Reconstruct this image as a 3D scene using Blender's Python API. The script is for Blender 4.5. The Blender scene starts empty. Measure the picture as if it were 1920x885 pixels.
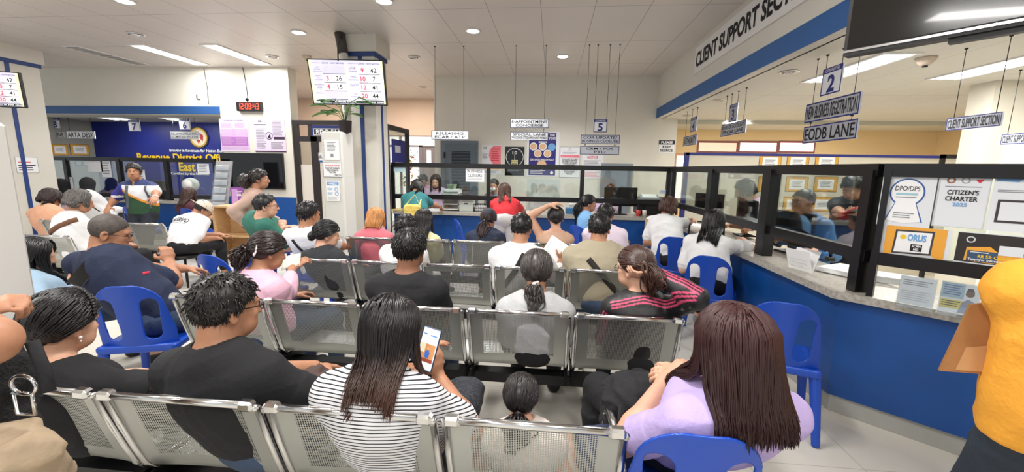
import bpy, math, random
import numpy as np
from math import sin, cos, pi, radians as RAD
from mathutils import Vector, Matrix
from mathutils.bvhtree import BVHTree

C = bpy.context.scene.collection
SC = bpy.context.scene

# ---------------------------------------------------------------- camera, light, exposure
FPX, EYE = 778.45, 1.55
PITCH, YAW, ROLL = .16186, .09316, .0167
ROOM_H = 3.38            # ceiling height of the hall
OFFICE_H = 2.60          # ceiling height of the office behind the side counter

def _rot():
    return (Matrix.Rotation(YAW, 3, 'Z') @ Matrix.Rotation(pi / 2 - PITCH, 3, 'X') @ Matrix.Rotation(ROLL, 3, 'Z'))
CAMR = _rot()
cd = bpy.data.cameras.new('camera'); cam = bpy.data.objects.new('camera', cd); C.objects.link(cam)
cam.matrix_world = Matrix.Translation((0, 0, EYE)) @ CAMR.to_4x4()
cd.sensor_fit = 'HORIZONTAL'; cd.sensor_width = 36.0; cd.lens = 36.0 * FPX / 1920
cd.clip_start = .05; cd.clip_end = 100
SC.camera = cam
SC.view_settings.view_transform = 'Standard'; SC.view_settings.look = 'None'
SC.view_settings.gamma = 1.0; SC.view_settings.use_curve_mapping = False
SC.view_settings.exposure = 0.0

W = bpy.data.worlds.new('World'); SC.world = W; W.use_nodes = True
W.node_tree.nodes['Background'].inputs[0].default_value = (.93, .97, 1.0, 1)
W.node_tree.nodes['Background'].inputs[1].default_value = .9

def area(name, loc, sx, sy, power, col=(1, 1, 1), rot=(0, 0, 0)):
    l = bpy.data.lights.new(name, 'AREA'); l.shape = 'RECTANGLE'; l.size = sx; l.size_y = sy
    l.energy = power; l.color = col
    o = bpy.data.objects.new(name, l); C.objects.link(o); o.location = loc; o.rotation_euler = rot
    return o
# the hall's fluorescent troffers that hang above and behind the camera, then the office's and the side room's
for i, (x, y, p) in enumerate(((-3.4, 1.9, 75), (-.6, 1.9, 75), (-3.4, -1.2, 60), (-.6, -1.2, 60), (-6.4, 2.0, 75), (1.2, .2, 45))):
    area('ceiling_troffer_lamp', (x, y, ROOM_H - .03), .3, 1.2, p, (1, .98, .95))
for x, y, p in ((3.6, 7.4, 50), (5.6, 7.2, 50), (6.2, 4.4, 36), (4.2, 2.6, 40)):
    area('office_troffer_lamp', (x, y, OFFICE_H - .03), .3, 1.2, p, (1, .97, .92))

# ---------------------------------------------------------------- a photograph pixel on a plane of the place
def ray(px, py):
    return CAMR @ Vector(((px - 960) / FPX, -(py - 442.5) / FPX, -1.0))
OEYE = Vector((0, 0, EYE))
def atz(px, py, z):
    d = ray(px, py); return OEYE + d * ((z - EYE) / d.z)
def aty(px, py, y):
    d = ray(px, py); return OEYE + d * (y / d.y)
def atx(px, py, x):
    d = ray(px, py); return OEYE + d * (x / d.x)

# ---------------------------------------------------------------- materials
def lin(c):
    if isinstance(c, str):
        c = [int(c[i:i + 2], 16) / 255 for i in (0, 2, 4)]
    return tuple((v / 12.92 if v <= .04045 else ((v + .055) / 1.055) ** 2.4) for v in c) + (1,)
_M = {}
def mat(name, col='808080', rough=.6, metal=0.0, nz=0.0, nscale=8.0, bump=0.0, bscale=40.0, emit=None, es=1.0, attr=False, spec=None, coat=0.0, sheen=0.0, stretch=None):
    if name in _M: return _M[name]
    m = bpy.data.materials.new(name); m.use_nodes = True; _M[name] = m
    nt = m.node_tree; b = nt.nodes['Principled BSDF']; L = nt.links
    c = lin(col)
    b.inputs['Base Color'].default_value = c; b.inputs['Roughness'].default_value = rough; b.inputs['Metallic'].default_value = metal
    if spec is not None: b.inputs['Specular IOR Level'].default_value = spec
    if coat: b.inputs['Coat Weight'].default_value = coat
    if sheen: b.inputs['Sheen Weight'].default_value = sheen
    m.diffuse_color = c
    tc = nt.nodes.new('ShaderNodeTexCoord')
    vec = tc.outputs['Object']
    if stretch:
        mp = nt.nodes.new('ShaderNodeMapping'); mp.inputs['Scale'].default_value = stretch
        L.new(vec, mp.inputs['Vector']); vec = mp.outputs['Vector']
    src = None
    if attr:
        a = nt.nodes.new('ShaderNodeVertexColor'); a.layer_name = 'col'; src = a.outputs['Color']
    if nz:
        n = nt.nodes.new('ShaderNodeTexNoise'); n.inputs['Scale'].default_value = nscale; n.inputs['Detail'].default_value = 4
        L.new(vec, n.inputs['Vector'])
        r = nt.nodes.new('ShaderNodeMapRange'); r.inputs[1].default_value = .3; r.inputs[2].default_value = .7
        r.inputs[3].default_value = 1 - nz; r.inputs[4].default_value = 1 + nz
        L.new(n.outputs['Fac'], r.inputs[0])
        mx = nt.nodes.new('ShaderNodeMix'); mx.data_type = 'RGBA'; mx.blend_type = 'MULTIPLY'; mx.inputs[0].default_value = 1
        if src: L.new(src, mx.inputs[6])
        else: mx.inputs[6].default_value = c
        cb = nt.nodes.new('ShaderNodeCombineColor')
        for k in range(3): L.new(r.outputs[0], cb.inputs[k])
        L.new(cb.outputs[0], mx.inputs[7]); src = mx.outputs[2]
    if src: L.new(src, b.inputs['Base Color'])
    if bump:
        n2 = nt.nodes.new('ShaderNodeTexNoise'); n2.inputs['Scale'].default_value = bscale; n2.inputs['Detail'].default_value = 3
        L.new(vec, n2.inputs['Vector'])
        bp = nt.nodes.new('ShaderNodeBump'); bp.inputs['Strength'].default_value = bump; bp.inputs['Distance'].default_value = .01
        L.new(n2.outputs['Fac'], bp.inputs['Height']); L.new(bp.outputs['Normal'], b.inputs['Normal'])
    if emit:
        b.inputs['Emission Color'].default_value = lin(emit); b.inputs['Emission Strength'].default_value = es
    return m

def mat_tile(name, col, line, sx, sy, wid, rough=.4, ox=0, oy=0, nz=.03, metal=0.0, nscale=2.0):
    """flat tiles on X/Y with thin joints, by object coordinates"""
    m = bpy.data.materials.new(name); m.use_nodes = True; _M[name] = m
    nt = m.node_tree; b = nt.nodes['Principled BSDF']; L = nt.links
    b.inputs['Roughness'].default_value = rough; b.inputs['Metallic'].default_value = metal
    tc = nt.nodes.new('ShaderNodeTexCoord'); sp = nt.nodes.new('ShaderNodeSeparateXYZ'); L.new(tc.outputs['Object'], sp.inputs[0])
    def M(op, a, bb=None):
        n = nt.nodes.new('ShaderNodeMath'); n.operation = op
        for i, v in enumerate((a, bb)):
            if v is None: continue
            if isinstance(v, (int, float)): n.inputs[i].default_value = v
            else: L.new(v, n.inputs[i])
        return n.outputs[0]
    def joint(s, size, off):
        f = M('FRACT', M('DIVIDE', M('ADD', s, off + 1000 * size), size))
        return M('LESS_THAN', M('MINIMUM', f, M('SUBTRACT', 1.0, f)), wid / size / 2)
    j = M('MAXIMUM', joint(sp.outputs[0], sx, ox), joint(sp.outputs[1], sy, oy))
    n = nt.nodes.new('ShaderNodeTexNoise'); n.inputs['Scale'].default_value = nscale; n.inputs['Detail'].default_value = 3
    L.new(tc.outputs['Object'], n.inputs['Vector'])
    r = nt.nodes.new('ShaderNodeMapRange'); r.inputs[1].default_value = .3; r.inputs[2].default_value = .7; r.inputs[3].default_value = 1 - nz; r.inputs[4].default_value = 1 + nz
    L.new(n.outputs['Fac'], r.inputs[0])
    mx = nt.nodes.new('ShaderNodeMix'); mx.data_type = 'RGBA'; mx.blend_type = 'MULTIPLY'; mx.inputs[0].default_value = 1
    mx.inputs[6].default_value = lin(col)
    cb = nt.nodes.new('ShaderNodeCombineColor')
    for k in range(3): L.new(r.outputs[0], cb.inputs[k])
    L.new(cb.outputs[0], mx.inputs[7])
    m2 = nt.nodes.new('ShaderNodeMix'); m2.data_type = 'RGBA'; L.new(j, m2.inputs[0]); L.new(mx.outputs[2], m2.inputs[6]); m2.inputs[7].default_value = lin(line)
    L.new(m2.outputs[2], b.inputs['Base Color'])
    return m

def mat_perf(name, col, pitch, rad, u0, u1, v0, v1, rough=.33, metal=.75):
    """sheet steel with rows of punched holes between u0..u1, v0..v1 of its UV map (metres)"""
    m = bpy.data.materials.new(name); m.use_nodes = True; _M[name] = m
    nt = m.node_tree; b = nt.nodes['Principled BSDF']; L = nt.links
    b.inputs['Base Color'].default_value = lin(col); b.inputs['Roughness'].default_value = rough; b.inputs['Metallic'].default_value = metal
    uv = nt.nodes.new('ShaderNodeUVMap'); sp = nt.nodes.new('ShaderNodeSeparateXYZ'); L.new(uv.outputs[0], sp.inputs[0])
    def M(op, a, bb=None):
        n = nt.nodes.new('ShaderNodeMath'); n.operation = op
        for i, v in enumerate((a, bb)):
            if v is None: continue
            if isinstance(v, (int, float)): n.inputs[i].default_value = v
            else: L.new(v, n.inputs[i])
        return n.outputs[0]
    U, V = sp.outputs[0], sp.outputs[1]
    fu = M('SUBTRACT', M('FRACT', M('DIVIDE', U, pitch)), .5)
    fv = M('SUBTRACT', M('FRACT', M('DIVIDE', V, pitch)), .5)
    d = M('SQRT', M('ADD', M('MULTIPLY', fu, fu), M('MULTIPLY', fv, fv)))
    h = M('LESS_THAN', d, rad / pitch)
    for a, s, t in ((U, 'GREATER_THAN', u0), (U, 'LESS_THAN', u1), (V, 'GREATER_THAN', v0), (V, 'LESS_THAN', v1)):
        h = M('MULTIPLY', h, M(s, a, t))
    tr = nt.nodes.new('ShaderNodeBsdfTransparent'); mx = nt.nodes.new('ShaderNodeMixShader')
    L.new(h, mx.inputs[0]); L.new(b.outputs[0], mx.inputs[1]); L.new(tr.outputs[0], mx.inputs[2])
    L.new(mx.outputs[0], nt.nodes['Material Output'].inputs['Surface'])
    return m

def mat_glass(name, tint=(.93, .97, .95, 1), gloss=.10):
    m = bpy.data.materials.new(name); m.use_nodes = True; _M[name] = m
    nt = m.node_tree; L = nt.links; nt.nodes.remove(nt.nodes['Principled BSDF'])
    t = nt.nodes.new('ShaderNodeBsdfTransparent'); t.inputs[0].default_value = tint
    g = nt.nodes.new('ShaderNodeBsdfGlossy'); g.inputs['Roughness'].default_value = .02
    lw = nt.nodes.new('ShaderNodeLayerWeight'); lw.inputs[0].default_value = .25
    mu = nt.nodes.new('ShaderNodeMath'); mu.operation = 'MULTIPLY_ADD'; mu.inputs[1].default_value = .5; mu.inputs[2].default_value = gloss * .4
    L.new(lw.outputs['Fresnel'], mu.inputs[0])
    mx = nt.nodes.new('ShaderNodeMixShader'); L.new(mu.outputs[0], mx.inputs[0]); L.new(t.outputs[0], mx.inputs[1]); L.new(g.outputs[0], mx.inputs[2])
    L.new(mx.outputs[0], nt.nodes['Material Output'].inputs['Surface'])
    return m

GLASS = mat_glass('glass'); CLEAR = mat_glass('clear_plastic', (.9, .93, .95, 1), .3)
BLACKF = mat('black_frame', '0b0a0c', .35); CHROME = mat('chrome', 'd8d8d8', .18, 1.0); STEELD = mat('dark_steel', '1b1b1d', .4, .5)
WHITE = mat('white_paint', 'e9e8e6', .5); PAPER = mat('paper', 'f1f1f2', .8); INK = mat('ink', '15151a', .7); RED = mat('red_ink', 'd8344a', .7)
NAVY = mat('navy_ink', '252a78', .6); YEL = mat('yellow_ink', 'f0c81e', .6); GREY = mat('grey_ink', '8d9096', .7); PINKI = mat('pink_ink', 'f29aa8', .7)
BLUEP = mat('royal_blue_paint', '0b468c', .42, nz=.2, nscale=2.2); BANDB = mat('band_blue', '2a5f9e', .5)
CREAM = mat('cream_wall', 'dad6cb', .75, nz=.02, nscale=3); DKBLUE = mat('stripe_blue', '26407e', .5)
BPLAST = mat('blue_plastic', '1546ae', .32, nz=.03, nscale=5); BLACKP = mat('black_plastic', '121214', .4); SCREEN = mat('dark_screen', '08090b', .08)
LGREY = mat('light_grey', 'c9cbcc', .5); MGREY = mat('mid_grey', '9a9ca0', .5); SILV = mat('brushed_sign', 'b9bcc6', .35, .35); LILAC = mat('lilac_print', 'd9b6e2', .6)

# ---------------------------------------------------------------- meshes
class MB:
    """collects faces of one mesh; add(...) takes world or local coordinates"""
    def __init__(s, m=None):
        s.v = []; s.f = []; s.mi = []; s.mats = []; s.uv = []; s.cur = 0; s.sm = []
        if m: s.mat(m)
    def mat(s, m):
        if m not in s.mats: s.mats.append(m)
        s.cur = s.mats.index(m); return s
    def add(s, vs, fs, smooth=False):
        b = len(s.v); s.v.extend(tuple(v) for v in vs)
        for f in fs:
            s.f.append([i + b for i in f]); s.mi.append(s.cur); s.sm.append(smooth)
        return s
    def box(s, c, d, R=None, bev=0):
        x, y, z = [k / 2 for k in d]; c = Vector(c)
        if bev:
            b = min(bev, x * .9, y * .9, z * .9)
            # bevelled box: three slabs' corners
            vs = []; idx = {}
            for sx in (-1, 1):
                for sy in (-1, 1):
                    for sz in (-1, 1):
                        for k in range(3):
                            p = Vector((sx * (x - (b if k != 0 else 0)), sy * (y - (b if k != 1 else 0)), sz * (z - (b if k != 2 else 0))))
                            idx[(sx, sy, sz, k)] = len(vs); vs.append(c + (R @ p if R else p))
            I = idx; fs = []
            for sg in (-1, 1):
                for k in range(3):
                    a, bb = [(1, 2), (2, 0), (0, 1)][k]
                    loop = []
                    for (p, q) in ((-1, -1), (1, -1), (1, 1), (-1, 1)):
                        t = [0, 0, 0]; t[k] = sg; t[a] = p; t[bb] = q; loop.append(I[(*t, k)])
                    fs.append(loop if sg > 0 else loop[::-1])
            for k in range(3):
                a, bb = [(1, 2), (2, 0), (0, 1)][k]
                for p in (-1, 1):
                    for q in (-1, 1):
                        t0 = [0, 0, 0]; t0[a] = p; t0[bb] = q; t1 = list(t0); t0[k] = -1; t1[k] = 1
                        l = [I[(*t0, a)], I[(*t1, a)], I[(*t1, bb)], I[(*t0, bb)]]
                        fs.append(l if p * q > 0 else l[::-1])
            for sx in (-1, 1):
                for sy in (-1, 1):
                    for sz in (-1, 1):
                        l = [I[(sx, sy, sz, k)] for k in range(3)]
                        fs.append(l if sx * sy * sz > 0 else l[::-1])
            return s.add(vs, fs)
        vs = []
        for sx, sy, sz in ((-1, -1, -1), (1, -1, -1), (1, 1, -1), (-1, 1, -1), (-1, -1, 1), (1, -1, 1), (1, 1, 1), (-1, 1, 1)):
            p = Vector((sx * x, sy * y, sz * z)); vs.append(c + (R @ p if R else p))
        return s.add(vs, [(3, 2, 1, 0), (4, 5, 6, 7), (0, 1, 5, 4), (1, 2, 6, 5), (2, 3, 7, 6), (3, 0, 4, 7)])
    def b2(s, lo, hi, bev=0):
        return s.box([(a + b) / 2 for a, b in zip(lo, hi)], [abs(b - a) for a, b in zip(lo, hi)], bev=bev)
    def tube(s, pts, r, n=8, cap=True, flat=1.0):
        pts = [Vector(p) for p in pts]; R = r if isinstance(r, (list, tuple)) else [r] * len(pts)
        T = []
        for i in range(len(pts)):
            t = pts[min(i + 1, len(pts) - 1)] - pts[max(i - 1, 0)]; T.append(t.normalized() if t.length > 1e-9 else Vector((0, 0, 1)))
        u = T[0].orthogonal().normalized()
        vs = []; fs = []
        for i, p in enumerate(pts):
            u = (u - T[i] * u.dot(T[i])); u = u.normalized() if u.length > 1e-6 else T[i].orthogonal().normalized()
            w = T[i].cross(u)
            for k in range(n):
                a = 2 * pi * k / n; vs.append(p + (u * cos(a) + w * sin(a) * flat) * R[i])
        for i in range(len(pts) - 1):
            for k in range(n):
                k2 = (k + 1) % n; fs.append((i * n + k, i * n + k2, (i + 1) * n + k2, (i + 1) * n + k))
        if cap:
            fs.append(tuple(range(n))[::-1]); fs.append(tuple((len(pts) - 1) * n + k for k in range(n)))
        return s.add(vs, fs, True)
    def lathe(s, c, prof, n=20, axis=(0, 0, 1)):
        c = Vector(c); ax = Vector(axis).normalized(); u = ax.orthogonal().normalized(); w = ax.cross(u)
        vs = []; fs = []
        for (r, z) in prof:
            for k in range(n):
                a = 2 * pi * k / n; vs.append(c + ax * z + (u * cos(a) + w * sin(a)) * max(r, 1e-4))
        for i in range(len(prof) - 1):
            for k in range(n):
                k2 = (k + 1) % n; fs.append((i * n + k, i * n + k2, (i + 1) * n + k2, (i + 1) * n + k))
        fs.append(tuple(range(n))[::-1]); fs.append(tuple((len(prof) - 1) * n + k for k in range(n)))
        return s.add(vs, fs, True)
    def ball(s, c, r, n=12, m=8, R=None):
        r = r if isinstance(r, (list, tuple)) else (r, r, r); c = Vector(c); vs = []; fs = []
        for i in range(m + 1):
            th = pi * i / m
            for k in range(n):
                a = 2 * pi * k / n; p = Vector((r[0] * sin(th) * cos(a), r[1] * sin(th) * sin(a), r[2] * cos(th))); vs.append(c + (R @ p if R else p))
        for i in range(m):
            for k in range(n):
                k2 = (k + 1) % n; fs.append((i * n + k, (i + 1) * n + k, (i + 1) * n + k2, i * n + k2))
        return s.add(vs, fs, True)
    def sheet(s, grid, th, smooth=True):
        """grid[i][j] of points -> solid sheet of thickness th (normals from the grid)"""
        n, m = len(grid), len(grid[0]); P = np.array([[list(p) for p in r] for r in grid], float)
        du = np.gradient(P, axis=0); dv = np.gradient(P, axis=1); N = np.cross(du, dv); N /= (np.linalg.norm(N, axis=2, keepdims=True) + 1e-9)
        A = (P + N * th / 2).reshape(-1, 3); B = (P - N * th / 2).reshape(-1, 3); k = n * m; fs = []
        for i in range(n - 1):
            for j in range(m - 1):
                a, b, c, d = i * m + j, (i + 1) * m + j, (i + 1) * m + j + 1, i * m + j + 1
                fs.append((a, b, c, d)); fs.append((k + d, k + c, k + b, k + a))
        ed = [i * m for i in range(n)] + [(n - 1) * m + j for j in range(1, m)] + [i * m + m - 1 for i in range(n - 2, -1, -1)] + [j for j in range(m - 2, 0, -1)]
        for a, b in zip(ed, ed[1:] + ed[:1]): fs.append((b, a, k + a, k + b))
        return s.add(list(A) + list(B), fs, smooth)
    def prism(s, poly, o, u, v, d):
        """poly of (a,b) on plane o,u,v, pushed back by vector d"""
        o, u, v, d = Vector(o), Vector(u), Vector(v), Vector(d)
        A = [o + u * a + v * b for a, b in poly]; B = [p + d for p in A]; n = len(A)
        return s.add(A + B, [tuple(range(n)), tuple(range(2 * n - 1, n - 1, -1))] + [(i, i + n, (i + 1) % n + n, (i + 1) % n) for i in range(n)])
    def build(s, name, parent=None, uv=None):
        me = bpy.data.meshes.new(name)
        vs = s.v
        if parent is not None:
            inv = (Matrix.Translation(parent.location) @ parent.rotation_euler.to_matrix().to_4x4()).inverted() if s_world[0] else None
            if inv: vs = [tuple(inv @ Vector(v)) for v in vs]
        me.from_pydata(vs, [], s.f)
        for m in s.mats: me.materials.append(m)
        me.polygons.foreach_set('material_index', s.mi); me.polygons.foreach_set('use_smooth', s.sm)
        if uv:
            l = me.uv_layers.new(name='UVMap'); li = np.empty(len(me.loops), np.int32); me.loops.foreach_get('vertex_index', li)
            l.data.foreach_set('uv', np.array(uv, np.float32)[li].ravel())
        me.update()
        o = bpy.data.objects.new(name, me); C.objects.link(o)
        if parent is not None: o.parent = parent
        return o
s_world = [False]      # True: mesh points are given in world coordinates and are brought into the parent's frame

def tag(o, label=None, cat=None, group=None, kind=None):
    if label: o['label'] = label
    if cat: o['category'] = cat
    if group: o['group'] = group
    if kind: o['kind'] = kind
    return o
def thing(name, label, cat, loc=(0, 0, 0), rz=0, group=None):
    o = bpy.data.objects.new(name, None); C.objects.link(o); o.empty_display_size = .1
    o.location = loc; o.rotation_euler = (0, 0, rz); return tag(o, label, cat, group)
def struct(name, mb, m=None):
    if m is not None and isinstance(mb, MB) and not mb.mats: mb.mats = [m]
    o = mb.build(name); o['kind'] = 'structure'; return o
def dup(root, loc, rz=0, label=None, group=None):
    r = root.copy(); C.objects.link(r); r.location = loc; r.rotation_euler = (0, 0, rz)
    if label: r['label'] = label
    if group: r['group'] = group
    for ch in list(root.children):
        c = ch.copy(); C.objects.link(c); c.parent = r
        for g in list(ch.children):
            d = g.copy(); C.objects.link(d); d.parent = c
    return r

_TX = {}
def text_geo(body, bold=0.0, sp=1.0):
    """outline of the words in the built-in font, lying on X/Y with its box at 0..w, 0..h"""
    k = (body, bold, sp)
    if k in _TX: return _TX[k]
    cu = bpy.data.curves.new('txt', 'FONT'); cu.body = body; cu.size = 1; cu.offset = bold; cu.align_x = 'CENTER'; cu.space_character = sp; cu.resolution_u = 3
    cu.space_line = .95
    o = bpy.data.objects.new('txt', cu); C.objects.link(o)
    me = bpy.data.meshes.new_from_object(o.evaluated_get(bpy.context.evaluated_depsgraph_get()))
    vs = [tuple(v.co) for v in me.vertices]; fs = [tuple(p.vertices) for p in me.polygons]
    bpy.data.objects.remove(o); bpy.data.curves.remove(cu); bpy.data.meshes.remove(me)
    if not vs: vs, fs = [(0, 0, 0), (1, 0, 0), (1, 1, 0)], [(0, 1, 2)]
    x0 = min(v[0] for v in vs); x1 = max(v[0] for v in vs); y0 = min(v[1] for v in vs); y1 = max(v[1] for v in vs)
    vs = [((v[0] - x0) / (x1 - x0), (v[1] - y0) / (y1 - y0)) for v in vs]
    _TX[k] = (vs, fs, x1 - x0, y1 - y0); return _TX[k]

class Face:
    """a flat printed face: o top-left corner, u along the reading direction, v up; w x h metres"""
    def __init__(s, tl, u, v, w, h):
        s.o = Vector(tl); s.u = Vector(u).normalized(); s.v = Vector(v).normalized(); s.n = s.u.cross(s.v); s.w = w; s.h = h
    def P(s, a, b, c=0):
        return s.o + s.u * (a * s.w) - s.v * (b * s.h) + s.n * c
    def rect(s, mb, a0, b0, a1, b1, c=.002, d=None):
        if d is None:
            return mb.add([s.P(a0, b1, c), s.P(a1, b1, c), s.P(a1, b0, c), s.P(a0, b0, c)], [(0, 1, 2, 3)])
        A = [s.P(a, b, c) for a, b in ((a0, b1), (a1, b1), (a1, b0), (a0, b0))]; B = [p - s.n * d for p in A]
        return mb.add(A + B, [(0, 1, 2, 3), (7, 6, 5, 4), (0, 4, 5, 1), (1, 5, 6, 2), (2, 6, 7, 3), (3, 7, 4, 0)])
    def border(s, mb, t, c=.003, a0=0, b0=0, a1=1, b1=1):
        ta, tb = t / s.w, t / s.h
        s.rect(mb, a0, b0, a1, b0 + tb, c); s.rect(mb, a0, b1 - tb, a1, b1, c); s.rect(mb, a0, b0 + tb, a0 + ta, b1 - tb, c); s.rect(mb, a1 - ta, b0 + tb, a1, b1 - tb, c)
    def text(s, mb, body, a0, b0, a1, b1, c=.004, bold=0.0, fit=False, sp=1.0):
        vs, fs, w, h = text_geo(body, bold, sp)
        W_, H_ = (a1 - a0) * s.w, (b1 - b0) * s.h
        if not fit:
            k = min(W_ / w, H_ / h); ww, hh = w * k, h * k
        else: ww, hh = W_, H_
        ca, cb = (a0 + a1) / 2, (b0 + b1) / 2
        return mb.add([s.P(ca + (x - .5) * ww / s.w, cb - (y - .5) * hh / s.h, c) for x, y in vs], fs)
    def lines(s, mb, a0, b0, a1, b1, n, c=.003, fill=.45, ragged=.2, seed=1):
        rg = random.Random(seed); st = (b1 - b0) / n
        for i in range(n):
            e = a1 - (a1 - a0) * ragged * rg.random(); s.rect(mb, a0, b0 + i * st, e, b0 + i * st + st * fill, c)
    def disc(s, mb, a, b, r, c=.004, n=20, r2=0.0, sq=1.0):
        if r2 <= 0:
            return mb.add([s.P(a + r * cos(2 * pi * k / n) / s.w, b + r * sq * sin(2 * pi * k / n) / s.h, c) for k in range(n)], [tuple(range(n))[::-1]])
        vs = []
        for k in range(n):
            for q in (r, r2): vs.append(s.P(a + q * cos(2 * pi * k / n) / s.w, b + q * sq * sin(2 * pi * k / n) / s.h, c))
        return mb.add(vs, [(2 * k, 2 * ((k + 1) % n), 2 * ((k + 1) % n) + 1, 2 * k + 1)[::-1] for k in range(n)])
    def poly(s, mb, pts, c=.004):
        return mb.add([s.P(a, b, c) for a, b in pts], [tuple(range(len(pts)))])
def faceY(x0, y0, x1, y1, Y):
    """photograph box x0,y0 - x1,y1 on the plane y = Y (looking back at the camera)"""
    a = aty(x0, y0, Y); b = aty(x1, y1, Y); c = aty(x0, y1, Y); d = aty(x1, y0, Y)
    l = (a.x + c.x) / 2; r = (b.x + d.x) / 2; t = (a.z + d.z) / 2; bt = (b.z + c.z) / 2
    return Face((l, Y, t), (1, 0, 0), (0, 0, 1), r - l, t - bt)
def faceX(x0, y0t, y0b, x1, y1t, y1b, X):
    """quad with left edge (x0, y0t..y0b) and right edge (x1, y1t..y1b) on the plane x = X, reading towards the camera"""
    a, b, c, d = atx(x0, y0t, X), atx(x0, y0b, X), atx(x1, y1t, X), atx(x1, y1b, X)
    yl = (a.y + b.y) / 2; yr = (c.y + d.y) / 2; t = (a.z + c.z) / 2; bt = (b.z + d.z) / 2
    return Face((X, yl, t), (0, -1, 0), (0, 0, 1), yl - yr, t - bt)
# ================================================================ THE ROOM
FLOORM = mat_tile('floor_tiles', 'd2cdc2', 'aaa59b', .6, .6, .004, .28, .1, .25, .04)
CEILM = mat_tile('ceiling_panels', 'd9d1ca', '958e88', .617, 1.32, .008, .38, .19, .14, .02)
OFCEIL = mat_tile('office_ceiling_panels', 'd9d7cd', 'b4b1a8', .617, 1.32, .007, .7, .19, .3, .02)
PEACH = mat('peach_wall', 'e8cdb6', .8, nz=.02, nscale=2); WARM = mat('warm_wall', 'f0d6a8', .8)
WAINS = mat('wainscot_blue', '0f4b95', .5)
DGREY = mat('door_grey', '6a7681', .5); LOUV = mat('louver_grey', '56616c', .5)
XF, YB, YL, YP = 2.03, 8.75, 7.85, 11.5

struct('floor', MB(FLOORM).b2((-14, -4, -.1), (9.5, 13, 0)))
struct('ceiling', MB(CEILM).b2((-14, -4, ROOM_H), (XF, 11.6, ROOM_H + .1)))
struct('ceiling_office', MB(OFCEIL).b2((XF + .1, -4, OFFICE_H), (9.5, 12, OFFICE_H + .1)))
struct('wall_back', MB(CREAM).b2((-2.49, YB, 0), (2.44, YB + .15, ROOM_H)))
w = MB(CREAM); w.b2((XF, -4, 2.57), (XF + .12, YB, ROOM_H)); w.b2((XF + .1, -4, 2.57), (2.72, YB, OFFICE_H))
w.mat(BANDB).b2((XF - .012, -4, 2.572), (XF, YB, 2.76)); struct('wall_right', w)
struct('trim_1', MB(mat('beam_grey', 'bdbeb3', .7)).b2((2.44, 9.2, 2.52), (9.3, 9.3, OFFICE_H)))
struct('wall_office', MB(WARM).b2((2.44, 11.3, 0), (9.5, 11.45, OFFICE_H)))
struct('wall_office_side', MB(WARM).b2((9.3, -4, 0), (9.45, 11.45, OFFICE_H)))
# the left wall with the television, the header over the side room's opening, the side room
xl, xr = -6.53, -5.07
w = MB(CREAM); w.b2((xl, YL, 0), (xr, YL + .25, ROOM_H)); w.mat(WAINS).b2((xl + .001, YL - .008, .1), (xr - .001, YL, .9)); struct('wall_left', w)
w = MB(CREAM); w.b2((-14, YL, 2.50), (xl, YL + .25, ROOM_H)); w.mat(DKBLUE if 0 else mat('header_blue', '28558f', .5)).b2((-14, YL - .01, 2.502), (xl, YL, 2.65)); struct('wall_left_header', w)
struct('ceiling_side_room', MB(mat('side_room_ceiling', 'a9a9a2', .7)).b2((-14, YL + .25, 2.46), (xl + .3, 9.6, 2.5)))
SIGNB = mat('sign_blue', '101f7a', .45)
struct('wall_side_room', MB(SIGNB).b2((-10.75, 9.0, 0), (xl + .3, 9.1, 2.46)))
w = MB(mat('side_grey_wall', '9b9b93', .7)); w.b2((-10.85, YL + .25, 0), (-10.75, 9.1, 2.46)); struct('wall_side_room_end', w)
struct('wall_side_room_right', MB(CREAM).b2((xl + .3, YL + .25, 0), (xl + .4, 9.6, 2.5)))
# corridor behind: peach wall with a glazed entrance
w = MB(PEACH); z1, z2 = 2.14, 2.40
gx0, gx1 = -4.62, -2.6
w.b2((-9, YP, 0), (gx0, YP + .15, ROOM_H)); w.b2((gx1, YP, 0), (3, YP + .15, ROOM_H)); w.b2((gx0, YP, z2), (gx1, YP + .15, ROOM_H)); struct('wall_corridor', w); area('corridor_fill_lamp', (-3.6, 9.8, ROOM_H - .03), .3, 1.2, 60, (1, .93, .85)); area('corridor_fill_lamp', (-6.0, 9.9, ROOM_H - .03), .3, 1.2, 50, (1, .93, .85))  # unseen lamps without fixtures, added to brighten the corridor's peach wall
DAY = mat('daylight_glow', 'ffffff', .6, emit='fff6ee', es=1.15)
GR = mat('door_taupe', '8b8184', .5)
wn = MB(GR); 
for a, b in (((gx0, YP, z1 - .05), (gx1, YP + .1, z1)), ((gx0, YP, z2 - .03), (gx1, YP + .1, z2)), ((gx0, YP, 0), (gx0 + .05, YP + .1, z2)), ((-4.28, YP, 0), (-4.22, YP + .1, z2)), ((-3.72, YP, 0), (-3.62, YP + .1, z1)), ((gx1 - .05, YP, 0), (gx1, YP + .1, z2))): wn.b2(a, b)
win = struct('window_1', wn)
g = MB(DAY); g.b2((gx0 + .05, YP + .05, z1), (-4.28, YP + .06, z2 - .03)); g.b2((-4.22, YP + .05, z1), (gx1 - .05, YP + .06, z2 - .03)); g.b2((gx0 + .05, YP + .05, 0), (-4.28, YP + .06, z1 - .05)); g.build('window_pane', win)
d = struct('door_1', MB(GR).b2((-3.62, YP + .02, 0), (gx1 - .05, YP + .08, z1 - .05)))
MB(DAY).b2((-3.5, YP - .001, 1.55), (-3.38, YP + .019, 2.0)).build('vision_panel', d)
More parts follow.
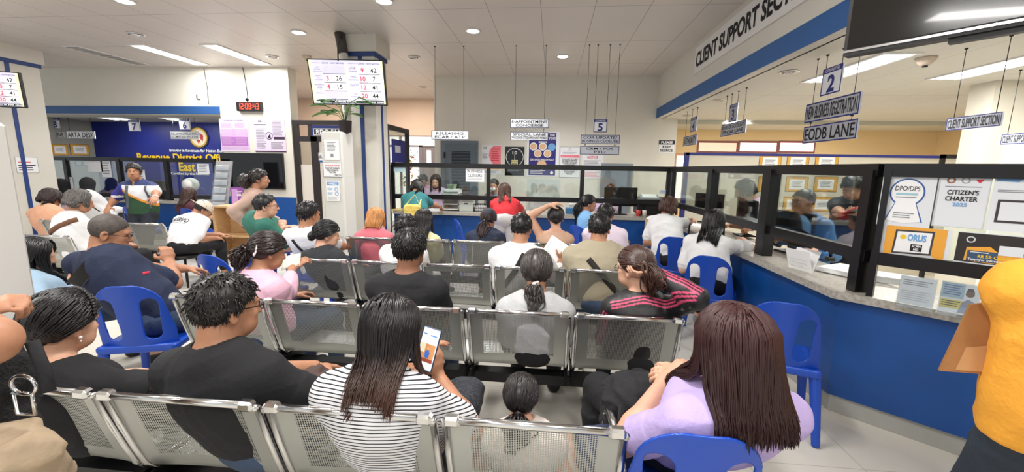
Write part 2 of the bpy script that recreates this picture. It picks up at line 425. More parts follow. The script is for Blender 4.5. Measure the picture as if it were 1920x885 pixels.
# the leaf that stands open onto the bright street
g = MB(DAY); g.b2((-4.22, YP + .04, 0), (-3.72, YP + .05, z1 - .05)); g.build('daylight_opening', win)
rg = random.Random(3)
fo = MB(mat('street_leaf', '6f8a4a', .8)); fo.mat(mat('street_red', 'c0453a', .7)); fo.mat(mat('street_grey', '8d9290', .7)); fo.mat(mat('street_ochre', 'c9a25a', .7))
for i in range(70):
    fo.cur = rg.choice((0, 0, 2, 2, 3, 1)); x, z = rg.uniform(-4.2, -3.75), rg.uniform(.3, 2.0); r = rg.uniform(.02, .06)
    fo.box((x, YP + .03, z), (r, .012, r * rg.uniform(.5, 1.6)), Matrix.Rotation(rg.random() * 3, 3, 'Y'))
fo.build('street_view', win)
# back wall doors
def at_back(x): return aty(x, 330, YB).x
lx, rx_, lz = aty(827, 266, YB).x, aty(897, 266, YB).x, aty(860, 264, YB).z
t = struct('door_2', MB(DGREY).b2((lx, YB - .05, 0), (rx_, YB, lz)))
a0, a1, b0, b1 = lx + .10, rx_ - .04, lx + .24, rx_ - .16
fr = MB(mat('door_leaf_slate', '5c6873', .5)); lv = MB(LOUV); bk = MB(mat('louver_gap', '2c3238', .7))
fr.b2((a0, YB - .075, .02), (b0, YB - .05, lz - .06)); fr.b2((b1, YB - .075, .02), (a1, YB - .05, lz - .06))
fr.b2((b0, YB - .075, lz - .22), (b1, YB - .05, lz - .06)); fr.b2((b0, YB - .075, .02), (b1, YB - .05, .2)); fr.b2((b0, YB - .075, .98), (b1, YB - .05, 1.06)); fr.build('door_leaf', t)
for z0_, z1_ in ((.2, .98), (1.06, lz - .22)):
    bk.b2((b0, YB - .054, z0_), (b1, YB - .051, z1_)); nn_ = int((z1_ - z0_) / .062)
    for k in range(nn_): lv.box(((b0 + b1) / 2, YB - .068, z0_ + (k + .5) * (z1_ - z0_) / nn_), (b1 - b0, .006, .052), Matrix.Rotation(.7, 3, 'X'))
lv.build('louver_slats', t); bk.build('louver_backing', t)
MB(STEELD).box((a0 - .01, YB - .07, lz - .3), (.03, .05, .12)).build('hinge', t)
a = aty(1127, 309, YB); b = aty(1187, 309, YB)
t = struct('door_3', MB(mat('door_frame_grey', '8a9199', .5)).b2((a.x, YB - .03, 0), (b.x, YB, a.z + .03)))
MB(mat('door_leaf_grey', '76808c', .5, nz=.12, nscale=3)).b2((a.x + .05, YB - .045, 0), (b.x - .05, YB - .03, a.z - .02)).build('door_leaf', t)
# office clerestory windows, partition screen
for i, (x0, x1, em) in enumerate(((1310, 1380, 'f6d9c4'), (1387, 1455, 'ffe7de'), (1462, 1525, 'ffd9d6'))):
    f = faceY(x0, 268, x1, 284, 11.3); q = MB(mat('window_mauve', '8d5a5e', .5))
    f.rect(q, -.05, -.25, 1.05, 1.2, .01, .05); o = struct('window_%d' % (i + 2), q)
    q = MB(mat('lit_pane_%d' % i, em, .6, emit=em, es=1.0 if i else .55)); f.rect(q, 0, 0, 1, 1, .02, .008); o['kind'] = 'structure'; q.build('window_pane', o)
# bright window strip in the narrow gap beside the back wall
f = faceY(1266, 292, 1282, 372, 10.4); q = MB(mat('window_frame_wood', 'b98a6a', .5)); f.rect(q, -.25, -.06, 1.25, 1.04, 0, .05); o = struct('window_5', q)
q = MB(DAY); f.rect(q, 0, 0, 1, 1, .012, .01); q.build('window_pane', o)
# ---- columns
def col_box(x0, x1, y0, y1, label):
    t = thing('column', label, 'column', ((x0 + x1) / 2, (y0 + y1) / 2, 0)); s_world[0] = True
    MB(CREAM).b2((x0, y0, 0), (x1, y1, ROOM_H - .29)).build('shaft', t)
    MB(CREAM).b2((x0 - .05, y0 - .05, ROOM_H - .23), (x1 + .05, y1 + .05, ROOM_H - .001)).build('capital', t)
    MB(DKBLUE).b2((x0 - .02, y0 - .02, ROOM_H - .29), (x1 + .02, y1 + .02, ROOM_H - .23)).build('blue_band', t)
    st = MB(DKBLUE); xm = (x0 + x1) / 2; ym = (y0 + y1) / 2
    st.b2((xm - .03, y0 - .008, 0), (xm + .03, y0, ROOM_H - .29)); st.b2((x1, ym - .03, 0), (x1 + .008, ym + .03, ROOM_H - .29)); st.build('blue_stripe', t)
    s_world[0] = False; return t
col_box(-3.0, -2.58, 6.03, 6.45, 'square cream column with a blue stripe behind the hanging queue screen')
col_box(-9.4, -8.74, 5.75, 6.62, 'square cream column with a blue stripe beside the screen cut off by the photo edge')
# ---- lights in the ceiling
def troffer(x, y, z, w, l, label, lit=True, group='ceiling troffers', p=38, col=(1, .98, .95)):
    t = thing('ceiling_light', label, 'ceiling light', (x, y, z), 0, group)
    f = MB(WHITE); f.b2((-w / 2 - .03, -l / 2 - .03, -.012), (-w / 2, l / 2 + .03, -.001)); f.b2((w / 2, -l / 2 - .03, -.012), (w / 2 + .03, l / 2 + .03, -.001)); f.b2((-w / 2, -l / 2 - .03, -.012), (w / 2, -l / 2, -.001)); f.b2((-w / 2, l / 2, -.012), (w / 2, l / 2 + .03, -.001)); f.build('frame', t)
    if lit:
        e = mat('lit_diffuser', 'ffffff', .5, emit='f4f8ff', es=2.6)
        MB(e).b2((-w / 2, -l / 2, -.006), (w / 2, l / 2, -.002)).build('diffuser', t)
        b = MB(mat('tube_glow', 'ffffff', .5, emit='ffffff', es=5.0))
        for s in (-1, 1): b.tube([(s * w * .25, -l / 2 + .03, -.012), (s * w * .25, l / 2 - .03, -.012)], .011, 8)
        b.build('tube_pair', t)
        lm = area('troffer_lamp', (x, y, z - .03), w, l, p, col)
    else:
        MB(mat('unlit_diffuser', 'a8a6a4', .4)).b2((-w / 2, -l / 2, -.006), (w / 2, l / 2, -.002)).build('diffuser', t)
        b = MB(CHROME)
        for k in range(9): b.b2((-w / 2, -l / 2 + (k + .3) * l / 9.5, -.02), (w / 2, -l / 2 + (k + .3) * l / 9.5 + .012, -.004))
        b.build('louver', t)
    return t
troffer(-6.62, 7.0, ROOM_H, .24, 1.25, 'bright fluorescent ceiling light over the blue sign room header')
troffer(-5.4, 7.03, ROOM_H, .24, 1.25, 'bright fluorescent ceiling light over the red wall clock')
troffer(-7.82, 7.0, ROOM_H, .24, 1.2, 'unlit louvered ceiling light beside the striped column', False)
troffer(3.0, 4.75, OFFICE_H, .26, 1.2, 'office ceiling light behind the big black screen', True, 'office ceiling lights', 42)
troffer(4.25, 4.6, OFFICE_H, .3, 1.2, 'office ceiling light over the client support sign', True, 'office ceiling lights', 42)
troffer(3.75, 9.4, OFFICE_H, .5, .5, 'office ceiling light far off above the hanging 3 sign', True, 'office ceiling lights', 24, (1, .9, .74))
troffer(6.3, 9.7, OFFICE_H, .5, .5, 'office ceiling light far off above the framed certificates', True, 'office ceiling lights', 24, (1, .9, .74))
for i, (x, wd, lb) in enumerate(((-9.3, .42, 'side room ceiling light above the hanging 8 sign'), (-7.95, .3, 'side room ceiling light above the hanging 7 sign'), (-6.55, .24, 'side room ceiling light cut off by the television wall'))):
    troffer(x if i < 2 else -6.62, 8.3, 2.455, wd, .32, lb, True, 'side room ceiling lights', 12)
def downlight(px, py, label, lit=True, z=ROOM_H, r=.085, group='recessed downlights', p=42):
    c = atz(px, py, z); t = thing('downlight', label, 'ceiling light', (c.x, c.y, z), 0, group)
    MB(WHITE if lit else CHROME).lathe((0, 0, 0), [(r + .02, -.001), (r + .022, -.012), (r, -.014), (r - .004, -.006), (.0, -.004)], 24).build('trim_ring', t)
    if lit:
        MB(mat('downlight_glow', 'ffffff', .5, emit='ffffff', es=14)).lathe((0, 0, -.0145), [(0, 0), (r * .92, 0), (r * .6, -.008), (0, -.012)][::-1], 20).build('lens', t)
        l = bpy.data.lights.new('downlight_lamp', 'SPOT'); l.energy = p * 5; l.spot_size = 2.3; l.spot_blend = .8; l.shadow_soft_size = .07
        o = bpy.data.objects.new('downlight_lamp', l); C.objects.link(o); o.location = (c.x, c.y, z - .05)
    else:
        b = MB(CHROME)
        for k in (-1, 0, 1): b.tube([(k * .035, -.05, -.012), (k * .035, .05, -.012)], .01, 6)
        b.build('bulb', t)
downlight(560, 60, 'lit downlight left of the striped column, in front of the queue screen')
downlight(887, 57, 'lit downlight above the releasing sign')
downlight(1055, 105, 'lit downlight close to the back wall above the counter 5 signs')
downlight(720, 1, 'lit downlight cut off by the top edge of the photo beside the column', p=26)
downlight(234, 1, 'lit downlight cut off by the top edge of the photo over the benches', p=26)
downlight(777, 107, 'unlit downlight just right of the striped column', False, group='unlit downlights')
downlight(511, 106, 'unlit downlight above the door with the blue sign', False, group='unlit downlights')
downlight(254, 63, 'unlit downlight in front of the unlit troffer', False, group='unlit downlights')
downlight(793, 163, 'unlit downlight over the corridor', False, r=.07, group='unlit downlights')
for px, py, lb in ((1350, 187, 'soffit downlight between the 3 and 4 signs'), (1289, 216, 'soffit downlight beside the 4 sign'), (1480, 134, 'soffit downlight left of the 2 sign')):
    downlight(px, py, lb, False, 2.57, .07, 'soffit downlights')
for px, py, z, lb in ((575, 105, ROOM_H, 'beige smoke detector on the ceiling left of the column'), (1737, 108, OFFICE_H, 'white smoke detector on the office ceiling')):
    c = atz(px, py, z); t = thing('smoke_detector', lb, 'smoke detector', (c.x, c.y, z))
    MB(mat('detector', 'c9b8a6', .6)).lathe((0, 0, 0), [(.0, -.07), (.035, -.068), (.055, -.05), (.075, -.02), (.08, -.001)], 20).build('housing', t)
    MB(STEELD).lathe((0, 0, 0), [(.0, -.085), (.02, -.083), (.02, -.07)], 12).build('sensor', t)

# ================================================================ COUNTERS
GRAN = mat('granite_top', 'a9a49a', .3, nz=.28, nscale=45)
PLIN = mat('plinth_tile', 'a3a29c', .5, nz=.05)
def counter(name, label, path, depth_dir, depth, h=.82, ends=True):
    """path of front-edge points (x,y); body, worktop, plinth follow it"""
    t = thing(name, label, 'counter', (path[0][0], path[0][1], 0)); s_world[0] = True
    def wallstrip(off, z0, z1, m, nm, th):
        mb = MB(m)
        P = [Vector((p[0], p[1], 0)) for p in path]; N = []
        for i in range(len(P)):
            d = (P[min(i + 1, len(P) - 1)] - P[max(i - 1, 0)]).normalized(); N.append(Vector((-d.y, d.x, 0)) * depth_dir)
        A = [p + n * off for p, n in zip(P, N)]; B = [p + n * (off + th) for p, n in zip(P, N)]
        k = len(P); vs = [a + Vector((0, 0, z)) for z in (z0, z1) for a in A] + [b + Vector((0, 0, z)) for z in (z0, z1) for b in B]; fs = []
        for i in range(k - 1):
            fs += [(i, i + 1, k + i + 1, k + i), (2 * k + i + 1, 2 * k + i, 3 * k + i, 3 * k + i + 1), (k + i, k + i + 1, 3 * k + i + 1, 3 * k + i), (i + 1, i, 2 * k + i, 2 * k + i + 1)]
        fs += [(0, k, 3 * k, 2 * k), (k - 1, 3 * k - 1, 4 * k - 1, 2 * k - 1)]
        mb.add(vs, fs); mb.build(nm, t)
    wallstrip(.06, .12, h - .05, BLUEP, 'front_panel', .05); wallstrip(.08, 0, .12, PLIN, 'plinth', .05); wallstrip(0, h - .05, h, GRAN, 'worktop', depth)
    s_world[0] = False; return t
counter('service_counter', 'long blue counter with stone top along the back of the hall', [(-2.62, 6.66), (1.70, 6.66)], 1, .6)
counter('service_counter', 'blue side counter with stone top that bends by the blue plastic chair', [(1.70, 6.66), (1.79, 2.72), (2.3, 2.24), (3.3, 1.5)], 1, .5)
counter('service_counter', 'blue counter of the side room under the large blue sign', [(-10.7, 7.5), (-6.56, 7.5)], 1, .6, .8)

# ================================================================ GLASS SCREENS ON THE COUNTERS
def screen(label, pts, zt, zl, ztop, posts, group=None, low=True):
    """pts polyline (x,y) of the frame plane; posts: param positions along it"""
    t = thing('glass_screen', label, 'glass screen', (pts[0][0], pts[0][1], .82)); s_world[0] = True
    P = [Vector((p[0], p[1], 0)) for p in pts]
    for a, b in zip(P, P[1:]):
        d = (b - a).normalized(); n = Vector((-d.y, d.x, 0)); L = (b - a).length; R = Matrix((d, n, Vector((0, 0, 1)))).transposed()
        for z, hh, nm in ((zt, .075, 'top_rail'), (zl, .075, 'lower_rail')):
            MB(BLACKF).box((a + b) / 2 + Vector((0, 0, z)), (L + .03, .05, hh), R).build(nm, t)
    for (q, base, wd) in posts:
        i = min(int(q), len(P) - 2); fq = q - i; c = P[i].lerp(P[i + 1], fq); d = (P[i + 1] - P[i]).normalized(); n = Vector((-d.y, d.x, 0)); R = Matrix((d, n, Vector((0, 0, 1)))).transposed()
        MB(BLACKF).box(c + Vector((0, 0, (base + zt) / 2)), (wd, min(wd, .09) if wd > .06 else .06, zt - base), R).build('post', t)
    qs = sorted(q for q, _, _ in posts)
    for q0, q1 in zip(qs, qs[1:]):
        i = min(int(q0 + 1e-6), len(P) - 2); a = P[i].lerp(P[i + 1], q0 - i); b = P[i].lerp(P[i + 1], q1 - i)
        d = (b - a).normalized(); n = Vector((-d.y, d.x, 0)); R = Matrix((d, n, Vector((0, 0, 1)))).transposed()
        MB(GLASS).box((a + b) / 2 + Vector((0, 0, (zt + zl) / 2)), ((b - a).length, .006, zt - zl - .07), R).build('glass_pane', t)
    s_world[0] = False; return t
YG = 6.80
def gx(px): return aty(px, 350, YG).x
x0, x1 = gx(737), 1.83
L = x1 - x0
screen('black framed glass screen along the back counter', [(x0, YG), (x1, YG)], 1.575, 1.055, 1.6, [(0, .82, .05), ((gx(916) - x0) / L, .82, .06), ((gx(1091) - x0) / L, .82, .065), (1, .82, .07)])
YS = [(1.84, 6.72), (1.935, 2.69)]
def gy(px, py): return (6.74 - atx(px, py, 1.87).y) / (6.74 - 2.66)
screen('black framed glass screen along the side counter', YS, 1.575, 1.055, 1.6, [(.03, .82, .06), (gy(1330, 400), .82, .12), (gy(1428, 440), .82, .13), (.99, .82, .075)])
screen('black framed glass screen covered with posters at the bend of the side counter', [(1.945, 2.645), (2.45, 2.16), (3.4, 1.3)], 1.575, 1.055, 1.6, [(0.01, .82, .03), (1.0, 1.0, .02), (1.9, .82, .07)])
YLG = 7.62
def gl(px): return aty(px, 340, YLG).x
a, b = gl(112), -6.55
screen('black framed glass screen of the side room counter', [(-10.7, YLG), (b, YLG)], 1.595, .88, 1.6, [(0, .8, .06), ((gl(129) + 10.7) / (b + 10.7), .8, .07), ((gl(228) + 10.7) / (b + 10.7), .8, .075), ((gl(316) + 10.7) / (b + 10.7), .8, .075), (1, .8, .06)])
# tall dark frame at the counter's open end with an open glazed leaf
t = thing('door_frame', 'tall dark frame with an open glazed leaf between column and counter', 'door', (-2.62, 6.6, 0)); s_world[0] = True
q = MB(mat('dark_brown_frame', '1c1719', .45))
q.b2((-2.72, 6.62, 0), (-2.66, 6.70, 2.22)); q.b2((-2.72, 7.6, 0), (-2.66, 7.68, 2.22)); q.b2((-2.72, 6.70, 2.14), (-2.66, 7.6, 2.22)); q.b2((-2.715, 6.70, 0), (-2.665, 7.6, .1)); q.build('frame', t)
MB(GLASS).b2((-2.693, 6.70, .1), (-2.687, 7.6, 2.14)).build('glass_pane', t)
q = MB(NAVY); q.b2((-2.682, 6.85, 1.5), (-2.66, 7.45, 2.0)); q.mat(LGREY).b2((-2.66, 6.95, 1.78), (-2.657, 7.2, 1.9)); q.b2((-2.66, 6.95, 1.55), (-2.657, 7.3, 1.62)); q.build('notice_board', t); s_world[0] = False
# framed doorway right of the television wall
t = thing('door_frame', 'dark framed doorway with a blue sign over it beside the television wall', 'door', (-4.5, 7.9, 0)); s_world[0] = True
DK = mat('dark_wood_frame', '241d1e', .45); q = MB(DK)
for x0_, x1_, zt_ in ((-5.06, -4.97, 2.40), (-4.71, -4.58, 2.1), (-3.5, -3.4, 2.40)): q.b2((x0_, 7.87, 0), (x1_, 7.95, zt_))
q.b2((-4.97, 7.87, 2.32), (-3.5, 7.95, 2.40)); q.b2((-4.97, 7.87, 2.0), (-3.5, 7.95, 2.1)); q.b2((-4.76, 7.88, 2.1), (-4.70, 7.94, 2.32)); q.build('frame', t)
f = Face((-4.68, 7.88, 2.31), (1, 0, 0), (0, 0, 1), 1.1, .2); q = MB(mat('plate_blue', '1c2a70', .5)); f.rect(q, 0, 0, 1, 1, 0, .02); q.mat(LGREY); f.border(q, .015, .004, .03, .3, .99, .95); q.mat(mat('plate_dark', '3a3538', .5)); f.rect(q, .05, .36, .97, .9, .003); q.mat(PAPER); f.text(q, 'RDO 51A TREAS', .08, .4, .9, .86, .006, .02); q.build('name_plate', t)
q = MB(mat('panel_pale', 'd8d2c8', .6)); q.b2((-4.96, 7.9, .0), (-4.71, 7.92, 1.55)); q.b2((-4.56, 7.9, 0), (-3.52, 7.92, 1.98)); q.build('panel', t)
q = MB(GLASS); q.b2((-4.96, 7.905, 1.55), (-4.71, 7.912, 2.0)); q.build('glass_pane', t)
f = faceY(590, 286, 602, 304, 7.89); q = MB(WHITE); f.rect(q, 0, 0, 2.2, 1, 0, .006); q.mat(BANDB); f.rect(q, 0, .8, 2.2, 1, .002); q.mat(GREY); f.poly(q, [(.4, .6), (1, .2), (1.2, .6)], .003); q.build('notice', t); s_world[0] = False
# partition screen with certificates in the office
PX0, PY_ = 2.14, 6.9
t = thing('partition_screen', 'cream office partition with dark blue top rail carrying certificates', 'partition', (4.2, PY_, 0)); s_world[0] = True
MB(mat('partition_cream', 'd2cbb8', .7)).b2((PX0, PY_, 0), (6.3, PY_ + .06, 1.80)).build('panel', t)
MB(NAVY).b2((PX0 - .05, PY_ - .01, 1.80), (6.3, PY_ + .07, 1.84)).build('top_rail', t)
MB(NAVY).b2((PX0 - .06, PY_ - .01, 0), (PX0, PY_ + .07, 1.84)).build('end_post', t); s_world[0] = False
t = thing('column', 'cream office pillar at the right edge of the photo', 'column', (5.2, 5.3, 0))
x_ = aty(1842, 290, 5.3).x; MB(mat('pillar_cream', 'd5d0c0', .7)).b2((x_ - 5.2, 0, 0), (x_ - 5.2 + .6, .3, OFFICE_H)).build('shaft', t)
MB(WHITE).b2((x_ - 5.2 + .2, -.03, .2), (x_ - 5.2 + .6, 0, 2.0)).build('white_board', t)
f = faceY(1762, 290, 1845, 330, 5.8); t = thing('monitor_stand', 'black open frame standing behind the certificate partition', 'frame', (f.o.x, 5.8, 0)); s_world[0] = True
q = MB(BLACKF); f.border(q, .04, 0, 0, 0, 1, 3); 
for xx in (f.o.x, f.o.x + f.w - .04): q.b2((xx, 5.78, 0), (xx + .04, 5.82, f.o.z))
q.b2((f.o.x, 5.78, f.o.z - .05), (f.o.x + f.w, 5.82, f.o.z)); q.build('frame', t); s_world[0] = False
# ================================================================ SIGNED-DISTANCE SCULPTING (bodies, hair, moulded plastic)
class Field:
    def __init__(s, lo, hi, h):
        s.lo = np.array(lo, np.float32); s.h = h; s.n = np.maximum(np.ceil((np.array(hi) - s.lo) / h).astype(int) + 1, 4)
        s.g = np.full(s.n, .3, np.float32); s.ax = [s.lo[i] + h * np.arange(s.n[i], dtype=np.float32) for i in range(3)]
    def blk(s, lo, hi):
        i0 = np.clip(np.floor((np.array(lo) - s.lo) / s.h).astype(int), 0, s.n); i1 = np.clip(np.ceil((np.array(hi) - s.lo) / s.h).astype(int) + 1, 0, s.n)
        if np.any(i1 <= i0): return None
        sl = tuple(slice(a, b) for a, b in zip(i0, i1))
        return sl, s.ax[0][sl[0]][:, None, None], s.ax[1][sl[1]][None, :, None], s.ax[2][sl[2]][None, None, :]
    def put(s, d, sl, k, mode):
        g = s.g[sl]
        if mode == 'sub': d = -d
        if mode == 'add':
            if k: hh = np.clip(.5 + .5 * (g - d) / k, 0, 1); s.g[sl] = g + (d - g) * hh - k * hh * (1 - hh)
            else: s.g[sl] = np.minimum(g, d)
        else:
            if k: hh = np.clip(.5 - .5 * (g - d) / k, 0, 1); s.g[sl] = g + (d - g) * hh + k * hh * (1 - hh)
            else: s.g[sl] = np.maximum(g, d)
    def cone(s, a, b, ra, rb, k=.02, side=(1, 0, 0), flat=False, mode='add', infl=0.0):
        a = np.array(a, float); b = np.array(b, float)
        ra = np.array(ra if hasattr(ra, '__len__') else (ra, ra), float) + infl; rb = np.array(rb if hasattr(rb, '__len__') else (rb, rb), float) + infl
        m = max(ra.max(), rb.max()) + .07
        q = s.blk(np.minimum(a, b) - m, np.maximum(a, b) + m)
        if q is None: return
        sl, X, Y, Z = q; w = b - a; L = np.linalg.norm(w) + 1e-9; w /= L
        u = np.array(side, float); u -= w * u.dot(w)
        if np.linalg.norm(u) < 1e-4: u = np.cross(w, (0, 1, .1))
        u /= np.linalg.norm(u); v = np.cross(w, u); X = X - a[0]; Y = Y - a[1]; Z = Z - a[2]
        Wd = X * w[0] + Y * w[1] + Z * w[2]; U = X * u[0] + Y * u[1] + Z * u[2]; V = X * v[0] + Y * v[1] + Z * v[2]
        t = np.clip(Wd / L, 0, 1); rx = ra[0] + (rb[0] - ra[0]) * t; ry = ra[1] + (rb[1] - ra[1]) * t; mn = np.minimum(rx, ry)
        if flat:
            d = (np.sqrt((U / rx) ** 2 + (V / ry) ** 2) - 1) * mn; d = np.maximum(d, np.abs(Wd - L / 2) - L / 2)
        else:
            e = Wd - t * L; d = (np.sqrt((U / rx) ** 2 + (V / ry) ** 2 + (e / mn) ** 2) - 1) * mn
        s.put(d.astype(np.float32), sl, k, mode)
    def ell(s, c, r, k=.02, R=None, mode='add', infl=0.0, clip=None):
        c = np.array(c, float); r = np.array(r, float) + infl; m = r.max() + .06
        q = s.blk(c - m, c + m)
        if q is None: return
        sl, X, Y, Z = q; X = X - c[0]; Y = Y - c[1]; Z = Z - c[2]
        if R is not None:
            R = np.array(R, float); X, Y, Z = [X * R[0, i] + Y * R[1, i] + Z * R[2, i] for i in range(3)]
        k0 = np.sqrt((X / r[0]) ** 2 + (Y / r[1]) ** 2 + (Z / r[2]) ** 2); k1 = np.sqrt((X / r[0] ** 2) ** 2 + (Y / r[1] ** 2) ** 2 + (Z / r[2] ** 2) ** 2) + 1e-9
        d = np.maximum(k0 * (k0 - 1) / k1, -.05)
        if clip: # keep only where n.x < c, in the rotated frame: list of (n, c)
            for nn, cc in clip: d = np.maximum(d, X * nn[0] + Y * nn[1] + Z * nn[2] - cc)
        s.put(d.astype(np.float32), sl, k, mode)
    def box(s, c, d, k=.01, r=.005, R=None, mode='add'):
        c = np.array(c, float); d = np.array(d, float) / 2; m = np.linalg.norm(d) + .04
        q = s.blk(c - m, c + m)
        if q is None: return
        sl, X, Y, Z = q; X = X - c[0]; Y = Y - c[1]; Z = Z - c[2]
        if R is not None:
            R = np.array(R, float); X, Y, Z = [X * R[0, i] + Y * R[1, i] + Z * R[2, i] for i in range(3)]
        X = np.abs(X) - d[0] + r; Y = np.abs(Y) - d[1] + r; Z = np.abs(Z) - d[2] + r
        dd = np.sqrt(np.maximum(X, 0) ** 2 + np.maximum(Y, 0) ** 2 + np.maximum(Z, 0) ** 2) + np.minimum(np.maximum(X, np.maximum(Y, Z)), 0) - r
        s.put(dd.astype(np.float32), sl, k, mode)
    def plane(s, n, c, k=0.0, lo=None, hi=None):
        """cut away where n.p > c"""
        q = s.blk(s.lo - 1 if lo is None else lo, s.lo + 99 if hi is None else hi); 
        if q is None: return
        sl, X, Y, Z = q; d = X * n[0] + Y * n[1] + Z * n[2] - c
        g = s.g[sl]; s.g[sl] = np.maximum(g, np.broadcast_to(d, g.shape).astype(np.float32))
    def wrinkle(s, amp, seed=0, f=22.0):
        rg = np.random.default_rng(seed); X, Y, Z = s.ax[0][:, None, None], s.ax[1][None, :, None], s.ax[2][None, None, :]
        t = np.zeros(s.n, np.float32)
        for i in range(4):
            n = rg.normal(size=3); n /= np.linalg.norm(n); n2 = rg.normal(size=3); n2 /= np.linalg.norm(n2); ff = f * rg.uniform(.6, 1.6)
            ph = ff * (X * n[0] + Y * n[1] + Z * n[2]) + 1.6 * np.sin(ff * .45 * (X * n2[0] + Y * n2[1] + Z * n2[2]) + i)
            t += (1 - np.abs(np.sin(ph))) ** 2 * 1.0 - .3
        s.g -= amp * t * .5
    def at(s, p):
        i = np.clip(((np.asarray(p) - s.lo) / s.h + .5).astype(int), 0, s.n - 1); return s.g[i[..., 0], i[..., 1], i[..., 2]]
    def mesh(s):
        g = s.g.copy(); g[0], g[-1], g[:, 0], g[:, -1], g[:, :, 0], g[:, :, -1] = [np.float32(.05)] * 6
        S = g < 0; n = np.array(g.shape) - 1
        cnt = np.zeros(n, np.int8)
        for i in (0, 1):
            for j in (0, 1):
                for k in (0, 1): cnt += S[i:i + n[0], j:j + n[1], k:k + n[2]]
        act = (cnt > 0) & (cnt < 8); ids = np.full(n, -1, np.int64); C0 = np.argwhere(act); ids[act] = np.arange(len(C0))
        acc = np.zeros((len(C0), 3)); num = np.zeros(len(C0)); cor = [(i, j, k) for i in (0, 1) for j in (0, 1) for k in (0, 1)]
        for a in cor:
            for ax in range(3):
                if a[ax]: continue
                b = list(a); b[ax] = 1
                ga = g[tuple((C0 + a).T)]; gb = g[tuple((C0 + b).T)]; cr = (ga < 0) != (gb < 0)
                t = np.where(cr, ga / np.where(cr, ga - gb, 1), 0); p = np.array(a)[None, :] + np.zeros((len(C0), 3)); p[:, ax] += t
                acc += p * cr[:, None]; num += cr
        V = (C0 + acc / np.maximum(num, 1)[:, None]) * s.h + s.lo
        F = []
        for ax in range(3):
            o1, o2 = [(1, 2), (2, 0), (0, 1)][ax]
            sl0 = [slice(None)] * 3; sl1 = [slice(None)] * 3; sl0[ax] = slice(0, -1); sl1[ax] = slice(1, None)
            A, B = S[tuple(sl0)], S[tuple(sl1)]
            for pos in (True, False):
                E = np.argwhere((A & ~B) if pos else (~A & B)); 
                E = E[(E[:, o1] > 0) & (E[:, o2] > 0) & (E[:, o1] < n[o1]) & (E[:, o2] < n[o2])]
                if not len(E): continue
                q = []
                for (da, db) in ((0, 0), (1, 0), (1, 1), (0, 1)):
                    c = E.copy(); c[:, o1] -= da; c[:, o2] -= db; q.append(ids[tuple(c.T)])
                q = np.stack(q, 1)
                F.append(q if not pos else q[:, ::-1])
        F = np.concatenate(F) if F else np.zeros((0, 4), int); F = F[:, ::-1]
        return V, F[(F >= 0).all(1)]
def np_obj(name, V, F, m, parent=None, smooth=True, col=None):
    me = bpy.data.meshes.new(name); n = len(F)
    me.vertices.add(len(V)); me.vertices.foreach_set('co', np.asarray(V, np.float32).ravel())
    F = np.asarray(F, np.int32); k = F.shape[1] if n else 4
    me.loops.add(n * k); me.loops.foreach_set('vertex_index', F.ravel()); me.polygons.add(n); me.polygons.foreach_set('loop_start', np.arange(0, n * k, k, dtype=np.int32))
    me.update(calc_edges=True); me.validate()
    me.polygons.foreach_set('use_smooth', [smooth] * len(me.polygons)); me.materials.append(m)
    if col is not None:
        a = me.color_attributes.new('col', 'FLOAT_COLOR', 'POINT'); a.data.foreach_set('color', np.concatenate([col, np.ones((len(V), 1))], 1).astype(np.float32).ravel())
    o = bpy.data.objects.new(name, me); C.objects.link(o)
    if parent: o.parent = parent
    return o

